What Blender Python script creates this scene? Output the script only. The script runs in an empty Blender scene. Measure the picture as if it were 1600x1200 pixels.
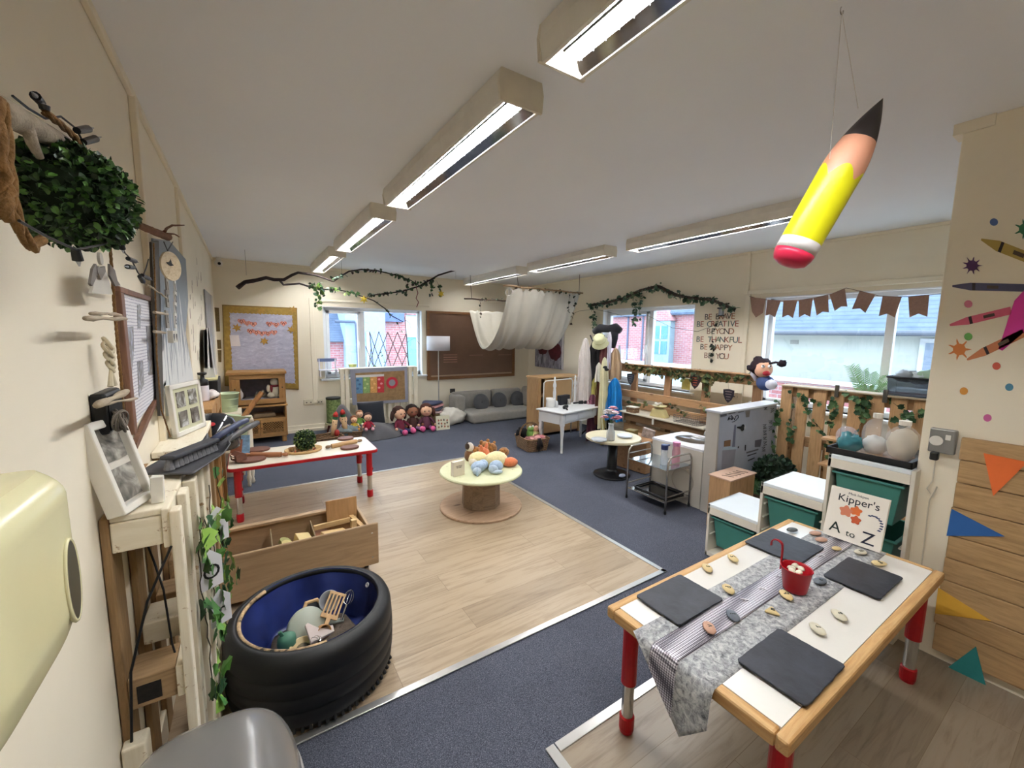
import bpy, math, random
from mathutils import Vector, Matrix, Euler, noise
random.seed(7)
S = bpy.context.scene
C = S.collection
PI = math.pi
# ---------------- camera (measured from the room's vanishing points) ----------------
FPX, EYE = 640.19, Vector((0, 0, 1.6))
def cam_axes(y, p, r):
    f = Vector((math.sin(y)*math.cos(p), math.cos(y)*math.cos(p), -math.sin(p)))
    r0 = Vector((math.cos(y), -math.sin(y), 0)); d0 = f.cross(r0)
    return math.cos(r)*r0+math.sin(r)*d0, -math.sin(r)*r0+math.cos(r)*d0, f
RT, DN, FW = cam_axes(math.radians(32.789), math.radians(6.951), math.radians(-.792))
cd = bpy.data.cameras.new('camera'); cam = bpy.data.objects.new('camera', cd); C.objects.link(cam)
cd.sensor_width = 36; cd.lens = FPX*36/1600; cd.clip_start = .02; cd.clip_end = 200
cam.matrix_world = Matrix(((RT.x, -DN.x, -FW.x, 0), (RT.y, -DN.y, -FW.y, 0), (RT.z, -DN.z, -FW.z, 1.6), (0, 0, 0, 1)))
S.camera = cam
# ---------------- world, colour management ----------------
S.view_settings.view_transform = 'Standard'; S.view_settings.look = 'None'
S.view_settings.gamma = 1; S.view_settings.exposure = 1.6; S.view_settings.use_curve_mapping = False
S.cycles.use_denoising = True; S.cycles.max_bounces = 10; S.cycles.diffuse_bounces = 8
S.cycles.transparent_max_bounces = 12; S.cycles.sample_clamp_indirect = 6
W = bpy.data.worlds.new('overcast_sky'); S.world = W; W.use_nodes = True
wn = W.node_tree.nodes; wl = W.node_tree.links
SKY = 2.5
wn['Background'].inputs[0].default_value = (.68, .84, 1.0, 1); wn['Background'].inputs[1].default_value = SKY
sun_d = bpy.data.lights.new('sun_behind_cloud', 'SUN'); sun_d.energy = .6; sun_d.angle = .9; sun_d.color = (1, .98, .95)
sun = bpy.data.objects.new('sun_behind_cloud', sun_d); C.objects.link(sun); sun.rotation_euler = (math.radians(42), 0, math.radians(20)); sun.location = (0, -6, 9)
TUBE = 88.0        # fluorescent tube strength
# ---------------- turning a measured picture point into a place on a known plane ----------------
def ray(px, py): return RT*((px-800)/FPX)+DN*((py-600)/FPX)+FW
def at_z(px, py, z=0.): d = ray(px, py); return EYE+d*((z-EYE.z)/d.z)
def at_x(px, py, x): d = ray(px, py); return EYE+d*(x/d.x)
def at_y(px, py, y): d = ray(px, py); return EYE+d*(y/d.y)
# ---------------- materials ----------------
def c(h, a=1):
    v = [int(h[i:i+2], 16)/255 for i in (0, 2, 4)]
    return tuple([(x/12.92 if x <= .04045 else ((x+.055)/1.055)**2.4) for x in v]+[a])
def scl(q, k): return tuple([min(1, x*k) for x in q[:3]]+[1])
MATS = {}
class NT:
    def __init__(s, name):
        s.m = bpy.data.materials.new(name); s.m.use_nodes = True
        s.n = s.m.node_tree.nodes; s.l = s.m.node_tree.links; s.b = s.n['Principled BSDF']
    def add(s, t, **kw):
        k = s.n.new(t)
        for a, v in kw.items(): setattr(k, a, v)
        return k
    def coord(s, sc=(1, 1, 1), kind='Object', rot=(0, 0, 0)):
        t = s.add('ShaderNodeTexCoord'); m = s.add('ShaderNodeMapping'); m.inputs['Scale'].default_value = sc; m.inputs['Rotation'].default_value = rot
        s.l.new(t.outputs[kind], m.inputs['Vector']); return m.outputs[0]
    def noise(s, vec, scale, detail=3, rough=.5, dist=0):
        k = s.add('ShaderNodeTexNoise'); k.inputs['Scale'].default_value = scale; k.inputs['Detail'].default_value = detail
        k.inputs['Roughness'].default_value = rough; k.inputs['Distortion'].default_value = dist
        if vec is not None: s.l.new(vec, k.inputs['Vector'])
        return k.outputs['Fac']
    def ramp(s, fac, stops, interp='LINEAR'):
        k = s.add('ShaderNodeValToRGB'); k.color_ramp.interpolation = interp
        e = k.color_ramp.elements
        while len(e) < len(stops): e.new(.5)
        for i, (p, col) in enumerate(stops): e[i].position = p; e[i].color = col
        s.l.new(fac, k.inputs[0]); return k.outputs[0]
    def mix(s, fac, a, b, mode='MIX'):
        k = s.add('ShaderNodeMix', data_type='RGBA', blend_type=mode)
        for sock, v in ((k.inputs[0], fac), (k.inputs[6], a), (k.inputs[7], b)):
            if hasattr(v, 'links') or isinstance(v, bpy.types.NodeSocket): s.l.new(v, sock)
            else: sock.default_value = v
        return k.outputs[2]
    def bump(s, h, st=.3, d=.01):
        k = s.add('ShaderNodeBump'); k.inputs['Strength'].default_value = st; k.inputs['Distance'].default_value = d
        s.l.new(h, k.inputs['Height']); s.l.new(k.outputs[0], s.b.inputs['Normal'])
    def fin(s, col=None, rough=.6, metal=0, spec=.4):
        if col is not None:
            if isinstance(col, bpy.types.NodeSocket): s.l.new(col, s.b.inputs['Base Color'])
            else: s.b.inputs['Base Color'].default_value = col
        s.b.inputs['Roughness'].default_value = rough; s.b.inputs['Metallic'].default_value = metal
        s.b.inputs['Specular IOR Level'].default_value = spec
        return s.m
def mat(hexc, rough=.6, metal=0, var=.07, sc=9, bump=0, bs=None, spec=.35, sheen=0):
    key = (hexc, rough, metal, var, sc, bump, bs, spec, sheen)
    if key in MATS: return MATS[key]
    t = NT('paint_'+hexc); q = c(hexc); v = t.coord()
    n = t.noise(v, sc, 4, .6)
    col = t.ramp(n, [(.25, scl(q, 1-var)), (.75, scl(q, 1+var))])
    if bump: t.bump(t.noise(v, bs or sc*6, 3), bump, .004)
    if sheen: t.b.inputs['Sheen Weight'].default_value = sheen
    MATS[key] = t.fin(col, rough, metal, spec); return MATS[key]
def wood(a, b, axis=0, sc=1., rough=.55, knots=False, bump=.15):
    key = ('w', a, b, axis, sc, rough, knots)
    if key in MATS: return MATS[key]
    t = NT('wood_'+a); s3 = [9*sc]*3; s3[axis] = .9*sc
    v = t.coord(tuple(s3)); n = t.noise(v, 2.2, 6, .65, 1.4); n2 = t.noise(t.coord(tuple(x*4 for x in s3)), 3, 2)
    col = t.ramp(n, [(.3, c(a)), (.5, c(b)), (.68, c(a))])
    col = t.mix(.18, col, t.ramp(n2, [(.3, (.25, .2, .15, 1)), (.7, (1, 1, 1, 1))]), 'MULTIPLY')
    if knots:
        vo = t.add('ShaderNodeTexVoronoi'); vo.inputs['Scale'].default_value = 5
        t.l.new(t.coord(tuple(1.6 if i != axis else .7 for i in range(3))), vo.inputs['Vector'])
        k = t.ramp(vo.outputs['Distance'], [(.07, (.8, .8, .8, 1)), (.17, (0, 0, 0, 1))])
        col = t.mix(k, col, c('5a3c22'))
    t.bump(n2, bump, .003)
    MATS[key] = t.fin(col, rough); return MATS[key]
def glow(name, col, st):
    t = NT(name); t.b.inputs['Emission Color'].default_value = col; t.b.inputs['Emission Strength'].default_value = st
    return t.fin((.8, .8, .8, 1), .5)
def clear(hexc='ffffff', alpha=.25, rough=.08, ior=1.3):
    key = ('clear', hexc, alpha, rough)
    if key in MATS: return MATS[key]
    t = NT('clear_plastic_'+hexc)
    t.b.inputs['Alpha'].default_value = alpha; t.b.inputs['IOR'].default_value = ior
    n = t.noise(t.coord(), 20); MATS[key] = t.fin(t.ramp(n, [(.3, scl(c(hexc), .94)), (.7, c(hexc))]), rough, 0, .6); return MATS[key]
# ---------------- mesh builder ----------------
XF = {}
def basis(d):
    d = Vector(d).normalized(); u = Vector((0, 0, 1)) if abs(d.z) < .95 else Vector((1, 0, 0))
    a = d.cross(u).normalized(); return a, d.cross(a).normalized(), d
class MB:
    def __init__(s): s.v = []; s.f = []; s.mi = []; s.k = 0
    def use(s, k): s.k = k; return s
    def add(s, vs, fs):
        o = len(s.v); s.v += [tuple(x) for x in vs]
        for f in fs: s.f.append(tuple(i+o for i in f)); s.mi.append(s.k)
        return s
    def box(s, c0, sz, rz=0, rx=0, ry=0, taper=1):
        R = Euler((rx, ry, rz)).to_matrix(); c0 = Vector(c0); h = [q/2 for q in sz]
        vs = []
        for z in (-1, 1):
            k = taper if z > 0 else 1
            for x, y in ((-1, -1), (1, -1), (1, 1), (-1, 1)): vs.append(c0+R@Vector((x*h[0]*k, y*h[1]*k, z*h[2])))
        return s.add(vs, [(0, 3, 2, 1), (4, 5, 6, 7), (0, 1, 5, 4), (1, 2, 6, 5), (2, 3, 7, 6), (3, 0, 4, 7)])
    def bx(s, x0, x1, y0, y1, z0, z1): return s.box(((x0+x1)/2, (y0+y1)/2, (z0+z1)/2), (abs(x1-x0), abs(y1-y0), abs(z1-z0)))
    def cyl(s, p0, p1, r0, r1=None, n=16, caps=True):
        r1 = r0 if r1 is None else r1; p0 = Vector(p0); p1 = Vector(p1); a, b, _ = basis(p1-p0)
        vs = [p+a*(r*math.cos(2*PI*i/n))+b*(r*math.sin(2*PI*i/n)) for p, r in ((p0, r0), (p1, r1)) for i in range(n)]
        fs = [(i, (i+1) % n, n+(i+1) % n, n+i) for i in range(n)]
        if caps: fs += [tuple(range(n-1, -1, -1)), tuple(range(n, 2*n))]
        return s.add(vs, fs)
    def tube(s, pts, r, n=8, caps=True):
        pts = [Vector(p) for p in pts]; m = len(pts); rs = r if isinstance(r, (list, tuple)) else [r]*m
        vs = []; a = None
        for i, p in enumerate(pts):
            d = (pts[min(i+1, m-1)]-pts[max(i-1, 0)])
            if d.length < 1e-9: d = Vector((0, 0, 1))
            d.normalize()
            if a is None: a, b, _ = basis(d)
            else:
                a = a-d*a.dot(d)
                if a.length < 1e-6: a = basis(d)[0]
                a.normalize(); b = d.cross(a)
            vs += [p+a*(rs[i]*math.cos(2*PI*j/n))+b*(rs[i]*math.sin(2*PI*j/n)) for j in range(n)]
        fs = [(i*n+j, i*n+(j+1) % n, (i+1)*n+(j+1) % n, (i+1)*n+j) for i in range(m-1) for j in range(n)]
        if caps: fs += [tuple(range(n-1, -1, -1)), tuple((m-1)*n+j for j in range(n))]
        return s.add(vs, fs)
    def lathe(s, prof, c0=(0, 0, 0), n=24, ax=None, closed=False, sy=1):
        c0 = Vector(c0); m = len(prof); Q = Vector((0, 0, 1)).rotation_difference(Vector(ax)).to_matrix() if ax else Matrix.Identity(3)
        vs = [c0+Q@Vector((r*math.cos(2*PI*j/n), sy*r*math.sin(2*PI*j/n), z)) for r, z in prof for j in range(n)]
        fs = [(i*n+j, i*n+(j+1) % n, (i+1)*n+(j+1) % n, (i+1)*n+j) for i in range(m-1) for j in range(n)]
        if closed: fs += [((m-1)*n+j, (m-1)*n+(j+1) % n, (j+1) % n, j) for j in range(n)]
        else:
            if prof[0][0] > 1e-4: fs.append(tuple(range(n-1, -1, -1)))
            if prof[-1][0] > 1e-4: fs.append(tuple((m-1)*n+j for j in range(n)))
        return s.add(vs, fs)
    def sph(s, c0, r, n=14, m=9, rz=0, wob=0, sd=0, rx=0, ry=0):
        r = (r, r, r) if not isinstance(r, (list, tuple)) else r; R = Euler((rx, ry, rz)).to_matrix(); c0 = Vector(c0)
        vs = []
        for i in range(m+1):
            t = PI*i/m
            for j in range(n):
                q = Vector((math.sin(t)*math.cos(2*PI*j/n), math.sin(t)*math.sin(2*PI*j/n), math.cos(t)))
                k = 1+(wob*noise.noise(q*2.2+Vector((sd, sd*1.7, 0))) if wob else 0)
                vs.append(c0+R@Vector((q.x*r[0]*k, q.y*r[1]*k, q.z*r[2]*k)))
        return s.add(vs, [(i*n+j, (i+1)*n+j, (i+1)*n+(j+1) % n, i*n+(j+1) % n) for i in range(m) for j in range(n)])
    def torus(s, c0, R, r, n=24, m=8, ax=None, a0=0, a1=2*PI, sy=1):
        Q = Vector((0, 0, 1)).rotation_difference(Vector(ax)).to_matrix() if ax else Matrix.Identity(3)
        full = abs(a1-a0-2*PI) < 1e-6
        pts = [Vector(c0)+Q@Vector((R*math.cos(a0+(a1-a0)*i/n), sy*R*math.sin(a0+(a1-a0)*i/n), 0)) for i in range(n+1)]
        return s.tube(pts, r, m, caps=not full)
    def poly(s, pts, ext):
        """closed outline pts (3D, planar) extruded by vector ext"""
        n = len(pts); e = Vector(ext); p = [Vector(q) for q in pts]
        return s.add(p+[q+e for q in p], [tuple(range(n-1, -1, -1)), tuple(range(n, 2*n))]+[(i, (i+1) % n, n+(i+1) % n, n+i) for i in range(n)])
    def grid(s, fn, nu, nv, th=0):
        vs = [Vector(fn(i/nu, j/nv)) for j in range(nv+1) for i in range(nu+1)]
        w = nu+1; fs = [(j*w+i, j*w+i+1, (j+1)*w+i+1, (j+1)*w+i) for j in range(nv) for i in range(nu)]
        return s.add(vs, fs)
    def build(s, name, m, par=None, bev=0, smooth=False, world=False, thick=0, sub=0, label=None, seg=2):
        me = bpy.data.meshes.new(name)
        vs = s.v; o = bpy.data.objects.new(name, me)
        if par is None:
            xs = [v[0] for v in vs]; ys = [v[1] for v in vs]; zs = [v[2] for v in vs]
            base = Vector(((min(xs)+max(xs))/2, (min(ys)+max(ys))/2, min(zs)))
            vs = [Vector(v)-base for v in vs]; o.location = base; XF[o] = Matrix.Translation(base)
        else:
            if world:
                I = XF[par].inverted(); vs = [I@Vector(v) for v in vs]
            XF[o] = XF[par].copy()
            o.parent = par
        me.from_pydata([tuple(v) for v in vs], [], s.f)
        for k in (m if isinstance(m, (list, tuple)) else [m]): me.materials.append(k)
        me.polygons.foreach_set('material_index', s.mi)
        if smooth: me.polygons.foreach_set('use_smooth', [True]*len(s.f))
        me.update(); C.objects.link(o)
        if bev:
            b = o.modifiers.new('bevel', 'BEVEL'); b.width = bev; b.segments = seg; b.limit_method = 'ANGLE'; b.angle_limit = .7
            if smooth is False: me.polygons.foreach_set('use_smooth', [False]*len(s.f))
        if thick: t = o.modifiers.new('solid', 'SOLIDIFY'); t.thickness = thick; t.offset = 0
        if sub: t = o.modifiers.new('sub', 'SUBSURF'); t.levels = sub; t.render_levels = sub
        if label: o['label'] = label
        return o
def tag(o, label, cat, group=None, kind=None):
    o['label'] = label; o['category'] = cat
    if group: o['group'] = group
    if kind: o['kind'] = kind
    return o
def struct(o): o['kind'] = 'structure'; return o
def thing(name, label, cat, loc=(0, 0, 0), rz=0, group=None, rot=None):
    o = bpy.data.objects.new(name, None); o.empty_display_size = .05; C.objects.link(o)
    e = Euler(rot) if rot else Euler((0, 0, rz)); o.location = loc; o.rotation_euler = e
    XF[o] = Matrix.Translation(Vector(loc))@e.to_matrix().to_4x4()
    return tag(o, label, cat, group)
def dup(o, loc, rz=None, label=None, par=None, scale=None, rot=None):
    """copy a thing with copies of its parts and sub-parts (mesh data shared)"""
    n = o.copy(); C.objects.link(n)
    if par is not None: n.parent = par
    if loc is not None: n.location = loc
    if rz is not None: n.rotation_euler = (0, 0, rz)
    if rot is not None: n.rotation_euler = rot
    if scale: n.scale = scale
    if label: n['label'] = label
    for ch in list(o.children): dup(ch, None, par=n)
    return n
def ud(pts, z=0): return [Vector((x, y, z)) for x, y in pts]
def text(body, size, mtx, m, par=None, ext=.0008, name='lettering', align='CENTER', spacing=1.0, bold=0):
    """real lettering as a thin mesh; mtx places the text's own plane"""
    cu = bpy.data.curves.new('t', 'FONT'); cu.body = body; cu.size = size; cu.extrude = ext; cu.align_x = align; cu.align_y = 'CENTER'
    cu.space_character = spacing; cu.offset = bold; cu.resolution_u = 3
    o = bpy.data.objects.new('t', cu); C.objects.link(o); bpy.context.view_layer.update()
    me = bpy.data.meshes.new_from_object(o.evaluated_get(bpy.context.evaluated_depsgraph_get()))
    bpy.data.objects.remove(o); bpy.data.curves.remove(cu)
    me.transform(mtx if par is None else XF[par].inverted()@mtx); me.materials.clear(); me.materials.append(m); me.name = name
    n = bpy.data.objects.new(name, me); C.objects.link(n)
    if par is not None: n.parent = par; XF[n] = XF[par].copy()
    else:
        XF[n] = Matrix.Identity(4)
    return n
def frame_m(o, right, up):
    """matrix for a plane with origin o, x axis right, y axis up"""
    r = Vector(right).normalized(); n = r.cross(Vector(up)).normalized(); u = n.cross(r)
    return Matrix(((r.x, u.x, n.x, o[0]), (r.y, u.y, n.y, o[1]), (r.z, u.z, n.z, o[2]), (0, 0, 0, 1)))
def leaf(mb, p, d, up, L, w, kind='ivy', k=None):
    """one leaf blade: p root, d direction, up normal"""
    if k is not None: mb.use(k)
    d = Vector(d).normalized(); s_ = d.cross(Vector(up)).normalized(); n = s_.cross(d)
    if kind == 'ivy': o = [(0, 0), (.45, .5), (.3, .18), (.5, .0), (.2, -.2)]; sh = [(0, 0, 0), (.15, .55, .05), (.42, .36, .02), (.6, .5, .06), (1, 0, -.08), (.6, -.5, .06), (.42, -.36, .02), (.15, -.55, .05)]
    elif kind == 'oval': sh = [(0, 0, 0), (.3, .4, .08), (.7, .38, .06), (1, 0, -.05), (.7, -.38, .06), (.3, -.4, .08)]
    else: sh = [(0, 0, 0), (.25, .12, .02), (.7, .12, .0), (1, 0, -.1), (.7, -.12, 0), (.25, -.12, .02)]
    p = Vector(p)
    vs = [p+d*(a*L)+s_*(b*w)+n*(z*L) for a, b, z in sh]+[p+d*(.5*L)-n*(.03*L)]
    m = len(sh); mb.add(vs, [(i, (i+1) % m, m) for i in range(m)])
def rv(a=1.): return Vector((random.uniform(-a, a), random.uniform(-a, a), random.uniform(-a, a)))
GREENS = None
def greens():
    global GREENS
    if GREENS is None: GREENS = [mat('2f5230', .5), mat('4c7340', .5), mat('7fa04c', .5), mat('243c28', .55)]
    return GREENS
def resample(pts, step):
    pts = [Vector(p) for p in pts]; out = [pts[0]]
    for a, b in zip(pts, pts[1:]):
        n = max(1, int((b-a).length/step))
        for i in range(1, n+1): out.append(a.lerp(b, i/n))
    return out
def ivy(paths, label, group=None, dens=40, L=.045, par=None, spread=.03, name='ivy_garland', mats=None, kind='ivy', stem=.0018, cat='garland', nrm=None, out=None):
    """trailing garland: stem tube(s) and many leaves"""
    st = MB(); lv = MB(); mt = mats or greens()
    for path in paths:
        pts = resample(path, .03); st.tube([p+rv(.004) for p in pts], stem, 5)
        tot = sum((b-a).length for a, b in zip(pts, pts[1:]))
        for i in range(int(tot*dens)):
            p = random.choice(pts)+rv(spread)*.6; d = rv(); d.z -= .5
            up = Vector(nrm)+rv(.5) if nrm else rv()
            if nrm: d = d-Vector(nrm).normalized()*d.dot(Vector(nrm).normalized())*.8; p = p+Vector(nrm).normalized()*random.uniform(.0, spread)
            l = L*random.uniform(.6, 1.2); leaf(lv, p, d, up, l, l*.9, kind, random.choice((0, 0, 1, 1, 2, 3) if not mats else range(len(mt))))
    if par is None:
        p0 = Vector(paths[0][0]); t = thing(name, label, cat, p0, 0, group)
        st.build('stem', mat('3a3324', .8), t, world=True); lv.build('leaves', mt, t, world=True); return t
    st.build('ivy_stem', mat('3a3324', .8), par, world=True); lv.build('leaves', mt, par, world=True); return par
# ---------------- the room ----------------
XL, XR, YB, YN, ZC, XN = -.366, 5.05, 7.2, .585, 2.6, 2.85     # left, right, back, near-right partition end, ceiling, partition face
YF = -1.6
def wall_mat():
    t = NT('cream_wall_paint'); v = t.coord(kind='Object'); n = t.noise(v, 1.3, 5, .6); n2 = t.noise(v, 60, 3)
    col = t.ramp(n, [(.3, c('e6dcc6')), (.7, c('ece3cf'))]); t.bump(n2, .06, .003); return t.fin(col, .62, 0, .3)
def ceil_mat():
    t = NT('white_ceiling_paint'); v = t.coord(); n = t.noise(v, .8, 4); t.bump(t.noise(v, 45, 3), .08, .003)
    return t.fin(t.ramp(n, [(.3, c('e8e9ec')), (.7, c('eeeff1'))]), .75, 0, .25)
def plank_mat(name, cols, w=.19, L=1.25, rough=.38):
    t = NT(name); v = t.coord(); br = t.add('ShaderNodeTexBrick'); t.l.new(v, br.inputs['Vector'])
    br.offset = .37; br.inputs['Scale'].default_value = 1; br.inputs['Brick Width'].default_value = L; br.inputs['Row Height'].default_value = w
    br.inputs['Mortar Size'].default_value = .0012; br.inputs['Color1'].default_value = (0, 0, 0, 1); br.inputs['Color2'].default_value = (1, 1, 1, 1); br.inputs['Mortar'].default_value = (.5, .5, .5, 1)
    tone = t.ramp(br.outputs['Color'], [(0, c(cols[0])), (.5, c(cols[1])), (1, c(cols[2]))])
    add = t.add('ShaderNodeVectorMath', operation='ADD'); t.l.new(v, add.inputs[0]); m2 = t.add('ShaderNodeVectorMath', operation='SCALE'); t.l.new(br.outputs['Color'], m2.inputs[0]); m2.inputs['Scale'].default_value = 7; t.l.new(m2.outputs[0], add.inputs[1])
    mp = t.add('ShaderNodeMapping'); mp.inputs['Scale'].default_value = (1.2, 14, 1); t.l.new(add.outputs[0], mp.inputs['Vector'])
    g = t.noise(mp.outputs[0], 2.2, 7, .62, .9)
    col = t.mix(.75, tone, t.ramp(g, [(.28, (.52, .46, .40, 1)), (.52, (.95, .93, .9, 1)), (.75, (1.0, 1, 1, 1))]), 'MULTIPLY')
    col = t.mix(br.outputs['Fac'], col, c('7c6a54'))
    t.bump(g, .05, .002); return t.fin(col, rough, 0, .4)
def carpet_mat():
    t = NT('blue_grey_carpet_tile'); v = t.coord(); n = t.noise(v, 260, 3, .8); n2 = t.noise(v, 2.0, 4)
    col = t.ramp(n, [(.33, c('2e303a')), (.5, c('4a4d58')), (.68, c('7d808c'))])
    ck = t.add('ShaderNodeTexChecker'); ck.inputs['Scale'].default_value = 2; ck.inputs['Color1'].default_value = (.94, .94, .94, 1); ck.inputs['Color2'].default_value = (1, 1, 1, 1); t.l.new(v, ck.inputs['Vector'])
    col = t.mix(1, col, ck.outputs['Color'], 'MULTIPLY')
    col = t.mix(.5, col, t.ramp(n2, [(.3, (.82, .82, .84, 1)), (.7, (1, 1, 1, 1))]), 'MULTIPLY')
    t.bump(n, .5, .004); return t.fin(col, .95, 0, .1)
WALL = wall_mat(); CEIL = ceil_mat(); WHITE = mat('e4e2dc', .45); UPVC = mat('eef0f2', .3, var=.02); ALU = mat('c9c7c2', .3, .8, .05)
struct(MB().bx(XL-.1, XR+.2, YF, YB+.2, -.12, 0).build('floor', carpet_mat()))
VIN = plank_mat('pale_oak_vinyl', ('9f8c74', 'a8957c', 'b09d84')); VIN2 = plank_mat('grey_brown_vinyl', ('8a7c69', '968877', '9c8f7d'), .19, 1.1, .33)
struct(MB().bx(XL, 2.31, 1.65, 4.66, 0, .004).build('floor', VIN))
struct(MB().bx(.91, 2.85, YF, 1.075, 0, .004).build('floor', VIN2))
def trimbar(x0, x1, y0, y1, z=.009): return struct(MB().bx(x0, x1, y0, y1, .003, z).build('trim_%d' % (1+trimbar.n), ALU, bev=.002))
trimbar.n = 0
for a in ((XL, 2.33, 1.625, 1.66), (XL, 2.33, 4.645, 4.675), (2.295, 2.33, 1.625, 4.675), (.93, 2.85, 1.06, 1.10), (.885, .925, YF, 1.10)):
    trimbar(*a); trimbar.n += 1
struct(MB().bx(XL-.1, XR+.2, YF, YB+.2, ZC, ZC+.1).build('ceiling', CEIL))
struct(MB().bx(XL-.1, XL, YF, YB+.2, 0, ZC).build('wall_left', WALL))
struct(MB().bx(XL-.1, XR+.2, YF-.1, YF, 0, ZC).build('wall_front', WALL))
struct(MB().bx(XN, XR, YF, YN, 0, ZC).build('wall_near', WALL, bev=.004))
struct(MB().bx(XN-.012, XN+.10, YN-.1, YN+.03, ZC-.05, ZC).build('trim_9', WALL))
# back wall with window hole
w1 = (1.03, 2.68, .84, 2.0)
mb = MB().bx(XL, w1[0], YB, YB+.2, 0, ZC).bx(w1[1], XR, YB, YB+.2, 0, ZC).bx(w1[0], w1[1], YB, YB+.2, 0, w1[2]).bx(w1[0], w1[1], YB, YB+.2, w1[3], ZC)
struct(mb.build('wall_back', WALL))
w2 = (3.35, 5.05, .84, 2.03); w3 = (.62, 2.47, .84, 2.06)
mb = MB().bx(XR, XR+.2, YN-.3, w3[0], 0, ZC).bx(XR, XR+.2, w3[1], w2[0], 0, ZC).bx(XR, XR+.2, w2[1], YB+.2, 0, ZC)
for w in (w2, w3): mb.bx(XR, XR+.2, w[0], w[1], 0, w[2]).bx(XR, XR+.2, w[0], w[1], w[3], ZC)
struct(mb.build('wall_right', WALL))
def pane_glass():
    t = NT('window_glass'); n = t.noise(t.coord(), 3)
    tr = t.add('ShaderNodeBsdfTransparent'); tr.inputs[0].default_value = (.96, .985, 1, 1); gl = t.add('ShaderNodeBsdfGlossy'); gl.inputs['Roughness'].default_value = .02
    mx = t.add('ShaderNodeMixShader'); mx.inputs[0].default_value = .05; t.l.new(tr.outputs[0], mx.inputs[1]); t.l.new(gl.outputs[0], mx.inputs[2]); t.l.new(mx.outputs[0], t.n['Material Output'].inputs[0]); return t.m
GLASS = pane_glass()
def window(name, axis, a0, a1, z0, z1, wall, splits, opener):
    """axis 'x': window lies along x in a y=const wall; wall = inner face coordinate, frame set back towards outside"""
    def B(m, u0, u1, d0, d1, q0, q1):
        return m.bx(u0, u1, wall+d0, wall+d1, q0, q1) if axis == 'x' else m.bx(wall+d0, wall+d1, u0, u1, q0, q1)
    fr = MB(); t = .055; d0, d1 = .10, .16
    B(fr, a0, a1, d0, d1, z0, z0+t); B(fr, a0, a1, d0, d1, z1-t, z1); B(fr, a0, a0+t, d0, d1, z0, z1); B(fr, a1-t, a1, d0, d1, z0, z1)
    for s_ in splits: B(fr, s_-.035, s_+.035, d0, d1, z0+t, z1-t)
    f = struct(fr.build(name, UPVC, bev=.006))
    I = XF[f]
    lin = MB(); e = .012                                # white reveal lining
    B(lin, a0-.0, a0+e, 0.004, d0, z0, z1); B(lin, a1-e, a1, 0.004, d0, z0, z1); B(lin, a0, a1, 0.004, d0, z1-e, z1)
    lin.build('reveal_lining', UPVC, f, world=True)
    edges = [a0+t]+[x for s_ in splits for x in (s_-.035, s_+.035)]+[a1-t]
    for i in range(0, len(edges), 2):
        u0, u1 = edges[i], edges[i+1]
        if i//2 in opener:
            sa = MB(); q = .05; B(sa, u0, u1, d0-.02, d1-.02, z0+t, z0+t+q); B(sa, u0, u1, d0-.02, d1-.02, z1-t-q, z1-t); B(sa, u0, u0+q, d0-.02, d1-.02, z0+t, z1-t); B(sa, u1-q, u1, d0-.02, d1-.02, z0+t, z1-t)
            so = sa.build('sash', UPVC, f, bev=.006, world=True)
            h = MB(); hx = u1-q/2 if opener[i//2] > 0 else u0+q/2; zc = (z0+z1)/2; B(h, hx-.012, hx+.012, d0-.045, d0-.02, zc-.03, zc+.03); B(h, hx-.009, hx+.009, d0-.055, d0-.04, zc-.11, zc+.01)
            h.build('window_handle', UPVC, so, bev=.004, world=True)
        g = MB(); B(g, u0, u1, d0+.03, d0+.036, z0+t, z1-t); g.build('pane', GLASS, f, world=True)
    si = MB(); B(si, a0-.07, a1+.07, -.06, d0+.01, z0-.03, z0); si.build('window_sill', UPVC, f, bev=.006, world=True)
    return f
window('window_1', 'x', *w1, YB, [1.66], {0: 1})
window('window_2', 'y', *w2, XR, [4.13], {1: -1})
window('window_3', 'y', *w3, XR, [1.37], {})
for y0, y1, x, z in ((1.0, 2.66, XR, 2.10),): struct(MB().bx(x-.03, x, y0-.5, y1, z, z+.05).build('trim_6', WALL, bev=.008))
struct(MB().bx(.92, 2.82, YB-.02, YB, 2.07, 2.10).build('trim_7', WALL, bev=.005))
# picture rails, trunking, skirting
for i, (x0, x1, y0, y1, z0, z1) in enumerate([(XL, XL+.02, YF, YB, ZC-.035, ZC), (XR-.035, XR, 2.63, 2.68, .0, 2.1), (XR-.035, XR, 2.66, 2.70, 2.1, ZC), (XL, XL+.025, 2.42, 2.47, 0, ZC-.03), (XL, XL+.02, 3.73, 3.77, 0, ZC-.03), (.84, .90, YB-.02, YB, .46, 2.12), (XL, 5.05, YB-.02, YB, ZC-.03, ZC), (XR-.02, XR, YN, YB, ZC-.03, ZC)]):
    struct(MB().bx(x0, x1, y0, y1, z0, z1).build('trim_%d' % (10+i), WALL, bev=.004))
struct(MB().bx(XL, XR, YB-.018, YB, 0, .11).build('baseboard_back', WALL, bev=.005))
struct(MB().bx(XL, XR, YB-.05, YB-.018, .0, .055).build('baseboard_back', WALL, bev=.01))
struct(MB().bx(XL, XL+.018, YF, YB, 0, .11).build('baseboard_left', WALL, bev=.005))
struct(MB().bx(XR-.018, XR, YN, YB, 0, .11).build('baseboard_right', WALL, bev=.005))
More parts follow.
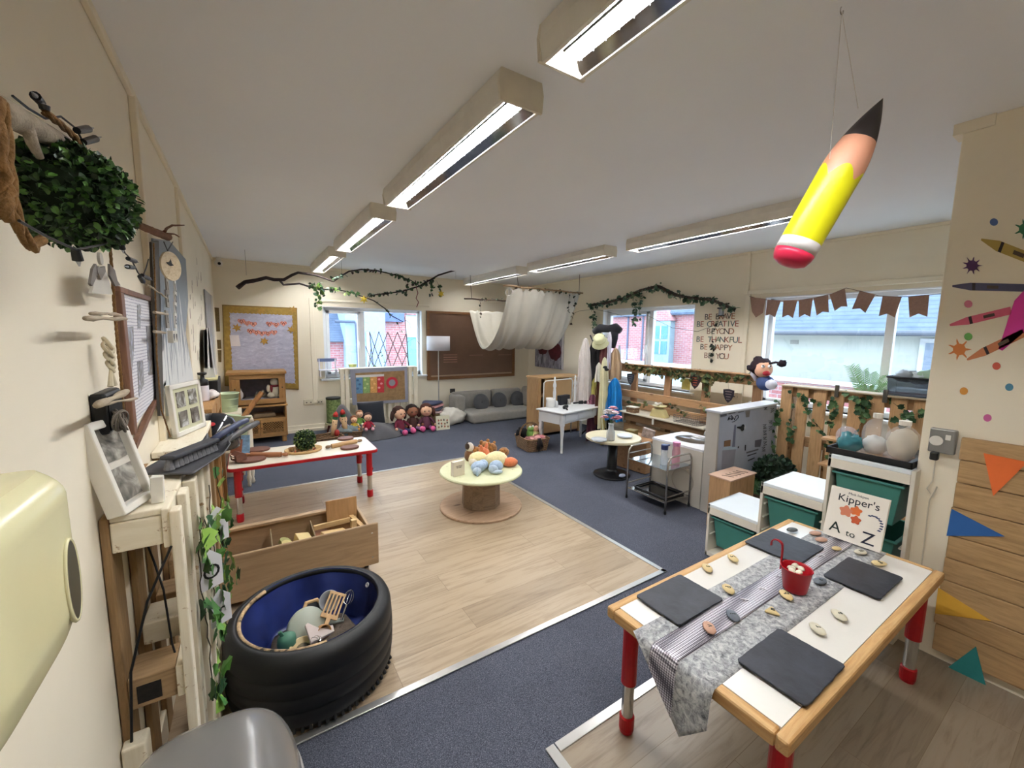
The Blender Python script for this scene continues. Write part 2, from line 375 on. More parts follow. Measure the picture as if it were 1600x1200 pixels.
# ---------------- ceiling lights ----------------
def light_fixture(x, y0, y1, label, on=1., w=.19):
    t = thing('fluorescent_light', label, 'ceiling light', (x, (y0+y1)/2, ZC-.115), 0, 'fluorescent lights on the ceiling')
    L = (y1-y0)/2; m = MB()
    e = .012; H = .115
    for s_ in (-1, 1):
        pr = [(s_*(w/2-.0), H), (s_*(w/2+.008), H*.55), (s_*(w/2-.006), 0), (s_*(w/2-.02), 0), (s_*(w/2-.02), H)]
        m.poly([Vector((a, -L, z)) for a, z in pr], (0, 2*L, 0))
    m.box((0, 0, H-.01), (w-.02, 2*L, .018))
    m.build('housing', mat('dcd7cc', .5), t)
    for s_ in (-1, 1): MB().poly([Vector((-w/2-.004, s_*L, 0)), Vector((w/2+.004, s_*L, 0)), Vector((w/2+.01, s_*L, H*.6)), Vector((w/2, s_*L, H)), Vector((-w/2, s_*L, H)), Vector((-w/2-.01, s_*L, H*.6))], (0, s_*.012, 0)).build('end_cap', mat('d8d0be', .5), t)
    rf = MB()
    for s_ in (-1, 1):
        rf.poly([Vector((s_*(w/2-.022), -L+e, .004)), Vector((s_*.034, -L+e, .030)), Vector((s_*.034, -L+e, .035)), Vector((s_*(w/2-.022), -L+e, .010))], (0, 2*L-2*e, 0))
    rf.build('reflector', mat('9a9ea4', .08, .95, .2, 14), t)
    lv = MB(); n = int(2*L/.055)
    for i in range(1, n): lv.box((0, -L+i*2*L/n, .024), (.068, .0015, .014))
    [lv.box((s_*.034, 0, .028), (.0015, 2*L-.08, .006)) for s_ in (-1, 1)]; lv.build('louvre', mat('d9dadb', .25, .8), t)
    tb = MB().cyl((0, -L+.03, .047), (0, L-.03, .047), .013, n=10)
    tb.build('fluorescent_tube', glow('fluorescent_tube_glow', (.96, .975, 1, 1), TUBE*on), t)
    MB().cyl((0, -L+.012, .047), (0, -L+.035, .047), .016, n=10).build('tube_holder', mat('c8b070', .5), t)
    return t
light_fixture(.95, -.36, 1.18, 'white fluorescent ceiling light cut off by the top edge of the photo')
light_fixture(.955, 1.45, 3.02, 'long fluorescent ceiling light with silver louvre, second in the row over the wooden floor')
light_fixture(.955, 3.40, 4.97, 'fluorescent ceiling light, third in the row over the red-edged table')
light_fixture(.955, 5.38, 6.95, 'far fluorescent ceiling light beside the hanging branch', 1)
light_fixture(3.49, 1.46, 3.08, 'fluorescent ceiling light partly hidden behind the inflatable pencil')
light_fixture(3.49, 3.42, 4.9, 'fluorescent ceiling light in the middle of the row nearest the windows')
light_fixture(3.49, 5.2, 6.95, 'fluorescent ceiling light above the hanging white canopy', .35)
for w, ax in ((w1, 'x'), (w2, 'y'), (w3, 'y')):
    pd = bpy.data.lights.new('window_portal', 'AREA'); pd.shape = 'RECTANGLE'; pd.size = w[1]-w[0]; pd.size_y = w[3]-w[2]; pd.cycles.is_portal = True
    po = bpy.data.objects.new('window_portal', pd); C.objects.link(po); mid = (w[0]+w[1])/2; zc = (w[2]+w[3])/2
    if ax == 'x': po.location = (mid, YB+.22, zc); po.rotation_euler = (-PI/2, 0, 0)
    else: po.location = (XR+.22, mid, zc); po.rotation_euler = (PI/2, 0, PI/2)
# ---------------- table in front with slates and pebbles ----------------
RED = mat('a5121c', .35, var=.05); CHROME = mat('c4c4c2', .18, .95, .04); BLACK = mat('17181a', .45)
TZ = .553
def leg(par, x, y, H, r=.03, name='leg', zs=.22, tilt=(0, 0)):
    a = MB().lathe([(r, zs), (r, H)], (x, y, 0), 18).box((x+r, y, zs+.06), (.012, .012, .02)); o = a.build(name, RED, par, smooth=False)
    MB().lathe([(r*.78, .05), (r*.78, zs+.01)], (x, y, 0), 18).build('chrome_tube', CHROME, o, smooth=False)
    MB().lathe([(r*.9, .004), (r*1.0, .02), (r*1.0, .07), (r*.8, .075)], (x, y, 0), 18).build('rubber_foot', RED, o, smooth=False)
    return o
T = thing('activity_table', 'white-topped classroom table with wooden edge and red metal legs, covered in slates and pebbles', 'table', (1.865, .72, 0))
X0, X1, Y0, Y1 = 1.125-1.865, 2.605-1.865, .395-.72, 1.04-.72
MB().bx(X0+.035, X1-.035, Y0+.035, Y1-.035, TZ-.03, TZ).build('tabletop', mat('dcd8d0', .25, var=.02), T)
eg = wood('b98c55', 'cfa873', 0); eg2 = wood('b98c55', 'cfa873', 1)
for x0, x1, y0, y1, m in ((X0, X1, Y0, Y0+.036, eg), (X0, X1, Y1-.036, Y1, eg), (X0, X0+.036, Y0+.036, Y1-.036, eg2), (X1-.036, X1, Y0+.036, Y1-.036, eg2)):
    MB().bx(x0, x1, y0, y1, TZ-.045, TZ+.001).build('wooden_edge', m, T, bev=.008)
for x, y in ((X0+.09, Y1-.05), (X0+.09, Y0+.05), (X1-.07, Y1-.05), (X1-.07, Y0+.06)): leg(T, x, y, TZ-.035)
MB().bx(X0+.06, X1-.06, Y0+.06, Y0+.08, TZ-.075, TZ-.03).build('frame_rail', mat('8f8f90', .4, .6), T); MB().bx(X0+.06, X1-.06, Y1-.08, Y1-.06, TZ-.075, TZ-.03).build('frame_rail', mat('8f8f90', .4, .6), T)
# runner with a diamante band and a pointed end over the near edge
def velvet(name, stops, sc):
    t = NT(name); n = t.noise(t.coord(), sc, 6, .72, .6); t.bump(n, .3, .003); t.b.inputs['Sheen Weight'].default_value = .35
    return t.fin(t.ramp(n, stops), .8, 0, .2)
def bling():
    t = NT('diamante_band'); v = t.add('ShaderNodeTexVoronoi'); v.inputs['Scale'].default_value = 120; v.inputs['Randomness'].default_value = .0
    t.l.new(t.coord(), v.inputs['Vector']); col = t.ramp(v.outputs['Distance'], [(.3, c('e6e3e8')), (.46, c('a8a2aa')), (.6, c('4e4a52'))]); t.bump(v.outputs['Distance'], .8, .003)
    return t.fin(col, .28, .35, .6)
R_ = thing('table_runner', 'grey crushed-velvet table runner with sparkly centre band hanging in a point off the near edge', 'table runner', (1.865, .74, TZ))
def runner(y0, y1, z, m, nm, tipy=.682, tipz=.325):
    mb = MB(); L0 = 2.585; e = 1.118
    def fn(u, v):
        y = y0+(y1-y0)*v
        if u <= .8: return (L0+(e-L0)*(u/.8), y, TZ+z+.0015*math.sin(u*23+v*7))
        k = (u-.8)/.2; drop = TZ-(tipz+abs(y-tipy)*1.15); yy = y+(tipy-y)*.02*k
        return (e-.012*math.sin(min(1, k*3)*PI/2)-z-.01*k, yy, TZ+z-drop*k)
    return mb.grid(fn, 60, 10).build(nm, m, R_, world=True, thick=.002, smooth=True)
VEL = velvet('crushed_velvet', [(.32, c('4a4c50')), (.47, c('8f9092')), (.66, c('c6c6c4'))], 55)
runner(.595, .888, .002, VEL, 'velvet_cloth'); runner(.715, .812, .005, bling(), 'sparkly_band')
# slates
SL = mat('2a2c33', .5, var=.5, sc=9, bump=.5, bs=30)
def slate(cx, cy, sx, sy, rz, lab):
    mb = MB(); pts = []; cs = [(-1, -1), (1, -1), (1, 1), (-1, 1)]
    for i in range(4):
        p, q = cs[i], cs[(i+1) % 4]
        for j in range(12):
            f = .035+.93*j/11; pts.append(Vector(((p[0]+(q[0]-p[0])*f)*sx/2+random.uniform(-.0012, .0012), (p[1]+(q[1]-p[1])*f)*sy/2+random.uniform(-.0012, .0012), 0)))
    R = Matrix.Rotation(rz, 3, 'Z'); mb.poly([Vector((cx, cy, TZ+.0095))+R@p for p in pts], (0, 0, .006))
    return tag(mb.build('slate_placemat', SL, bev=.0015), lab, 'placemat', 'slate placemats on the table')
slate(1.395, .91, .285, .198, .0, 'dark slate placemat at the near left corner of the white table, beside the runner')
slate(2.215, .892, .285, .245, .0, 'dark slate placemat reflecting blue light, at the far left beside the red bucket')
slate(2.215, .576, .285, .196, .0, 'dark grey slate placemat at the far right of the white table, near the picture book')
slate(1.41, .515, .278, .198, .0, 'dark slate placemat at the near right corner of the white table, nearest the camera')
# pebbles with letters
PW = mat('cbb583', .55, var=.1, sc=30); PG = mat('5a6068', .55, var=.2, sc=40); PP = mat('b58e78', .6, var=.15, sc=40); PC = mat('c9c2ac', .5, var=.1, sc=30)
PGR = mat('4a4d4c', .5, var=.2, sc=40)
INK = mat('1d2a26', .6)
def pebble(px, py, m, lab, ch='', rz=0, s=(.034, .021), shape=0, tz=.0075):
    p = at_z(px, py, TZ+.008); t = thing('painted_pebble', lab, 'pebble', (p.x, p.y, TZ+tz), rz, 'lettered pebbles on the white table')
    b = MB()
    if shape: b.lathe([(.0, 0), (.026, 0), (.034, .006), (.026, .012), (0, .013)], n=3); b.build('stone', m, t, bev=.008, seg=4, smooth=True)
    else: b.sph((0, 0, .0075), (s[0], s[1], .0078), 18, 10, wob=.12, sd=px); b.build('stone', m, t, smooth=True)
    if ch: text(ch, .03, XF[t]@Matrix.Translation((0, 0, .0152)), INK, t, name='painted_letter')
    return t
for a in ((1237.5, 829.5, PGR, 'dark blank pebble at the far left corner of the table', '', -.2), (1274, 835, PP, 'reddish pebble lying highest on the far end of the runner', '', -.3), (1283, 845, PP, 'reddish pebble resting against another one beside the picture book', '', -.35),
          (1307, 859, PW, 'small pale yellow pebble in front of the picture book', '', -.3, (.024, .017)), (1344.5, 864.5, PC, 'cream pebble just below the right side of the picture book', 'm', -.3), (1373, 882, PW, 'sandy pebble behind the far right slate', 'g', -.5),
          (1145, 874, PW, 'sandy pebble marked like a 5 on the bare white strip of the table', '5', .9), (1105, 889.5, PW, 'sandy pebble with a small letter, leftmost on the bare white strip', 'r', .9), (1281, 910, PG, 'dark grey pebble just right of the red bucket', 'e', -.1),
          (1138, 922.5, PW, 'sandy pebble with letter d on the left edge of the runner', 'd', .9), (1228, 932, PW, 'sandy pebble with letter b in front of the red bucket', 'b', .9), (1145, 964.5, PG, 'blue-grey pebble at the near end of the sparkly band', 'i', .9),
          (1108, 983.5, PP, 'pinkish pebble nearest the hanging end of the runner', 'v', .9), (1311, 963.5, PC, 'cream pebble with letter a right of the runner', 'a', .9), (1277, 985, PC, 'cream pebble with a tick-like mark above the near right slate', 'r', .9)):
    pebble(*a)
pebble(1206, 957, PW, 'triangular sandy pebble with letter n on the runner', 'n', .5, shape=1)
for ch, px, py, w in (('1', 1164.5, 937, 'nearest'), ('2', 1192, 920, 'middle'), ('3', 1218.5, 901, 'partly behind the red bucket'), ('5', 1283, 868, 'farthest')):
    p = at_z(px, py, TZ+.008); o = text(ch, .045, Matrix.Translation((p.x, p.y, TZ+.009))@Matrix.Rotation(.75, 4, 'Z'), mat('d9d4d6', .3, .5), ext=.0015, name='number_charm')
    tag(o, 'silver number %s charm lying on the sparkly band, %s' % (ch, w), 'number', 'number charms on the runner')
# red bucket
b = at_z(1247, 926, TZ); B = thing('red_bucket', 'small red metal bucket with tall hooked handle holding white pebbles on the runner', 'bucket', (1.862, .695, TZ+.0075))
REDG = mat('a00f1c', .28, var=.05)
MB().lathe([(0, 0), (.041, 0), (.043, .004), (.055, .093), (.058, .095), (.056, .099), (.052, .094), (.040, .006), (0, .005)], n=32).build('bucket_body', REDG, B, smooth=True)
hd = [(-.012+.0*i, .054, .07+.012*i) for i in range(8)]+[(-.012, .054+.0+.022*(1-math.cos(a)), .165+.022*math.sin(a)) for a in [PI*k/8 for k in range(1, 9)]]+[(-.012, .098, .155)]
hb = MB()
for i in range(len(hd)-1):
    p, q = Vector(hd[i]), Vector(hd[i+1]); hb.box((p+q)/2, (.013, .0035, (q-p).length+.003), rx=-math.atan2((q-p).y, (q-p).z))
hb.build('hooked_handle', REDG, B)
for i, (x, y) in enumerate(((-.012, -.014), (.014, -.01), (-.002, .018), (.018, .014), (-.022, .008))):
    tag(MB().sph((1.862+x, .695+y, TZ+.094+(i % 2)*.006), (.016, .012, .009), 12, 8, rz=i, wob=.2, sd=i).build('white_pebble', mat('dcd6bf', .5), smooth=True), 'white pebble in the red bucket', 'pebble', 'white pebbles filling the red bucket')
# picture book
def book(name, lab, base, right, up, w, h, th, cover, cat='book'):
    """standing book: base = bottom-left of front cover, right/up vectors"""
    r = Vector(right).normalized(); n = r.cross(Vector(up)).normalized(); u = n.cross(r); base = Vector(base)
    t = thing(name, lab, cat, base)
    def bxx(o, a, b_, d0, d1): return MB().poly([o+r*x+u*y-n*d0 for x, y in ((0, 0), (a, 0), (a, b_), (0, b_))], -n*(d1-d0))
    bxx(base, w, h, 0, .003).build('front_cover', cover, t, world=True); bxx(base+r*.003+u*.003, w-.006, h-.006, .003, th-.003).build('pages', mat('efe9dc', .8), t, world=True)
    bxx(base, w, h, th-.003, th).build('back_cover', cover, t, world=True)
    return t, r, u, n
bk, r, u, n = book('picture_book', 'white alphabet picture book standing at the far end of the white table', (2.535, .846, TZ+.012), (.005, -1, 0), (.22, 0, 1), .238, .262, .022, mat('e9e2d6', .4, var=.03))
o = Vector((2.535, .846, TZ+.012))
def onb(x, y, e=.0012): return frame_m(o+r*x+u*y+n*e, r, u)
text("Kipper's", .052, onb(.122, .212), mat('2a2a30', .6), bk, name='cover_lettering'); text('Mick Inkpen', .017, onb(.118, .243), mat('4a4a50', .6), bk, name='cover_lettering')
text('A', .075, onb(.048, .053), INK, bk, name='cover_lettering'); text('to', .045, onb(.115, .042), INK, bk, name='cover_lettering'); text('Z', .085, onb(.185, .045), mat('1b1e30', .6), bk, name='cover_lettering')
for x, y, s_, hx in ((.08, .15, .026, 'cf7f62'), (.12, .165, .022, 'd9713a'), (.125, .12, .020, 'c25a38')):
    MB().poly([o+r*(x+s_*math.cos(a)*(1+.18*math.sin(5*a)))+u*(y+s_*math.sin(a)*(1+.18*math.sin(5*a)))+n*.0012 for a in [2*PI*i/30 for i in range(30)]], n*.0004).build('printed_shape', mat(hx, .5), bk, world=True)
for i in range(9):
    a = i*.33-.6; x, y = .19+.035*math.cos(a), .125+.04*math.sin(a)
    MB().poly([o+r*(x+dx)+u*(y+dy)+n*.0012 for dx, dy in ((-.007, -.002), (.006, -.004), (.009, .003), (-.003, .004))], n*.0003).build('printed_mark', mat('46506e', .6), bk, world=True)
# ---------------- stepped storage unit with green tubs ----------------
CRM = mat('dcd6c8', .45, var=.02); SW = mat('dfe6ea', .28, var=.02); TUB = mat('3f7a70', .4, var=.04)
SU = thing('stepped_storage_unit', 'white stepped storage frame with pull-out tubs behind the big table', 'storage unit', (2.97, 1.1, 0))
def bxw(x0, x1, y0, y1, z0, z1, nm, m, par, bev=.003): return MB().bx(x0, x1, y0, y1, z0, z1).build(nm, m, par, bev=bev, world=True)
cols = ((1.63, 1.283, .392), (1.283, .937, .668), (.937, .585, .945)); D0, D1 = 2.77, 3.19
for i, (ya, yb, h) in enumerate(cols):
    bxw(D0, D1, yb, ya, h-.022, h, 'top_board', SW, SU); bxw(D0, D0+.018, yb, ya, h-.075, h-.022, 'front_rail', CRM, SU); bxw(D0, D1, yb, ya, .0, .03, 'base_board', CRM, SU)
for y, h in ((1.63, .392), (1.283, .668), (.937, .945), (.585, .945)): bxw(D0, D1, y-.018, y, 0, h, 'upright', CRM, SU)
for i, (ya, yb, h) in enumerate(cols):
    for j in range(1, 6):
        z = .07+.09*j
        if z < h-.1:
            for y in (ya-.026, yb+.008): bxw(D0+.01, D1-.02, y-.006, y+.006, z, z+.008, 'tub_runner', CRM, SU, .002)
def tub(yc, zt, H, lab, wy=.29):
    t = thing('green_storage_tub', lab, 'storage tub', (2.97, yc, zt-H), 0, 'green tubs in the stepped storage unit'); m = MB(); w = wy
    x0, x1 = -.185, .2; k = .03
    def sec(z, d): return [Vector((x0+d, -w/2+d, z)), Vector((x1-d, -w/2+d, z)), Vector((x1-d, w/2-d, z)), Vector((x0+d, w/2-d, z))]
    r_ = [sec(0, k), sec(H-.012, .008), sec(H-.012, -.006), sec(H, -.006), sec(H, .010), sec(.006, k+.005)]
    vs = [p for s_ in r_ for p in s_]; fs = []
    for i in range(5): fs += [(i*4+j, i*4+(j+1) % 4, (i+1)*4+(j+1) % 4, (i+1)*4+j) for j in range(4)]
    fs += [(3, 2, 1, 0), (20, 21, 22, 23)]; m.add(vs, fs); m.build('tub_body', TUB, t, bev=.004)
    return t
tub(1.456, .30, .22, 'green tub in the lowest step of the white storage frame'); tub(1.11, .575, .22, 'green tub in the middle step of the white storage frame'); tub(.76, .85, .23, 'topmost green tub in the tallest column of the storage frame', .30)
tub(.76, .55, .22, 'lower green tub behind the picture book in the tallest column', .30)
tub(1.11, .31, .22, 'lower green tub in the middle step, mostly behind the table')
# black tray with craft bottles on top
TR = thing('black_tray', 'shallow black plastic tray on the tallest white storage column', 'tray', (2.985, .79, .945))
m = MB(); x0, x1, y0, y1 = -.19, .18, -.20, .17
for a in ((x0, x1, y0, y0+.008), (x0, x1, y1-.008, y1), (x0, x0+.008, y0, y1), (x1-.008, x1, y0, y1)): m.bx(a[0], a[1], a[2], a[3], 0, .035)
m.build('rim', BLACK, TR, bev=.002); MB().bx(x0, x1, y0, y1, 0, .005).build('base', BLACK, TR); MB().bx(x0+.02, x1-.1, y0+.05, y1-.02, .0055, .014).build('cardboard_sheet', wood('a98360', 'b8926c', 1), TR)
def bottle(name, lab, loc, r, h, body, cap, fill=None, fh=.5, flat=1., rz=0, group='craft bottles on the black tray'):
    t = thing(name, lab, 'bottle', loc, rz, group)
    MB().lathe([(0, 0), (r*.92, 0), (r, r*.15), (r, h*.5), (r*.93, h*.66), (r*.62, h*.8), (r*.3, h*.87), (r*.28, h*.92)], n=24, sy=flat).build('bottle_body', body, t, smooth=True)
    MB().lathe([(r*.36, h*.89), (r*.36, h*1.0), (0, h*1.0)], n=16).build('cap', cap, t)
    if fill: MB().sph((0, 0, h*fh*.52), (r*.88, r*.88*flat, h*fh*.5), 16, 10, wob=.2, sd=r*50).build('filling', fill, t, smooth=True)
    return t
WCAP = mat('e6dfd4', .45); CL = clear('e8ecf2', .28)
bottle('plastic_bottle', 'clear plastic bottle of white stuffing, right one on the black tray', (2.92, .665, .951), .072, .22, clear('e6e8ee', .2), WCAP, mat('cfc4ae', .8), .8)
bottle('plastic_bottle', 'clear plastic bottle with white cap in the middle of the black tray', (2.96, .79, .951), .062, .235, clear('dfe6ea', .22), WCAP, mat('e2e0dc', .8), .45)
MB2 = MB().sph((2.90, .885, 1.006), (.05, .055, .052), 16, 10, wob=.5, sd=3); tag(MB2.build('blue_filled_bag', clear('3f93a0', .7), smooth=True), 'teal-blue lump in clear wrapping at the left of the black tray', 'bag')
tag(MB().sph((2.96, .92, 1.02), (.06, .055, .068), 16, 10, wob=.1, sd=8).build('clear_bubble_bag', clear('dcdcee', .3), smooth=True), 'clear inflated plastic bag behind the teal lump on the black tray', 'bag')
# ---------------- inflatable pencil ----------------
tip, end = Vector((1.650, .52, 2.321)), Vector((1.530, .69, 1.838)); ax = (tip-end); Lp = ax.length; ax.normalize(); r = .060
PEN = thing('inflatable_pencil', 'yellow inflatable pencil with black tip and pink end hanging from the ceiling', 'inflatable pencil', end)
def sec(p, m, nm): MB().lathe([(a*r, b_*Lp) for a, b_ in p], (0, 0, 0), 36, ax=ax).build(nm, m, PEN, smooth=True)
sec([(0, 0), (.5, .006), (.82, .025), (.96, .06), (1, .09)], mat('c22746', .32), 'eraser'); sec([(1, .09), (1, .16)], mat('c9c4c0', .3), 'ferrule')
n = 48; zy = [.52+.075*abs(math.cos(2.5*2*PI*i/n)) for i in range(n)]       # scalloped edge between yellow and wood
Q = Vector((0, 0, 1)).rotation_difference(ax).to_matrix(); pr = lambda f: 1 if f < .6 else max(.0, 1-((f-.6)/.4)**1.7)
def band(z0, z1, K, m, nm):
    vs = []
    for k in range(K):
        for i in range(n): a = 2*PI*i/n; f = z0(i)+(z1(i)-z0(i))*k/(K-1); q = pr(f)*r; vs.append(Q@Vector((q*math.cos(a), q*math.sin(a), f*Lp)))
    MB().add(vs, [(k*n+i, k*n+(i+1) % n, (k+1)*n+(i+1) % n, (k+1)*n+i) for k in range(K-1) for i in range(n)]).build(nm, m, PEN, smooth=True)
band(lambda i: .16, lambda i: zy[i], 6, mat('e0dc1e', .3, var=.04), 'yellow_body'); band(lambda i: zy[i], lambda i: .76, 8, mat('dfa184', .4), 'sharpened_wood'); band(lambda i: .76, lambda i: 1, 12, mat('2c2626', .45), 'pencil_lead')
mid = end+ax*(Lp*.80); mid2 = end+ax*(Lp*.52)
for q in (mid, mid2): MB().tube([q+Vector((-.05, 0, .06)), Vector((1.57, .62, 2.585))], .0009, 5).build('hanging_thread', mat('d8d4ce', .5), PEN, world=True)
MB().torus((1.57, .62, 2.586), .010, .0016, 14, 6, ax=(0, 1, 0), a0=-.5, a1=4.2).build('ceiling_hook', CHROME, PEN, world=True)
# ---------------- plank board, felt triangles, wall stickers, socket on the partition ----------------
PB = thing('plank_board', 'rough wooden plank board on the wall at the right edge behind the white table', 'plank board', (2.82, -.5, 0))
pw = wood('9c7c54', 'b7966a', 1, 1.0, .7, knots=True, bump=.3)
edges = [1.145, 1.035, .925, .80, .66, .545, .43, .31, .195, .055]
for a, b_ in zip(edges, edges[1:]): bxw(2.815, 2.838, -1.5, .437+random.uniform(-.006, .006), b_+.003, a, 'plank', pw, PB, .004)
for y in (.38, -.5, -1.3): bxw(2.838, 2.849, y-.04, y+.04, .06, 1.14, 'batten', pw, PB)
def onwall(px, py, x): p = at_x(px, py, x); return Vector((x, p.y, p.z))
for hx, nm, pts in (('e0703a', 'orange felt triangle near the top of the plank board', ((1537, 708), (1606, 722), (1552, 775))), ('2f5f9e', 'blue felt triangle on the upper left of the plank board', ((1487, 795), (1570, 838), (1479, 837))),
                    ('d3a33c', 'mustard yellow felt triangle on the lower left of the plank board', ((1466, 918), (1549, 970), (1461, 958))), ('2d7f80', 'teal felt triangle at the bottom of the plank board', ((1525, 1010), (1482, 1042), (1541, 1073)))):
    tag(MB().poly([onwall(a, b_, 2.8135) for a, b_ in pts], (-.003, 0, 0)).build('felt_triangle', mat(hx, .95, bump=.3)), nm, 'felt triangle', 'felt triangles on the plank board')
tag(MB().poly([onwall(a, b_, 2.8145) for a, b_ in ((1481, 1040), (1537, 1068), (1518, 1074), (1500, 1072))], (.001, 0, 0)).build('paper_scrap', mat('cfc8bc', .8)), 'torn white paper corner behind the teal felt triangle', 'paper')
SK = thing('double_socket', 'grey metal double wall socket with a black plug on the partition wall', 'socket', (2.85, .505, 1.11))
MB().bx(-.032, 0, -.048, .045, -.06, .06).build('back_box', mat('8f8e8c', .35, .6), SK, bev=.006); MB().lathe([(0, 0), (.024, 0), (.024, .006), (0, .006)], (-.032, .018, 0), 24, ax=(-1, 0, 0)).build('round_dial', mat('dedad2', .4), SK)
MB().bx(-.036, -.032, -.03, -.012, .01, .035).build('switch', mat('dedad2', .4), SK, bev=.001); MB().bx(-.06, -.025, .0, .03, -.095, -.055).build('plug', BLACK, SK, bev=.006)
tag(MB().tube([(2.835, .52, 1.02), (2.84, .52, .9), (2.83, .535, .86), (2.835, .51, .82), (2.83, .50, .88), (2.84, .522, .8), (2.845, .515, .3), (2.84, .51, .02)], .0028, 6).build('white_cable', mat('cfc8b8', .5)), 'thin pale cable hanging down the wall below the double socket', 'cable')
# wall stickers
def sticker(name, lab, cat, shapes, grp='crayon and paint splash stickers on the wall'):
    p0 = onwall(shapes[0][0][0][0], shapes[0][0][0][1], 2.85); t = thing(name, lab, cat, p0, 0, grp); o = None
    for k, (pts, hx) in enumerate(shapes):
        w = [onwall(a, b_, 2.8488-.0003*k) for a, b_ in pts]
        MB().poly(w, (-.0002, 0, 0)).build('print' if k == 0 else 'printed_detail', mat(hx, .5), t, world=True)
    return t
def cray(x0, y0, x1, y1, w, hx, lab, tipL=28):
    a = Vector((x0, y0)); d = Vector((x1-x0, y1-y0)); L = d.length; d.normalize(); n = Vector((-d.y, d.x))
    P = lambda s_, q: tuple(a+d*s_+n*q)
    body = [P(0, -1.5), P(tipL, -w/2), P(L, -w/2), P(L, w/2), P(tipL, w/2), P(0, 1.5)]
    sticker('crayon_sticker', lab, 'wall sticker', [(body, hx), ([P(tipL+3, -w/2), P(tipL+8, -w/2), P(tipL+8, w/2), P(tipL+3, w/2)], '2a2024'), ([P(tipL+26, -w/5), P(tipL+44, -w/5), P(tipL+44, w/5), P(tipL+26, w/5)], '4a3a30')])
cray(1533, 374, 1625, 410, 17, 'b0974f', 'yellow-brown crayon sticker, uppermost of the crayons on the wall'); cray(1488, 447, 1605, 450, 12, '4d4b66', 'dark violet crayon sticker lying level on the wall')
cray(1484, 508, 1580, 485, 12, 'cf5f78', 'rose pink crayon sticker on the wall'); cray(1511, 562, 1600, 520, 13, 'c07850', 'light brown crayon sticker, lowest of the crayons')
sticker('cone_sticker', 'bright magenta cone-shaped sticker holding the crayons, cut off by the right edge', 'wall sticker', [([(1605, 448), (1585, 470), (1560, 545), (1566, 548), (1605, 515)], 'd4399a')])
def blob(cx, cy, r, k, amp, n=60): return [(cx+r*(1+amp*max(0, math.cos(k*a))**3)*math.cos(a), cy+r*.9*(1+amp*max(0, math.cos(k*a))**3)*math.sin(a)) for a in [2*PI*i/n for i in range(n)]]
sticker('splash_sticker', 'purple paint splash sticker on the wall', 'wall sticker', [(blob(1519, 415, 9, 9, .9), '54305e')]); sticker('splash_sticker', 'orange paint splash sticker on the wall', 'wall sticker', [(blob(1499, 546, 10, 7, 1.0), 'cf7b3c')])
sticker('splash_sticker', 'green paint splash sticker cut off by the right edge of the photo', 'wall sticker', [(blob(1602, 358, 10, 7, .9), '2f6a48')])
for x, y, hx, nm in ((1553, 347, '5b73a8', 'blue dot sticker, topmost on the wall'), (1513, 475, 'd07a92', 'pink dot sticker between two crayons'), (1513, 526, '63a350', 'green dot sticker above the orange splash'), (1557, 572, 'c85a44', 'red dot sticker below the lowest crayon'),
                  (1506, 611, 'cf8f3f', 'orange dot sticker on the lower wall'), (1577, 605, '4f86a0', 'blue dot sticker low on the right'), (1543, 653, 'c9649a', 'pink dot sticker, lowest on the wall')):
    sticker('dot_sticker', nm, 'wall sticker', [(blob(x, y, 6.5, 1, 0, 24), hx)], 'dot stickers on the wall')
# ---------------- cable-reel table with knitted toys ----------------
RC = (1.751, 3.224)
RL = thing('cable_reel_table', 'low wooden cable-reel table with pale green top on the wooden floor', 'table', (RC[0], RC[1], 0))
MB().lathe([(0, .004), (.375, .004), (.379, .008), (.379, .022), (.372, .028), (0, .028)], n=64).build('base_disc', wood('9a7c60', 'b4967a', 0, .8, knots=True), RL)
MB().lathe([(.178, .028), (.172, .335)], n=10).build('drum', wood('7d6955', '98826b', 0, .8), RL)
def green_top():
    t = NT('chipped_pale_green_paint'); v = t.coord(); n = t.noise(v, 6, 6, .7); ch = t.noise(v, 16, 5, .7)
    return t.fin(t.mix(t.ramp(ch, [(.66, (0, 0, 0, 1)), (.69, (1, 1, 1, 1))]), t.ramp(n, [(.3, c('c6c79f')), (.7, c('d3d3b0'))]), c('8f8a68')), .6)
MB().lathe([(0, .335), (.37, .335), (.379, .342), (.379, .352), (.372, .36), (0, .36)], n=64).build('top_disc', green_top(), RL)
def knit(hx, k=.3): return mat(hx, .95, var=.16, sc=60, bump=.8, bs=140, sheen=.3)
ZT = .36
def plush(name, lab, px, py, parts, rz=0, cat='soft toy', grp='knitted toys on the reel table', z=ZT, s=1, fit=None):
    """parts: list of (partname, material, [(centre, radii, rz)])"""
    s *= 1.38; p = fit or at_z(px, py, z); t = thing(name, lab, cat, (p.x, p.y, z), rz, grp)
    for nm, m, L in [(a, k, G) for a, k, LL in parts for G in ([[q] for q in LL] if a in ('ear', 'eye', 'arm') else [LL])]:
        b = MB()
        for q in L: b.sph(Vector(q[0])*s, [x*s for x in q[1]], 16, 10, rz=q[2] if len(q) > 2 else 0, ry=q[3] if len(q) > 3 else 0, wob=.08, sd=px)
        b.build(nm, m, t, smooth=True)
    return t
YK, BK, BK2, OK_, BR, CR = knit('dccd9a'), knit('9fb2c8'), knit('b3c1d0'), knit('d1764c'), knit('6f4c30'), knit('d8cbb4')
SPOT = mat('8f5f2e', .95, var=.8, sc=42, bump=.5, sheen=.3)
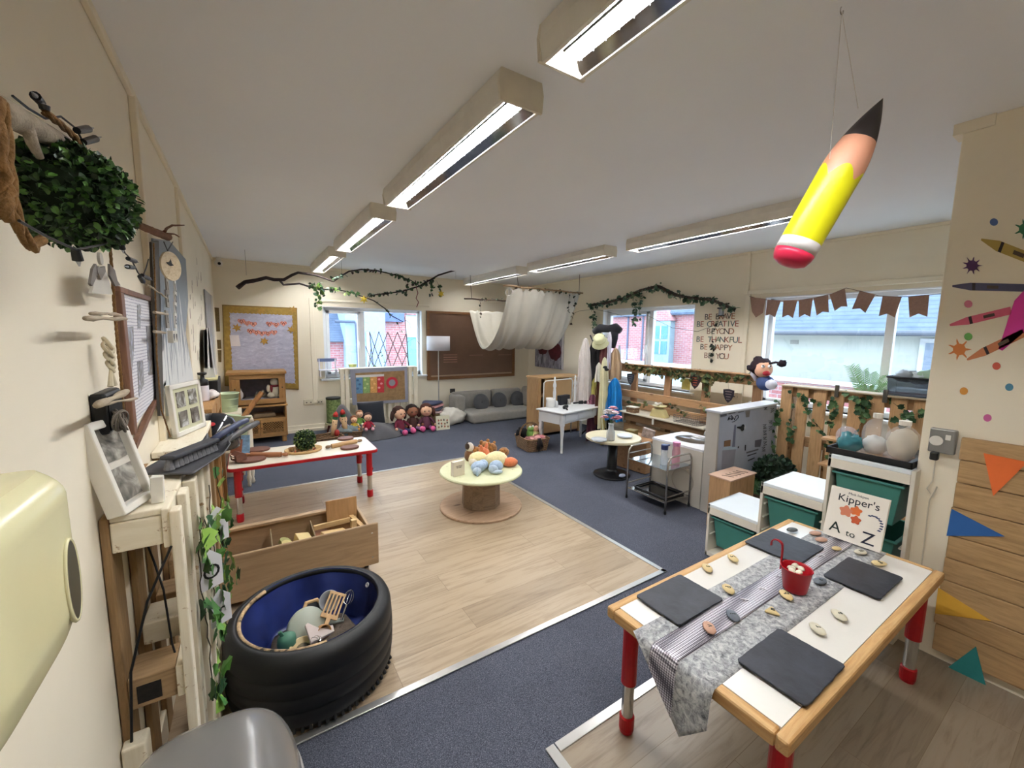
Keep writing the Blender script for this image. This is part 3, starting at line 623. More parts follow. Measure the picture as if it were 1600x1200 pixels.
plush('knitted_toy', 'blue-grey knitted animal lying at the front left of the reel table', 748, 737, [('body', BK, [((0, 0, .035), (.062, .045, .036)), ((.055, .01, .034), (.034, .034, .033)), ((-.02, -.03, .05), (.03, .022, .02))]), ('head', BK2, [((-.055, -.035, .026), (.03, .026, .025))]), ('ear', BK, [((-.07, -.052, .02), (.014, .006, .022))])], .35)
plush('knitted_toy', 'blue-grey knitted elephant with drooping trunk at the front of the reel table', 775, 737, [('body', BK, [((0, 0, .038), (.05, .042, .038))]), ('ear', BK2, [((-.04, -.018, .03), (.018, .034, .028), .5)]), ('trunk', BK2, [((-.03, -.05, .018), (.034, .011, .012), -.4)]), ('hind_leg', BK, [((.045, .02, .02), (.02, .02, .02))])], .2)
plush('knitted_toy', 'cream and white knitted lamb behind the blue toys on the reel table', 746, 726, [('body', YK, [((0, 0, .045), (.07, .05, .045)), ((.03, .035, .03), (.05, .04, .03))]), ('head', CR, [((-.055, -.02, .032), (.03, .03, .028))])], .2)
plush('knitted_toy', 'large cream knitted tortoise shell in the middle of the reel table', 775, 728, [('body', YK, [((0, 0, .045), (.085, .07, .055))]), ('foot', YK, [((-.03, -.06, .02), (.035, .03, .02))]), ('tail', YK, [((.07, -.03, .02), (.03, .022, .02))])], .1)
plush('knitted_toy', 'orange knitted fox with pointed ear at the back of the reel table', 757, 721, [('body', OK_, [((0, 0, .05), (.04, .035, .05)), ((-.02, .0, .075), (.025, .022, .034), 0, .4)]), ('ear', OK_, [((-.035, -.01, .10), (.014, .011, .03), 0, -.3), ((.015, 0, .105), (.013, .011, .028), 0, .3)])], .2)
plush('knitted_toy', 'orange knitted fish at the right edge of the reel table', 797, 729, [('body', OK_, [((0, 0, .032), (.055, .036, .032))]), ('tail', OK_, [((-.055, .01, .03), (.022, .014, .028), .3)])], -.4)
plush('knitted_toy', 'brown and white spotted knitted dog behind the book on the reel table', 733, 720, [('body', BR, [((0, 0, .04), (.035, .035, .045))]), ('head', mat('cfc6bb', .95, sheen=.3), [((0, -.005, .10), (.028, .03, .034))]), ('ear', knit('3a2a22'), [((-.024, 0, .11), (.011, .02, .024)), ((.018, .024, .11), (.011, .014, .022))])], .5)
for i, (x, y, s_) in enumerate(((745, 714.5, .8), (757, 711, 1.05), (768, 710.5, .9))):
    plush('spotted_toy', ('brown spotted soft toy ', 'largest brown spotted soft toy ', 'right brown spotted soft toy ')[i]+'at the back of the reel table', x, y, [('body', SPOT, [((0, 0, .05), (.05, .04, .05))]), ('ear', SPOT, [((-.03, 0, .098), (.015, .01, .016)), ((.03, 0, .098), (.015, .01, .016))])], .2, s=s_)
plush('spotted_toy', 'small brown spotted soft toy at the far right behind the tortoise on the reel table', 787, 714, [('body', SPOT, [((0, 0, .036), (.045, .036, .036))])], .2)
o = at_z(709, 746, ZT); o2 = at_z(728, 741, ZT)
cbk, r, u, n = book('card_box_book', 'small cream book standing open like a box at the left of the reel table', (o.x, o.y, ZT+.001), (o2-o), (0, 0, 1), .115, .13, .045, mat('d9cdb8', .6))
text('who lives in\nthe jungle', .013, frame_m(Vector((o.x, o.y, ZT))+r*.055+u*.085+n*.001, r, u), mat('6b5b50', .6), cbk, name='cover_lettering')
text('a b c', .022, frame_m(Vector((o.x, o.y, ZT))+r*.055+u*.035+n*.001, r, u), mat('b8604a', .6), cbk, name='cover_lettering') if 0 else None
# ---------------- wooden toy trolley box ----------------
BW = wood('a08464', 'b29674', 0, .6, .5, bump=.06); BW1 = wood('a08464', 'b29674', 1, .6, .5, bump=.06); PALE = wood('c29e6a', 'd8b884', 0, .9)
TB = thing('wooden_toy_box', 'long beech-wood toy box on casters, filled with wooden blocks, beside the tyre', 'toy box', (.2, 2.9, 0))
def tb(x0, x1, y0, y1, z0, z1, nm, m=BW, bev=.004): return MB().bx(x0, x1, y0, y1, z0, z1).build(nm, m, TB, bev=bev, world=True)
XB0 = -.335
tb(XB0, .672, 2.675, 2.692, .045, .335, 'front_panel', bev=.012); tb(XB0, .62, 3.075, 3.092, .045, .335, 'back_panel'); tb(XB0, .62, 2.692, 3.075, .06, .078, 'bottom_board')
tb(.602, .62, 2.692, 3.092, .078, .325, 'side_panel', BW1); tb(XB0, XB0+.018, 2.692, 3.075, .078, .335, 'side_panel', BW1)
tb(XB0+.02, .60, 3.045, 3.075, .318, .338, 'top_rail'); 
for x in (.06, .30): tb(x-.004, x+.004, 2.692, 3.045, .078, .292, 'divider', mat('8c7a5c', .6))
for x in (.60, -.25):
    for y in (2.74, 3.03): MB().cyl((x-.01, y, .028), (x+.01, y, .028), .026, n=16).cyl((x, y, .03), (x, y, .06), .01, n=8).build('caster', BLACK, TB, world=True)
for z in (.27, .10): MB().lathe([(0, 0), (.006, 0), (.006, .002), (0, .003)], (.63, 2.6755, z), 12, ax=(0, -1, 0)).build('screw', CHROME, TB, world=True)
tag(MB().box((.50, 2.985, .30), (.205, .014, .245), rx=-.12).build('square_board', wood('a0784c', 'b58d60', 2, .6), bev=.003), 'square brown board standing upright in the right end of the toy box', 'board')
def block(nm, lab, loc, sz, rz=0, rx=0, ry=0, m=PALE, grp='wooden blocks in the toy box'):
    return tag(MB().box(loc, sz, rz, rx, ry).build(nm, m, bev=.003), lab, 'wooden block', grp)
block('wooden_block', 'flat wooden block lying across the right bin of the toy box', (.42, 2.85, .255), (.16, .05, .022), .35, .0, .2); block('wooden_block', 'small wooden plank leaning under the flat block in the toy box', (.375, 2.80, .235), (.12, .035, .02), -.35, 0, .15)
block('wooden_block', 'square pale block in the middle of the right bin', (.455, 2.79, .235), (.11, .09, .05), .1); block('wooden_block', 'upright pale block standing in the right bin', (.53, 2.77, .275), (.035, .03, .15), .2, 0, .05)
block('wooden_block', 'long pale block along the right side of the toy box', (.575, 2.87, .28), (.03, .24, .03), .15); block('wooden_block', 'pale strip below the upright square board', (.45, 2.955, .27), (.28, .02, .035), .05)
block('wooden_block', 'dark wooden base board of the right bin', (.375, 2.89, .22), (.12, .2, .02), .1, 0, .1, wood('7a4f38', '8c5f44'))
block('wooden_block', 'big pale yellow block in the middle bin of the toy box', (.235, 2.85, .245), (.085, .11, .06), .2, .1, .25, mat('cdb882', .6)); 
for i, (x, y, z, r_) in enumerate(((.14, 2.86, .225, .04), (.09, 2.83, .22, .03), (.175, 2.80, .23, .028), (.13, 2.95, .21, .035))):
    tag(MB().cyl((x, y, z), (x+.01, y-.004, z+.022), r_, n=20).build('wooden_disc', mat(('c2b176', 'bfa468', 'c8b070', '9c9860')[i], .6), bev=.002), ('large', 'small', 'tilted', 'olive')[i]+' round wooden disc in the middle bin of the toy box', 'wooden block', 'wooden discs in the toy box')
for i, (x, y, z) in enumerate(((-.08, 2.77, .20), (-.11, 2.80, .18), (-.05, 2.74, .175), (-.2, 2.85, .16))):
    block('wooden_block', ('light cube on top of the pile', 'cube left of the pile', 'cube at the front of the pile', 'cube in the far corner')[i]+' in the left bin of the toy box', (x, y, z), (.04, .035, .035), i*.5, .2*i, 0, mat('c99f70', .6))
for x0, x1 in ((XB0+.03, .05), (.075, .285), (.315, .59)):
    tag(MB().bx(x0, x1, 2.70, 3.04, .079, .16).build('block_layer', mat('a07c50', .8, var=.5, sc=30, bump=.6)), 'loose wooden blocks filling the bottom of one bin of the toy box', 'wooden blocks', None, 'stuff')
# ---------------- tyre with blue lining and play kitchenware ----------------
TC = (.19, 1.985)
def tyre_mat():
    t = NT('worn_black_rubber'); v = t.coord(); n = t.noise(v, 6, 5, .6); return t.fin(t.ramp(n, [(.35, c('080809')), (.7, c('111113'))]), .55, 0, .45)
TY = thing('car_tyre', 'large black car tyre lying flat as a tub beside the wooden toy box', 'tyre', (TC[0], TC[1], 0))
TM = tyre_mat(); P = [(.262, .03), (.262, .012), (.29, .0), (.325, .012), (.345, .05), (.351, .10), (.3475, .105), (.3475, .113), (.352, .118), (.353, .165), (.3495, .17), (.3495, .178), (.353, .183), (.352, .235), (.3485, .24), (.3485, .248), (.351, .253), (.347, .305), (.337, .327), (.318, .338), (.304, .344), (.300, .339), (.297, .344), (.286, .336), (.286, .318), (.30, .30), (.33, .24), (.33, .1), (.29, .04)]
MB().lathe(P, n=96, closed=True).build('rubber_casing', TM, TY, smooth=True)
for i in range(50, 68):
    a = 2*PI*i/72; MB().box((.339*math.cos(a), .339*math.sin(a), .036), (.014, .012, .03), rz=a, ry=-.5).build('tread_block', TM, TY, bev=.003)
def scuff():
    t = NT('worn_beige_rubber'); n = t.noise(t.coord(), 14, 5, .7); return t.fin(t.ramp(n, [(.40, c('c9a982')), (.56, c('8c7458')), (.63, c('2a2624'))]), .8)
MB().torus((0, 0, .336), .289, .009, 48, 8, a0=PI*.72, a1=PI*1.52).build('worn_rim', scuff(), TY, smooth=True)
ln = NT('navy_waterproof_cloth'); nn = ln.noise(ln.coord(), 5, 3); ln.fin(ln.ramp(nn, [(.3, c('16204e')), (.7, c('2c3c80'))]), .42, 0, .5)
def lin(u_, v_):
    a = 2*PI*u_; R = .290-.06*v_+(.010*math.sin(9*a)+.012*math.sin(4*a+1.5))*min(1, v_*2.2); z = .342-.25*v_**.8 if v_ < .86 else .342-.25*.86**.8-(v_-.86)*.1
    if v_ > .86: R = (.290-.06*v_)*(1-(v_-.86)/.14)
    return (R*math.cos(a), R*math.sin(a), z+.006*math.sin(7*a)*v_)
MB().grid(lin, 96, 22).build('blue_lining', ln.m, TY, smooth=True)
MB().torus((.262, .07, .305), .009, .004, 16, 6, ax=(-.9, -.2, .5)).build('eyelet', mat('c8c8cc', .3, .5), TY)
def kt(nm, lab, cat, loc, f, rot=(0, 0, 0)):
    t = thing(nm, lab, cat, loc, rot=rot, group='play kitchenware in the tyre tub'); f(t); return t
ZB = .105
SAGE, WOODP = mat('a3a89a', .45), wood('b48f62', 'cda97a', 0, 1.2)
def pan(t):
    MB().lathe([(0, 0), (.075, 0), (.083, .008), (.083, .05), (.079, .05), (.077, .008), (0, .006)], n=40).build('pan_body', SAGE, t, smooth=True); MB().box((.125, 0, .04), (.09, .022, .012)).build('pan_handle', SAGE, t, bev=.005)
kt('toy_pan', 'sage green toy saucepan lying upside down in the tyre tub', 'toy pan', (.165, 1.99, .235), pan, (-2.3, .15, 0))
def spat(t):
    m = MB(); m.box((-.06, 0, 0), (.10, .02, .008)); 
    for i in range(5): m.box((.04, -.034+.017*i, 0), (.105, .009, .007))
    m.box((-.012, 0, 0), (.02, .08, .007)); m.box((.092, 0, 0), (.014, .08, .007)); m.build('slotted_head', WOODP, t, bev=.002)
kt('slotted_spatula', 'wooden slotted spatula leaning in the tyre tub', 'spatula', (.265, 2.0, .25), spat, (.5, -.6, .9))
kt('toy_ladle', 'grey round toy ladle behind the spatula in the tyre tub', 'ladle', (.265, 2.09, .25), lambda t: (MB().lathe([(0, 0), (.03, .006), (.047, .03), (.049, .05), (.045, .05), (.028, .01), (0, .005)], n=28).build('bowl', mat('8f9296', .4), t, smooth=True), MB().tube([(0, -.045, .045), (0, -.08, .0), (0, -.11, -.05)], .006).build('ladle_handle', mat('8f9296', .4), t)), (.8, .2, 0))
def board(t): MB().torus((0, 0, 0), .05, .010, 6, 8).build('hex_rim', WOODP, t); MB().lathe([(.048, -.005), (.048, .003)], n=6).build('board', BLACK, t)
kt('hexagonal_trivet', 'wooden hexagonal ring with black middle behind the toy pan', 'trivet', (.20, 2.09, .235), board, (.9, .1, .2))
kt('toy_jug', 'small green toy jug at the left of the tyre tub', 'toy jug', (.075, 1.94, .20), lambda t: (MB().lathe([(0, 0), (.035, 0), (.04, .02), (.036, .05), (.02, .06), (0, .062)], n=24).build('jug_body', mat('3f6d58', .45), t, smooth=True), MB().box((-.02, .0, .07), (.014, .012, .03), ry=-.4).build('spout', mat('3f6d58', .45), t, bev=.003)))
kt('wooden_cup', 'small wooden cup lying beside the toy pan', 'toy cup', (.22, 1.95, .22), lambda t: MB().lathe([(0, 0), (.022, 0), (.03, .05), (.026, .05), (.019, .005), (0, .004)], n=20).build('cup_body', mat('b98a58', .5), t, smooth=True), (1.2, .3, 0))
kt('toy_plate', 'wooden toy plate with metal disc at the front of the tyre tub', 'toy plate', (.135, 1.885, .20), lambda t: (MB().lathe([(0, 0), (.05, 0), (.058, .012), (.053, .012), (.047, .005), (0, .004)], n=28).build('plate_rim', mat('c9b283', .5), t, smooth=True), MB().lathe([(0, .006), (.03, .006), (0, .012)], n=20).build('metal_disc', CHROME, t, smooth=True)), (.3, .1, 0))
kt('toy_scoop', 'pinkish grey toy scoop at the front of the tyre tub', 'toy scoop', (.20, 1.90, .225), lambda t: MB().poly([(-.05, -.03, 0), (.06, -.02, .01), (.07, .02, .01), (.02, .03, 0), (-.03, .07, .02), (-.045, .06, .02)], (0, 0, .012)).build('scoop', mat('b9aaa2', .45), t, bev=.003), (.2, .2, .3))
def whisk(t):
    for i in range(5): a = PI*i/5; MB().tube([(0, 0, 0)]+[(.024*math.sin(b_)*math.cos(a), .024*math.sin(b_)*math.sin(a), .035+.035*-math.cos(b_)) for b_ in [PI*k/10 for k in range(11)]], .0015, 5).build('whisk_wire', CHROME, t)
    MB().cyl((0, 0, 0), (0, 0, -.07), .006).build('whisk_handle', CHROME, t)
kt('metal_whisk', 'small metal whisk at the front of the tyre tub', 'whisk', (.17, 1.875, .225), whisk, (.9, .6, 0)); kt('metal_whisk', 'metal whisk tilted against the right side of the tyre lining', 'whisk', (.345, 2.03, .25), whisk, (-.7, .7, 0))
tag(MB().sph((.19, 1.985, .13), (.19, .19, .055), 24, 10, wob=.3, sd=4).build('kitchenware_pile', mat('54483c', .7, var=.6, sc=25, bump=.4), smooth=True), 'jumble of play kitchenware at the bottom of the tyre tub', 'toys', None, 'stuff')
# ---------------- red-edged low table with baking things ----------------
RZT = .478
RT_ = thing('red_edged_table', 'low children\'s table with pale top, red edging and red adjustable legs', 'table', (.4, 4.2, 0))
def rrect(x0, x1, y0, y1, r, z, n=6):
    out = []
    for cx, cy, a0 in ((x1-r, y1-r, 0), (x0+r, y1-r, PI/2), (x0+r, y0+r, PI), (x1-r, y0+r, 1.5*PI)):
        out += [Vector((cx+r*math.cos(a0+PI/2*i/n), cy+r*math.sin(a0+PI/2*i/n), z)) for i in range(n+1)]
    return out
MB().poly(rrect(-.192, 1.002, 3.938, 4.502, .045, RZT-.003), (0, 0, .003)).build('tabletop', mat('ddd6c4', .3, var=.05), RT_, world=True)
MB().poly(rrect(-.2, 1.01, 3.93, 4.51, .05, RZT-.03), (0, 0, .027)).build('red_edging', RED, RT_, world=True, bev=.004)
for x, y in ((-.53, -.22), (.53, -.22), (.53, .22), (-.53, .22)): leg(RT_, x, y, RZT-.03, .028)
WAL = wood('5c382a', '70483a', 0, 1.2); 
def ondisc(px, py, lab, r=.11): p = at_z(px, py, RZT+.01); return tag(MB().lathe([(0, 0), (r*.95, 0), (r, .006), (r, .014), (r*.96, .02), (0, .02)], (p.x, p.y, RZT+.0005), 36, sy=.82).build('wooden_disc_board', WAL, smooth=False), lab, 'chopping board', 'round wooden boards on the red-edged table')
ondisc(394, 718, 'round brown board at the near left corner of the red-edged table', .105); ondisc(402, 702.5, 'round brown board at the back left under the rolling pin', .105); ondisc(546.5, 699, 'round brown board at the near right of the red-edged table', .085); ondisc(540, 685, 'round brown board behind the right rolling pin', .08)
def pin(a, b_, lab, m, r=.022, end=None):
    A = at_z(*a, RZT+.03); B_ = at_z(*b_, RZT+.03); L = (B_-A).length; t = thing('rolling_pin', lab, 'rolling pin', ((A.x+B_.x)/2, (A.y+B_.y)/2, RZT+.0225+.0), math.atan2(B_.y-A.y, B_.x-A.x), 'rolling pins on the red-edged table')
    MB().cyl((-L*.34, 0, 0), (L*.34, 0, 0), r, n=24).build('roller', m, t, bev=.003)
    for s_ in (-1, 1): MB().lathe([(.008, 0), (.010, .008), (.015, .02), (.017, .035), (.013, .052), (0, .06)], (s_*(L*.34), 0, 0), 18, ax=(s_, 0, 0)).build('pin_handle', end or m, t, smooth=True)
    return t
pin((508, 698), (566, 686.5), 'pale wooden rolling pin at the right of the red-edged table', wood('a58055', 'bf9a6a', 0, 1.2), end=wood('6e5238', '86684a')); pin((380, 709.5), (451, 708.5), 'darker wooden rolling pin at the left of the red-edged table', wood('95603f', 'a97450', 0, 1.2))
p = at_z(474, 704, RZT); 
TRY = thing('round_wicker_tray', 'round wooden tray with raised rim in the middle of the red-edged table', 'tray', (p.x, p.y-.02, RZT), .0)
MB().lathe([(0, 0), (.15, 0), (.158, .008), (.16, .026), (.153, .026), (.148, .008), (0, .006)], n=48, sy=.8).build('tray_body', wood('b9935e', 'cfac78', 0, 1.2), TRY, smooth=True)
tx, ty = p.x, p.y-.02
def topiary(nm, lab, ctr, r, n, L, cat='plant', group=None, mats=None, core='1c2a18', stemto=None, squash=1):
    t = thing(nm, lab, cat, ctr, 0, group); MB().sph((0, 0, 0), (r*.86, r*.86, r*.86*squash), 16, 10).build('core', mat(core, .9), t, smooth=True); b = MB(); mt = mats or greens()
    for i in range(n):
        q = rv(1); q = q.normalized() if q.length else Vector((0, 0, 1)); d = (q+rv(.8)).normalized(); pp = Vector((q.x, q.y, q.z*squash))*r*random.uniform(.82, .98); leaf(b, pp, d, q+rv(.3), L*random.uniform(.7, 1.2), L*.9, 'oval', random.randrange(len(mt)))
    b.build('leaves', mt, t); return t
topiary('box_ball_plant', 'small round green ball plant on the wooden tray of the red-edged table', (tx+.02, ty+.03, RZT+.10), .092, 700, .02, mats=[mat('2c4a26', .5), mat('7d9150', .5), mat('20351c', .5)])
tag(MB().lathe([(0, 0), (.02, 0), (.026, .035), (.022, .035), (.017, .004), (0, .004)], (tx-.10, ty+.02, RZT+.0065), 20).build('wooden_pot', wood('95744c', 'ab8a60', 2), smooth=False), 'tiny wooden pot at the left on the round tray', 'pot')
for i in range(9):
    a = i*.75+3; q = (tx+(.07+.02*(i % 3))*math.cos(a), ty-.02+.055*math.sin(a)); tag(MB().sph((q[0], q[1], RZT+.014), (.010, .009, .008), 8, 6, wob=.3, sd=i).build('wooden_bead', mat(('b07d4c', 'a8503a', '6b4a30')[i % 3], .6), smooth=True), 'small wooden bead or cone lying on the round tray', 'bead', 'beads and cones on the round tray')
p = at_z(361.5, 724, RZT)
HX = thing('hexagonal_wooden_toy', 'brown hexagonal wooden drum with striped sides at the left end of the red-edged table', 'wooden toy', (-.14, 4.16, RZT+.0)); MB().lathe([(.048, 0), (.048, .10)], (0, 0, .048), 6, ax=(.5, -1, 0)).build('drum_body', WAL, HX, bev=.003)
for z in (.02, .036): MB().box((-.01, -.03-.0, z+.03), (.045, .1, .008), rz=.2).build('pale_stripe', mat('d8cabb', .6), HX)
b_, r, u, n = book('childrens_book', 'light blue and pink patterned book leaning at the back left of the red-edged table', (-.135, 4.40, RZT), (1, -.3, 0), (-.1, .2, 1), .10, .17, .012, mat('7fa3c4', .5, var=.35, sc=40))
b_, r, u, n = book('childrens_book', 'brown covered book leaning behind the wooden drum at the left end of the red-edged table', (-.19, 4.36, RZT), (1, -.4, 0), (.15, .3, 1), .09, .15, .012, mat('8c5640', .6, var=.2, sc=30))
# ---------------- left wall, near: whitewashed pallet with things on it ----------------
def whitewash(axis):
    t = NT('whitewashed_wood'); sc = [5, 5, 5]; sc[axis] = .8; n = t.noise(t.coord(tuple(sc)), 4, 6, .7, .5); n2 = t.noise(t.coord(), 24, 5, .75)
    col = t.mix(t.ramp(n2, [(.60, (0, 0, 0, 1)), (.68, (1, 1, 1, 1))]), t.ramp(n, [(.3, c('d8ccb2')), (.7, c('e8e0cc'))]), c('9c7c56')); t.bump(n, .3, .003); return t.fin(col, .75)
WWZ, WWY, WWX = whitewash(2), whitewash(1), whitewash(0); RAWZ, RAWY, RAWX = wood('806646', '987a54', 2, 1, .75, True, .3), wood('8e7454', 'a88a66', 1, 1, .75, True, .3), wood('8e7454', 'a88a66', 0, 1, .75, False, .3)
PL = thing('white_pallet', 'whitewashed wooden pallet standing on end against the left wall, ivy trailing down its front', 'pallet', (-.28, 1.75, 0))
def pb(x0, x1, y0, y1, z0, z1, nm, m, par=PL, bev=.004): return MB().bx(x0, x1, y0, y1, z0, z1).build(nm, m, par, bev=bev, world=True)
pb(-.364, -.345, 1.475, 1.575, .0, 1.088, 'back_board', RAWZ); pb(-.364, -.345, 1.72, 1.82, .0, 1.085, 'back_board', RAWZ); pb(-.364, -.345, 1.95, 2.05, .0, 1.085, 'back_board', RAWZ)
pb(-.344, -.225, 1.48, 2.05, 1.072, 1.092, 'top_board', WWY); pb(-.344, -.235, 1.478, 1.58, .985, 1.071, 'block', WWX)
pb(-.344, -.235, 1.482, 1.60, .50, .595, 'block', RAWX); MB().bx(-.325, -.27, 1.4805, 1.4815, .515, .57).build('black_stamp', mat('1c1814', .8, var=.5, sc=80), PL, world=True)
pb(-.344, -.235, 1.70, 1.83, .555, .63, 'block', WWX); pb(-.344, -.235, 1.48, 1.60, .05, .14, 'block', RAWX); pb(-.344, -.235, 1.93, 2.04, .5, .6, 'block', RAWX); pb(-.344, -.235, 1.93, 2.04, .985, 1.071, 'block', WWX)
for z0, z1 in ((.975, 1.092), (.50, .60), (.05, .15)): pb(-.234, -.216, 1.47, 2.05, z0, z1, 'face_rail', WWY)
for y0, y1, xo in ((1.458, 1.505, 0), (1.60, 1.675, .0), (1.73, 1.80, .012), (1.85, 1.93, .02), (1.97, 2.05, .03)): pb(-.215, -.190+xo, y0, y1, .012, 1.086, 'front_slat', WWZ)
for k, (x, y, z, ch) in enumerate(((-.150, 1.62, .80, 'O'), (-.135, 1.80, .88, 'J'), (-.140, 1.72, .60, 'r'))):
    t = thing('letter_card', 'white house-shaped card with letter %s hanging on the front of the white pallet' % ch, 'card', (x+.006, y, z), -1.0, 'letter cards on the white pallet')
    MB().poly([(0, -.035, -.06), (0, .035, -.06), (0, .035, .04), (0, 0, .075), (0, -.035, .04)], (.0015, 0, 0)).build('card', mat('dedce0', .6), t); text(ch, .07, XF[t]@frame_m(Vector((.003, 0, -.005)), (0, 1, 0), (0, 0, 1)), BLACK, t)
ivy([[(-.16, 1.60, 1.0), (-.165, 1.56, .9), (-.17, 1.60, .75), (-.17, 1.66, .62), (-.165, 1.62, .45), (-.168, 1.66, .3)], [(-.15, 1.86, 1.02), (-.15, 1.80, .92), (-.15, 1.84, .78), (-.145, 1.9, .6), (-.15, 1.85, .4)], [(-.165, 1.56, .92), (-.16, 1.70, .95), (-.15, 1.75, .82), (-.15, 1.72, .7), (-.15, 1.78, .5)], [(-.14, 1.99, 1.05), (-.13, 2.02, .9), (-.13, 2.0, .7), (-.13, 2.03, .55)]],
    'green ivy garland trailing down the front of the white pallet by the tyre', dens=48, L=.06, mats=[mat('3c6a34', .5), mat('5c8a44', .5), mat('8cb250', .5), mat('2c4c30', .55)], spread=.028, nrm=(1, 0, 0))
tag(MB().tube(resample([(-.30, 1.6, .985), (-.28, 1.6, .88), (-.26, 1.57, .80), (-.25, 1.56, .62), (-.21, 1.50, .45), (-.2, 1.47, .2), (-.21, 1.46, .01)], .05), .003, 6).tube([(-.215, 1.452, .985), (-.28, 1.468, .83), (-.33, 1.468, .63), (-.35, 1.46, .3), (-.35, 1.45, .0)], .0035, 6).build('black_cable', BLACK), 'thin black cables crossing the open end of the white pallet', 'cable')
tag(MB().box((-.335, 1.47, .33), (.055, .06, .18)).build('white_wood_block', whitewash(2), bev=.006), 'white painted wood block at the wall low in the bottom left corner', 'block')
def photo_mat(name, seed, a='2a2a28', b='b8b4aa'):
    t = NT(name); n = t.noise(t.coord(), 11+seed, 4, .55, 1.5); return t.fin(t.ramp(n, [(.3, c(a)), (.5, c('7c7870')), (.7, c(b))]), .35)
# big white frame leaning back on the wall
FR = thing('white_photo_frame', 'thick white frame with two black-and-white photos leaning on the wall above the pallet', 'photo frame', (-.318, 1.455, 1.097), rot=(0, -.24, -.30))
WF = mat('dedad0', .5)
MB().box((0, .065, .01), (.045, .13, .022)).build('frame_side', WF, FR, bev=.004); MB().box((0, .065, .249), (.045, .13, .022)).build('frame_side', WF, FR, bev=.004)
for y in (.0, .130): MB().box((0, y, .13), (.045, .016, .26)).build('frame_side', WF, FR, bev=.004)
MB().box((-.002, .065, .13), (.01, .118, .23)).build('mount', mat('cfcabf', .6), FR)
for i, z in enumerate((.075, .19)): MB().box((.005, .065, z), (.003, .10, .095)).build('photo', photo_mat('mono_photo_%d' % i, i), FR)
tag(MB().poly([(-.262, 1.525, 1.0935), (-.232, 1.525, 1.0935), (-.232, 1.545, 1.0935), (-.262, 1.56, 1.0935)], (.002, 0, .078)).build('white_letter_block', WF, bev=.002), 'small white wooden block standing beside the leaning photo frame', 'block')
# dustpan and brush
DP = thing('dustpan', 'dark grey dustpan lying on the pallets in front of the small photo frame', 'dustpan', (-.19, 1.90, 1.098), rot=(0, 0, -.52)); GP = mat('47474a', .5)
def dp(u, v):
    w = .095*(1 - .45*max(0, u-.55)/.45) if u < .9 else .05
    return ((v-.5)*2*w, -.15+.30*u, .012+.045*u*abs(2*v-1)**4+.025*max(0, u-.85)/.15)
MB().grid(dp, 20, 16).build('pan', GP, DP, thick=.004, smooth=True); MB().tube([(0, .14, .03), (0, .22, .045), (0, .33, .06), (0, .42, .066)], [.012, .013, .014, .012], 10).build('pan_handle', GP, DP, smooth=True)
BRU = thing('hand_brush', 'dark grey hand brush lying bristles down in the dustpan', 'brush', (-.195, 1.89, 1.125), rot=(0, 0, -.50))
MB().box((0, 0, .036), (.05, .25, .016)).build('brush_back', mat('3c3d42', .45), BRU, bev=.006); MB().tube([(0, .12, .037), (0, .2, .052), (0, .3, .064), (0, .36, .066)], [.014, .012, .013, .011], 10).build('brush_handle', mat('38405a', .45), BRU, smooth=True)
for i in range(11): MB().cyl((0, -.115+i*.023, .03), (.0, -.117+i*.0235, -.006), .009, .016, 8).build('bristle_tuft', mat('6a6a6c', .8, var=.3, sc=80, bump=.5), BRU)
# second, natural pallet + small frame
P2 = thing('natural_pallet', 'natural wooden pallet with a cream top board against the left wall behind the dustpan', 'pallet', (-.28, 2.8, 0))
pb(-.364, -.20, 2.20, 2.86, 1.062, 1.088, 'top_board', WWY, P2)
for y in (2.22, 2.5, 2.78): pb(-.364, -.345, y, y+.09, 0, 1.06, 'back_board', RAWZ, P2); pb(-.222, -.20, y-.02, y+.07, 0, 1.06, 'front_slat', WWZ if y < 2.4 else RAWZ, P2)
for z in (.96, .5, .06): pb(-.344, -.223, 2.22, 2.85, z, z+.095, 'rail', RAWY, P2)
F4 = thing('small_photo_frame', 'white frame with four small photos standing on the natural pallet by the wall', 'photo frame', (-.322, 2.44, 1.09), rot=(-.06, 0, 1.22)); q = WF
for x0, x1, z0, z1 in ((0, .27, 0, .022), (0, .27, .228, .25), (0, .022, .0, .25), (.248, .27, 0, .25)): MB().bx(x0, x1, -.022, 0, z0, z1).build('frame_side', q, F4, bev=.003)
MB().bx(.02, .25, -.014, -.002, .02, .23).build('mount', mat('c8c7a8', .6), F4)
for i in range(4): x = .05+.105*(i % 2); z = .04+.095*(i//2); MB().bx(x, x+.07, -.018, -.0142, z, z+.075).build('photo', photo_mat('colour_photo_%d' % i, 3+i, '3a2a26', 'cfd0d0'), F4)
# black speaker
SPK = thing('black_speaker', 'small black box speaker on the left wall beside the driftwood garland', 'speaker', (-.335, 1.60, 1.30)); MB().bx(-.03, .004, -.085, .075, .01, .125).build('speaker_body', BLACK, SPK, bev=.008); MB().bx(.004, .006, -.075, .065, .02, .115).build('speaker_grille', mat('0d0d0e', .9, bump=.4), SPK)
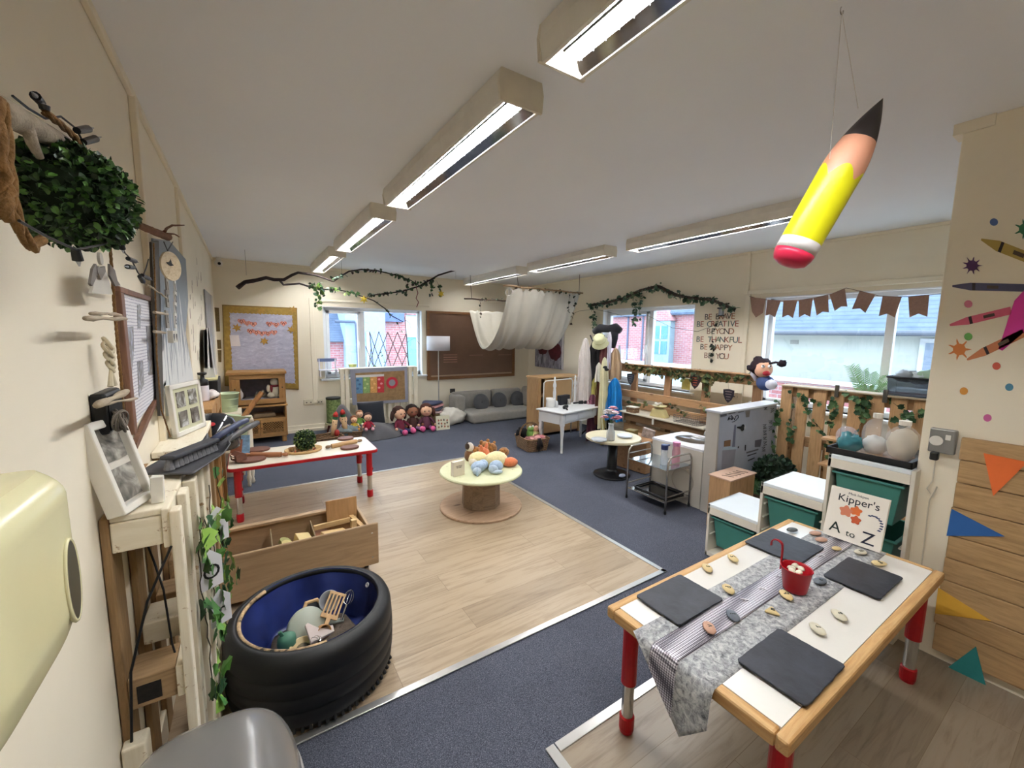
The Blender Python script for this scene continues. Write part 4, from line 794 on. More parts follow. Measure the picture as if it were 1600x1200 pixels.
# paper towel dispenser
DI = thing('paper_dispenser', 'cream plastic paper towel dispenser on the left wall, cut off by the left edge', 'dispenser', (-.366, .735, 1.12))
IV = mat('d9d3a8', .22, var=.02, spec=.5)
def dsp(u, v):
    a = u*PI; x = .132*(math.sin(a)**.32); y = -.147*(1 if math.cos(a) > 0 else -1)*abs(math.cos(a))**.32; k = .80+.20*min(1, v*4)**.6
    if v > .86: k *= 1-.22*((v-.86)/.14)**2
    return (x*k, y*(.96+.04*min(1, v*3)), .268*v+.006*math.sin(a))
MB().grid(dsp, 48, 30).build('cover', IV, DI, smooth=True); vs = [Vector(dsp(i/48, 1)) for i in range(49)]; MB().add(vs+[Vector((0.05, 0, .272))], [(i, i+1, 49) for i in range(48)]).build('top_cover', IV, DI, smooth=True)
ew = [Vector((.1325, .078+.024*math.cos(2*PI*i/32), .115+.062*math.sin(2*PI*i/32))) for i in range(33)]
MB().poly(ew[:-1], (.002, 0, 0)).build('level_window', mat('3a3a30', .3), DI)
MB().tube(ew, .003, 6, caps=False).build('window_rim', IV, DI, smooth=True)
MB().bx(.0, .10, -.12, .12, -.008, .004).build('paper_slot', mat('b9b48c', .4), DI, bev=.003); MB().bx(.03, .034, -.09, .05, -.07, 0).build('paper_towel', mat('e6e4e6', .9), DI)
# grey moulded chair back
CHR = thing('grey_plastic_chair', 'grey moulded plastic chair with glossy rounded back at the bottom edge of the photo', 'chair', (-.12, .9, 0)); CG = mat('6a6866', .24, var=.03, spec=.55)
def cb(u, v):
    a = 2*PI*u; ca, sa = math.cos(a), math.sin(a); e = .62; x = abs(ca)**e*(1 if ca > 0 else -1); y = abs(sa)**e*(1 if sa > 0 else -1)
    k = math.sin(v*PI/2)**.75 if v > 0 else 0
    return (x*.175*k, y*.25*k, .73-.17*(1-math.cos(v*PI/2))**1.25)
MB().grid(cb, 64, 20).build('backrest', CG, CHR, smooth=True); ed = [Vector(cb(i/64, 1)) for i in range(65)]; MB().tube([p*1.0+Vector((0, 0, -.002)) for p in ed], .007, 8, caps=False).build('rim', mat('8f8d8a', .3), CHR, smooth=True)
MB().lathe([(0, .40), (.17, .40), (.2, .415), (.2, .43), (.15, .42), (0, .415)], n=40).build('seat', CG, CHR, smooth=True); MB().box((0, 0, .48), (.05, .2, .13)).build('back_support', CG, CHR, bev=.02)
for x in (-.13, .13):
    for y in (-.15, .15): MB().cyl((x*.8, y*.8, .41), (x, y, 0), .012).build('leg', CHROME, CHR)
# driftwood branch, jute rope, box ball, fairy lights, ornaments
DW = wood('8a7a66', 'b0a28c', 1, 1.2, .8, False, .6)
def path(pts, x): return [Vector(at_x(a, b_, x)) for a, b_ in pts]
def branch(nm, lab, cat, paths, m, grp=None):
    t = thing(nm, lab, cat, paths[0][0][0]); 
    for i, (pts, r) in enumerate(paths):
        pts = resample(pts, .03); rr = [(r[0]+(r[1]-r[0])*k/(len(pts)-1))*(1+.12*noise.noise(Vector((k*.6, i, 0)))) for k in range(len(pts))]
        MB().tube([p+Vector((noise.noise(p*9)*.006, noise.noise(p*9+Vector((5, 5, 5)))*.006, 0)) for p in pts], rr, 10).build('branch_stem' if i == 0 else 'twig', m, t, world=True, smooth=True)
    return t
branch('driftwood_branch', 'pale driftwood branch on the wall at the upper left corner above the green ball', 'branch', [(path([(-30, 165), (15, 180), (60, 205), (100, 225), (135, 250)], -.25), (.020, .011)), (path([(40, 195), (50, 225), (60, 245)], -.24), (.008, .005))], mat('8d8170', .85, var=.35, sc=30, bump=.7))
JUT = mat('74552f', .95, var=.3, sc=60, bump=1, bs=160)
def rope(nm, lab, pts, r, m=JUT, strands=3, tw=60, cat='rope'):
    t = thing(nm, lab, cat, pts[0]); pts = resample(pts, .012)
    for s_ in range(strands):
        o = []
        for i, p in enumerate(pts):
            d = (pts[min(i+1, len(pts)-1)]-pts[max(i-1, 0)]); a, b_, _ = basis(d); th = i*.012*tw+2*PI*s_/strands; o.append(p+a*(r*.55*math.cos(th))+b_*(r*.55*math.sin(th)))
        MB().tube(o, r*.62, 6).build('strand', m, t, world=True, smooth=True)
    return t
rope('jute_rope', 'thick twisted jute rope hanging beside the green ball at the left edge', path([(0, 158), (8, 200), (12, 260), (22, 330), (34, 365), (52, 388), (66, 372)], -.23), .0062)
rope('jute_rope', 'twisted jute rope tied around the driftwood at the upper left corner', path([(-12, 150), (-4, 250), (10, 300), (4, 340)], -.21), .0082)
rope('jute_rope', 'short jute rope wound over the end of the driftwood branch', path([(70, 175), (95, 195), (118, 215), (128, 240), (120, 252)], -.23), .005)
gb = at_x(113, 308, -.235)
topiary('box_leaf_ball', 'large round ball of glossy green box leaves hanging on the left wall', gb, .084, 2600, .0125, mats=[mat('26401f', .4, spec=.5), mat('385a2a', .4, spec=.5), mat('55803a', .4, spec=.5), mat('1a2c18', .45)])
fl = thing('fairy_light_string', 'unlit fairy light string with black bulbs looping under the green ball', 'string lights', at_x(30, 345, -.23)); fp = path([(30, 345), (70, 368), (100, 382), (118, 390), (160, 382), (185, 370), (205, 350)], -.2)
fp2 = [Vector(p) for p in path([(185, 372), (195, 395), (205, 405), (215, 425), (222, 435), (228, 420), (232, 405)], -.26)]; fp3 = path([(20, 150), (45, 170), (70, 185), (95, 182), (118, 200), (130, 222), (140, 245)], -.24)
for q in (fp, fp2, fp3): MB().tube(resample(q, .03), .0018, 5).build('cable', BLACK, fl, world=True)
def bulb(px, py, x, dx, dy):
    a = at_x(px, py, x); b_ = at_x(px+dx, py+dy, x); MB().cyl(a, a.lerp(b_, .65), .0055, .0065, 10).build('bulb_socket', BLACK, fl, world=True); MB().cyl(a.lerp(b_, .65), b_, .0035, .001, 8).build('bulb', clear('d8dce0', .5), fl, world=True)
for a in ((118, 390, -.2, 6, 26), (188, 376, -.24, 5, 20), (120, 204, -.23, 26, -4), (130, 222, -.23, 28, -8), (136, 245, -.23, 14, 22), (64, 160, -.24, -14, -16), (200, 404, -.26, 16, 6), (208, 418, -.26, -14, -2), (218, 432, -.26, 8, 12), (222, 430, -.26, 16, 8), (70, 172, -.23, -2, -12)): bulb(*a)
# ornaments on strings
def flat(nm, lab, pts, x, th, m, cat='ornament', grp='ornaments hanging on the left wall'):
    P = path(pts, x); t = thing(nm, lab, cat, P[0], 0, grp); MB().poly(P, (th, 0, 0)).build(nm+'_body', m, t, world=True); return t
AN = flat('wooden_angel', 'flat white wooden angel with grey wings and heart hanging under the green ball', [(150, 415), (158, 415), (162, 425), (172, 460), (138, 458), (146, 425)], -.32, .006, mat('c2bdb2', .6))
c0 = at_x(154, 404, -.32); MB().lathe([(0, 0), (.016, 0), (.016, .006), (0, .006)], c0, 20, ax=(1, 0, 0)).build('angel_head', mat('c2bdb2', .6), AN, world=True)
for pts in ([(146, 412), (150, 420), (146, 435), (140, 447), (137, 443), (141, 420)], [(168, 412), (176, 422), (180, 438), (185, 446), (177, 447), (168, 430)]): MB().poly(path(pts, -.314), (.005, 0, 0)).build('angel_wing', mat('76706a', .7), AN, world=True)
MB().poly(path([(149, 416), (154, 418), (162, 416), (163, 424), (156, 437), (150, 424)], -.311), (.003, 0, 0)).build('angel_heart', mat('7d776f', .7), AN, world=True)
for k, (a, b_, w, lab) in enumerate((((134, 497), (198, 498), .007, 'long driftwood stick below the wooden angel'), ((142, 489), (190, 492), .005, 'thinner driftwood stick just above the long one'), ((150, 634), (200, 611), .010, 'thick driftwood stick in front of the black speaker'), ((160, 632), (215, 622), .005, 'thin driftwood stick behind the thick one by the speaker'), ((230, 445), (262, 466), .004, 'slanting thin stick beside the round wooden tag'))):
    p, q = at_x(*a, -.30), at_x(*b_, -.29); n_ = 8; tag(MB().tube([p.lerp(q, i/n_)+rv(.0015) for i in range(n_+1)], [w*(.75+.25*math.sin(i*1.3)) for i in range(n_+1)], 8).build('driftwood_stick', DW, smooth=True), lab, 'stick', 'driftwood sticks on the left wall')
rope('jute_string', 'brown jute cord running down beside the framed notice board', path([(172, 385), (174, 410), (178, 470), (184, 540), (190, 600), (192, 640)], -.34), .004, tw=120)
rope('jute_string', 'thin jute cord hanging from a twig down to the small photo frame', path([(240, 380), (243, 470), (245, 560), (252, 640), (266, 682)], -.31), .003, tw=120)
tag(MB().tube(path([(194, 658), (200, 680), (208, 705)], -.32), .002, 6).build('black_string', BLACK), 'short black cord hanging below the twig heart', 'cord')
TW = thing('twig_heart', 'round heart woven from grey twigs beside the black speaker', 'ornament', at_x(188, 657, -.31), 0, 'ornaments hanging on the left wall'); c0 = Vector(at_x(188, 657, -.31)); b_ = MB()
for i in range(16): ax_ = Vector((1, random.uniform(-.6, .6), random.uniform(-.6, .6))); MB().torus(c0, .036*random.uniform(.5, 1), .0022, 16, 5, ax=ax_, sy=.8).build('twig', mat('6f675e', .85), TW, world=True)
RH = thing('raffia_tassel', 'cream raffia plait hanging beside the notice board frame', 'ornament', at_x(170, 560, -.33), 0, 'ornaments hanging on the left wall'); c0 = Vector(at_x(171, 556, -.33))
for i in range(7): MB().torus(c0+Vector((0, .002*(i-3), .035-.012*i)), .017*(1-.07*i), .0045, 14, 6, ax=(1, .4*(-1)**i, .5)).build('raffia_loop', mat('c8bda2', .9, bump=.6), RH, world=True, smooth=True)
for dy in (-.03, .03): MB().cyl(c0+Vector((0, 0, -.04)), c0+Vector((.0, dy*.7, -.085)), .004, .007, 8).build('raffia_end', mat('c8bda2', .9, bump=.6), RH, world=True)
branch('wall_twig', 'brown twig with forked end fixed above the round wooden tag', 'branch', [(path([(212, 350), (235, 360), (262, 370)], -.30), (.012, .018)), (path([(255, 362), (268, 352), (288, 352)], -.29), (.006, .003)), (path([(260, 365), (272, 366), (280, 370)], -.29), (.005, .003))], mat('6a4326', .85, var=.35, sc=40, bump=.8))
RD = thing('round_wooden_tag', 'oval pale wooden disc with a small black bird hanging on the left wall', 'ornament', at_x(265, 415, -.27), 0, 'ornaments hanging on the left wall'); c0 = at_x(265, 416, -.27)
MB().lathe([(0, 0), (.062, 0), (.062, .008), (0, .008)], c0, 32, ax=(1, -.5, 0)).build('wood_disc', wood('b8a383', 'd3c2a4', 1, 1.4), RD, world=True)
nn = Vector((1, -.5, 0)).normalized(); b0 = Vector(c0)+nn*.0095; rr = Vector((.5, 1, 0)).normalized()
MB().poly([b0+rr*a+Vector((0, 0, z)) for a, z in ((-.035, .012), (-.015, .016), (-.005, .03), (.0, .012), (.012, .006), (-.008, .0), (-.02, .002))], nn*.001).build('bird_print', BLACK, RD, world=True)
MB().tube([Vector(at_x(256, 378, -.27)), Vector(at_x(262, 392, -.268)), Vector(at_x(270, 378, -.27))], .002, 5).build('hanging_cord', BLACK, RD, world=True)
# framed notice board with photos (on the wall)
NB = thing('notice_board', 'brown-framed notice board with handwritten sheets and photos on the left wall', 'notice board', (-.362, 1.92, 1.31)); y0, y1, z0, z1 = 1.87, 2.60, 1.315, 1.74
FRM = wood('5f4030', '7a5642', 2, 1)
for a in ((y0, y1, z1-.02, z1), (y0, y0+.045, z0-.08, z1-.02), (y1-.02, y1, z0, z1-.02)): MB().bx(-.364, -.345, *a).build('frame_side', FRM, NB, bev=.003, world=True)
MB().box((-.352, 2.22, 1.27), (.016, .70, .022), rx=.22).build('frame_side', FRM, NB, world=True)
lt = NT('handwritten_sheet'); wv = lt.add('ShaderNodeTexWave'); wv.bands_direction = 'Z'; wv.inputs['Scale'].default_value = 26; wv.inputs['Distortion'].default_value = 2.5; wv.inputs['Detail'].default_value = 3; wv.inputs['Detail Scale'].default_value = 6; lt.l.new(lt.coord(), wv.inputs['Vector'])
lt.fin(lt.ramp(wv.outputs['Fac'], [(.0, c('9a98a8')), (.16, c('d6d4d8')), (1, c('e0dee0'))]), .6)
MB().poly([(-.356, y0+.045, z0-.06), (-.356, y1-.02, z0+.02), (-.356, y1-.02, z1-.02), (-.356, y0+.045, z1-.02)], (.003, 0, 0)).build('paper_sheet', lt.m, NB, world=True)
for i, pts in enumerate((((196, 511), (208, 510), (209, 545), (206, 585), (200, 600), (198, 560)), ((228, 509), (239, 509), (242, 585), (232, 586)), ((214, 476), (220, 476), (219, 513), (215, 513)), ((214, 565), (223, 563), (225, 600), (217, 620)))):
    MB().poly(path(pts, -.3525), (.0008, 0, 0)).build('photo', photo_mat('board_photo_%d' % i, 9+i, '4a3038', 'b9bcd0'), NB, world=True)
# blue-grey painted board and hanging word signs
OB = thing('painted_board', 'tall blue-grey painted board with pointed top and white paint drips on the left wall', 'board', (-.36, 3.2, 1.2))
def drip():
    t = NT('blue_grey_paint_with_drips'); n = t.noise(t.coord((1, 9, 1.0)), 2.6, 5, .6, .6); g = t.add('ShaderNodeSeparateXYZ'); tc = t.add('ShaderNodeTexCoord'); t.l.new(tc.outputs['Object'], g.inputs[0])
    m = t.add('ShaderNodeMath', operation='MULTIPLY_ADD'); m.inputs[1].default_value = -.55; m.inputs[2].default_value = .30; t.l.new(g.outputs['Z'], m.inputs[0]); a = t.add('ShaderNodeMath', operation='ADD'); t.l.new(m.outputs[0], a.inputs[0]); t.l.new(n, a.inputs[1])
    return t.fin(t.ramp(a.outputs[0], [(.60, c('7d858c')), (.66, c('d4d4d2'))]), .6)
MB().poly(path([(236, 372), (262, 376), (288, 405), (292, 470), (288, 520), (300, 590), (300, 650), (246, 650)], -.352), (.008, 0, 0)).build('board_panel', drip(), OB, world=True)
MB().poly(path([(232, 378), (244, 376), (252, 650), (246, 650)], -.343), (.010, 0, 0)).build('dark_edge', mat('4b4640', .7), OB, world=True)
SG = thing('hanging_word_sign', 'column of small white letter tiles hanging in front of the blue-grey board', 'sign', at_x(275, 440, -.31), 0, 'hanging word signs on the left wall')
for i, ch in enumerate('LOVE'):
    p = Vector(at_x(273.5, 450+i*17, -.30)); MB().box(p, (.006, .05, .075)).build('letter_tile', mat('d6d2c8', .6), SG, world=True); text(ch, .06, frame_m(p+Vector((.0035, 0, 0)), (0, 1, 0), (0, 0, 1)), mat('3a3632', .6), SG)
SG2 = thing('hanging_word_sign', 'grey plaques with raised letters hanging beside the white letter tiles', 'sign', at_x(262, 440, -.31), 0, 'hanging word signs on the left wall')
for i, ch in enumerate('LSE'):
    p = Vector(at_x(261, 447+i*20+(12 if i == 2 else 0), -.31)); MB().box(p, (.006, .07, .08)).build('plaque', mat('8b857a', .7), SG2, world=True); text(ch, .055, frame_m(p+Vector((.0035, 0, 0)), (0, 1, 0), (0, 0, 1)), mat('5e584e', .6), SG2)
HB = thing('heart_block', 'white block with two black hearts at the bottom of the hanging signs', 'sign', at_x(270, 526, -.30), 0, 'hanging word signs on the left wall'); p = Vector(at_x(270, 526, -.30)); MB().box(p, (.02, .15, .055)).build('block', mat('cdc8bb', .6), HB, world=True)
def heart(c0, s, r, u, n, m, par, nm='heart_print', th=.001):
    MB().poly([Vector(c0)+r*(s*16*math.sin(a)**3/17)+u*(s*(13*math.cos(a)-5*math.cos(2*a)-2*math.cos(3*a)-math.cos(4*a))/17) for a in [2*PI*i/28 for i in range(28)]], n*th).build(nm, m, par, world=True)
for dy in (-.045, .035): heart(p+Vector((.0105, dy, 0)), .02, Vector((0, 1, 0)), Vector((0, 0, 1)), Vector((1, 0, 0)), BLACK, HB)
for i, (a, b_) in enumerate((((241, 488), (262, 491)), ((241, 518), (258, 520)))): p, q = at_x(*a, -.31), at_x(*b_, -.30); tag(MB().cyl(p, q, .006, .005, 8).build('driftwood_stick', DW), ('pale stick crossing the dark edge of the painted board, upper', 'pale stick crossing the dark edge of the painted board, lower')[i], 'stick', 'driftwood sticks on the left wall')
# brush-mark wall pattern and far left things
for i in range(26):
    px = random.uniform(297, 316); py = random.uniform(395, 560); q = at_x(px, py, -.3655); h = random.uniform(.02, .055); w_ = random.uniform(.012, .03)
    tag(MB().poly([(q.x, q.y-w_, q.z-h), (q.x, q.y+w_*.6, q.z-h*.8), (q.x, q.y+w_, q.z+h), (q.x, q.y-w_*.2, q.z+h*.7)], (.0006, 0, 0)).build('leaf_print', mat(('a89a86', 'b09a8c', 'b5a892')[i % 3], .7)), ('highest leaf marks, near the ceiling', 'leaf mark above the middle', 'leaf mark below the middle', 'low leaf mark above the shelf')[min(3, int((py-395)/42))]+' in the faint stencil pattern on the left wall', 'wall print', 'leaf marks on the left wall')
MR = thing('tall_grey_board', 'narrow tall grey board with white edge at the far end of the left wall', 'board', at_x(326, 560, -.36)); MB().poly(path([(318, 452), (329, 462), (336, 592), (327, 592)], -.362), (.012, 0, 0)).build('board_panel', mat('8f8e8c', .5), MR, world=True); MB().poly(path([(329, 462), (330.5, 463), (338, 592), (336, 592)], -.35), (.01, 0, 0)).build('board_edge', mat('c9c5bc', .5), MR, world=True)
tag(MB().grid(lambda u, v: Vector(at_x(323+11*u*(.3+v), 512+78*v, -.33+.02*math.sin(u*9))), 12, 10).build('hanging_cloth', mat('cfc9c6', .9), thick=.003, smooth=True), 'white cloth bag hanging at the far end of the left wall', 'cloth')
tag(MB().poly(path([(318, 516), (324, 512), (326, 560), (321, 586), (318, 560)], -.335), (.004, 0, 0)).build('dark_mirror', mat('2a2420', .3), bev=.001), 'dark oval edge of a mirror behind the hanging cloth', 'mirror')
for i, pts in enumerate((((332, 480), (342, 481), (344, 518), (334, 518)), ((335, 531), (345, 531), (346, 545), (336, 545)), ((336, 547), (346, 547), (346, 566), (337, 565)))):
    tag(MB().poly([at_y(a, b_, 7.197) for a, b_ in pts], (0, -.004, 0)).build('hessian_square', mat('6a5836', .95, var=.4, sc=60, bump=.6)), ('topmost brown hessian square in the far left corner', 'middle brown hessian square in the far left corner', 'lowest brown hessian square in the far left corner')[i], 'wall hanging', 'hessian squares in the far left corner')
CM = thing('ceiling_camera', 'small white dome camera in the far left ceiling corner', 'camera', (-.28, 7.12, 2.52)); MB().sph((0, 0, .0), .05, 16, 10).build('camera_body', mat('dcd8d0', .4), CM, smooth=True); MB().cyl((0, 0, 0), (0, .0, .08), .03).build('camera_mount', mat('dcd8d0', .4), CM); MB().lathe([(0, 0), (.02, 0), (0, .012)], (0.01, -.045, -.01), 14, ax=(.2, -1, -.2)).build('camera_lens', BLACK, CM)
# wooden shelf unit at the back of the left wall + helmet, bottle, basket
P3 = thing('wooden_shelf_unit', 'rough wooden shelf unit against the left wall carrying a bottle and a black basket', 'shelf unit', (-.3, 4.2, 0)); GW, GW2 = wood('8a6236', 'a67c4c', 2, 1, .65), wood('8f683c', 'aa804e', 1, 1, .65)
pb(-.364, -.235, 3.5, 4.62, 1.025, 1.05, 'shelf_board', GW2, P3); pb(-.262, -.24, 3.5, 4.60, .90, 1.02, 'front_apron', GW2, P3)
for y in (3.5, 4.0, 4.55): pb(-.262, -.235, y, y+.07, 0, 1.02, 'upright', GW, P3)
pb(-.364, -.262, 4.60, 4.62, .0, 1.02, 'end_panel', mat('c6bda9', .7), P3); pb(-.364, -.24, 3.5, 4.6, .55, .575, 'shelf_board', GW2, P3); pb(-.364, -.235, 3.5, 4.62, .75, .77, 'shelf_board', GW2, P3)
HE = thing('black_helmet', 'glossy black dressing-up helmet with a red badge beyond the dustpan', 'helmet', (-.20, 3.0, .985)); MB().lathe([(.13, -.09), (.135, -.03), (.125, .03), (.10, .08), (.06, .11), (0, .12)], n=36, sy=1.15).build('helmet_shell', mat('14161c', .12, spec=.7, var=.02), HE, smooth=True)
MB().lathe([(0, 0), (.018, 0), (.018, .004), (0, .004)], (.0, -.125, .075), 20, ax=(.1, -1, .9), sy=.7).build('red_badge', mat('b02a34', .4), HE); MB().tube([(.02, -.145, .02), (.05, -.13, .05), (.085, -.09, .06)], .006, 6).build('chrome_trim', CHROME, HE)
MB().cyl((0, 0, -.98), (0, 0, -.09), .02, n=10).build('stand_post', GW, HE); 
bt = Vector((-.31, 3.95, 1.051)); BTL = thing('pump_bottle', 'white pump bottle with black top on the wooden shelf unit', 'bottle', bt); MB().lathe([(0, 0), (.035, 0), (.037, .005), (.037, .12), (.034, .135)], n=20).build('bottle_body', mat('dcd8e0', .4), BTL, smooth=True); MB().lathe([(.037, .12), (.036, .16), (.014, .175), (.014, .2), (.03, .205), (.03, .22), (0, .222)], n=20).build('pump_top', BLACK, BTL, smooth=True)
BK_ = thing('black_basket', 'black rectangular basket with white papers on the wooden shelf unit', 'basket', (-.29, 4.28, 1.051)); MB().box((0, 0, .07), (.13, .42, .14), taper=1.06).build('basket_body', mat('1f1a18', .8, bump=.8, bs=60), BK_, bev=.006); MB().box((0, .0, .147), (.12, .36, .012), rz=.03).build('paper_stack', mat('c9c193', .8), BK_); MB().box((0, .03, .19), (.08, .2, .07), rz=.1, taper=.8).build('clear_box', clear('dcdcd8', .5), BK_)
tag(MB().sph((-.265, 4.05, 1.085), (.045, .10, .036), 18, 10, wob=.35, sd=5).build('white_cloth_roll', mat('d8d0cc', .95, bump=.4), smooth=True), 'crumpled white cloth on the edge of the wooden shelf unit', 'cloth')
# ---------------- back wall ----------------
def wy(px, py, y=7.2): p = at_y(px, py, y); return Vector((p.x, y, p.z))
DB = thing('display_board', 'lavender display board with gold border titled OUR WOW WORDS', 'display board', (.2, 7.19, .72)); bq = [(349, 478), (463, 483), (466, 607), (353, 601)]
MB().poly([wy(a, b_, 7.195) for a, b_ in ((347, 476), (464, 481), (467, 609), (351, 603))], (0, -.012, 0)).build('board_frame', wood('7a6030', '94783c', 0), DB, world=True)
MB().poly([wy(a, b_, 7.18) for a, b_ in bq], (0, -.003, 0)).build('gold_border', mat('9c7f3c', .7, var=.25, sc=20), DB, world=True)
q = [wy(a, b_, 7.175) for a, b_ in ((358, 488), (457, 492), (462, 600), (363, 594))]; sc_ = []
for i in range(4):
    p, r_ = q[i], q[(i+1) % 4]; n_ = 16; d = (r_-p).normalized(); o_ = Vector((d.z, 0, -d.x))
    sc_ += [p.lerp(r_, k/(n_*6))+o_*(.009*abs(math.sin(PI*k/6))) for k in range(n_*6)]
lv_ = NT('crumpled_lavender_paper'); n1 = lv_.noise(lv_.coord((1, 1, 2.2)), 9, 6, .7, 1.0); lv_.bump(n1, .5, .01); lv_.fin(lv_.ramp(n1, [(.3, c('9e9cb2')), (.55, c('b5b4c6')), (.75, c('cfcfda'))]), .55)
MB().poly(sc_, (0, -.002, 0)).build('lavender_paper', lv_.m, DB, world=True)
def star(px, py, r, k=6, y=7.168, inn=.45): p = wy(px, py, y); return [p+Vector(((r if i % 2 == 0 else r*inn)*math.sin(PI*i/k+.2), 0, (r if i % 2 == 0 else r*inn)*math.cos(PI*i/k+.2))) for i in range(2*k)]
for px, py, lab in ((370, 512, 'left'), (408, 486, 'top middle'), (458, 484, 'top right corner'), (455, 515, 'right'), (413, 533, 'below the lettering')):
    tag(MB().poly(star(px, py, .065), (0, -.002, 0)).build('gold_star', mat('a8823a', .5, var=.2, sc=30)), 'gold card star on the lavender display board, %s' % lab, 'star', 'gold stars on the display board')
HM, HM2 = mat('d0705c', .6), mat('e0a08c', .6)
for word, pos in (('OUR', ((377, 502), (386, 505), (396, 506.5))), ('WOW', ((421, 506), (431.5, 507.5), (443, 505.5))), ('WORDS', ((391.5, 517.5), (400.5, 519.5), (409, 521), (418.5, 521), (428, 519.5)))):
    for ch, (px, py) in zip(word, pos):
        t = thing('letter_heart', 'red and pink paper heart with letter %s%s in the word %s' % (ch, ' at the start' if ch == 'W' and word == 'WOW' and px < 425 else (' at the end' if ch == 'W' and word == 'WOW' else ''), word), 'letter', wy(px, py, 7.17), 0, 'letter hearts on the display board')
        heart(wy(px, py, 7.171), .047, Vector((1, 0, 0)), Vector((0, 0, 1)), Vector((0, -1, 0)), HM, t, 'heart_backing', .002); heart(wy(px, py, 7.168), .038, Vector((1, 0, 0)), Vector((0, 0, 1)), Vector((0, -1, 0)), HM2, t, 'heart_front', .002)
        text(ch, .055, frame_m(wy(px, py, 7.1645), (1, 0, 0), (0, 0, 1)), mat('6b2a24', .6), t, bold=.001)
tag(MB().poly([wy(a, b_, 7.165) for a, b_ in ((358.5, 523.5), (373, 523.5), (376, 541), (361, 541))], (0, -.002, 0)).build('paper_sheet', mat('dcd3d2', .7)), 'small white paper sheet pinned at the left of the lavender board', 'paper')
# pine cabinet with snowy display
PN, PNX, PNY = wood('8a6236', 'a87c48', 2, 1, .5), wood('8f683a', 'ac8250', 0, 1, .5), wood('8a6236', 'a87c48', 1, 1, .5)
CB = thing('pine_cabinet', 'pine cabinet with lattice doors below and open display box above under the lavender board', 'cabinet', (.09, 6.88, 0))
def cbx(x0, x1, y0, y1, z0, z1, nm, m, par=None, bev=.004): return MB().bx(x0, x1, y0, y1, z0, z1).build(nm, m, par or CB, bev=bev, world=True)
x0, x1, yf, yb = -.24, .425, 6.68, 7.10
cbx(x0-.03, x1+.02, yf-.03, yb, .995, 1.03, 'cabinet_top', PNX); cbx(x0, x1, yf, yb, .575, .60, 'shelf_board', PNX); cbx(x0-.02, x1+.015, yf-.02, yb, .53, .555, 'shelf_board', PNX); cbx(x0, x1, yf, yb, .34, .36, 'shelf_board', PNX); cbx(x0, x1, yf, yb, .09, .115, 'bottom_board', PNX)
cbx(x0, x0+.02, yf, yb, .09, .995, 'side_panel', PN); cbx(x1-.02, x1, yf, yb, .09, .995, 'side_panel', PN); cbx(x0, x1, yb-.012, yb, .36, .995, 'back_panel', mat('857f86', .7, var=.2, sc=12)); cbx(x0, x1, yb-.012, yb, .115, .36, 'back_panel', mat('2a2018', .8))  # lower back panel coloured dark to stand for shade behind the lattice
cbx(x0+.02, x0+.12, yf-.004, yf+.015, .60, .93, 'door_stile', PN); cbx(x1-.085, x1-.003, yf-.004, yf+.015, .60, .93, 'door_stile', PN); cbx(x0, x1, yf-.005, yf+.015, .93, .995, 'top_rail', PNX); cbx(x0, x1, yf-.005, yf+.015, .60, .645, 'bottom_rail', PNX)
for x in (x0+.045, x1-.045): cbx(x-.03, x+.03, yf+.01, yf+.07, 0, .09, 'foot', PN, bev=.012)
for xa, xb in ((x0+.02, .085), (.09, x1-.022)):
    f = cbx(xa, xb, yf-.002, yf+.012, .115, .15, 'lattice_door', PNX); cbx(xa, xb, yf-.002, yf+.012, .305, .34, 'door_rail', PNX, f); cbx(xa, xa+.03, yf-.002, yf+.012, .15, .305, 'door_stile', PN, f); cbx(xb-.03, xb, yf-.002, yf+.012, .15, .305, 'door_stile', PN, f)
    for s_ in (-1, 1):
        for k in range(-3, 9):
            a = Vector((xa+.03+k*.033, yf+.006+.002*s_, .15)); b_ = Vector((a.x+.155, a.y, .305))
            if s_ < 0: a, b_ = Vector((b_.x, a.y, .15)), Vector((a.x, a.y, .305))
            lo, hi = xa+.03, xb-.03; d = b_-a; ts = sorted(((lo-a.x)/d.x, (hi-a.x)/d.x)); t0, t1 = max(0, ts[0]), min(1, ts[1])
            if t1-t0 > .08: MB().tube([a+d*t0, a+d*t1], .0045, 4).build('lattice_strip', PN, f, world=True)
    MB().sph(((xa+.015 if xa > 0 else xb-.015), yf-.01, .23), .009, 10, 8).build('knob', mat('6b4020', .4), f, world=True, smooth=True)
for x in (x0+.06, x1-.04): MB().sph((x, yf-.012, .80), .009, 10, 8).build('knob', mat('3a2618', .4), CB, world=True, smooth=True)
tag(MB().bx(x0+.03, x1-.03, yf+.03, yb-.03, .6005, .64).build('white_gravel', mat('a9a7b0', .9, var=.7, sc=70, bump=1, bs=90)), 'white and grey gravel spread on the floor of the pine display box', 'gravel', None, 'stuff')
SNW = mat('cfc5b0', .95, bump=.6, bs=120, sheen=.3)
sb = plush('snowman_toy', 'cream knitted snowman with dark red scarf sitting in the pine display box', 0, 0, [('body', SNW, [((0, 0, .07), (.06, .055, .07)), ((.05, -.03, .03), (.04, .045, .03)), ((-.04, -.03, .03), (.035, .045, .028))]), ('head', SNW, [((-.0, -.01, .165), (.042, .04, .042))]), ('scarf', mat('7a2a30', .9), [((0, -.012, .125), (.048, .045, .015)), ((-.035, -.045, .10), (.012, .01, .04))]), ('arm', SNW, [((-.06, -.02, .10), (.02, .02, .04))])], cat='soft toy', grp='figures in the pine display box', fit=Vector((.30, 6.80, 0)), z=.64)
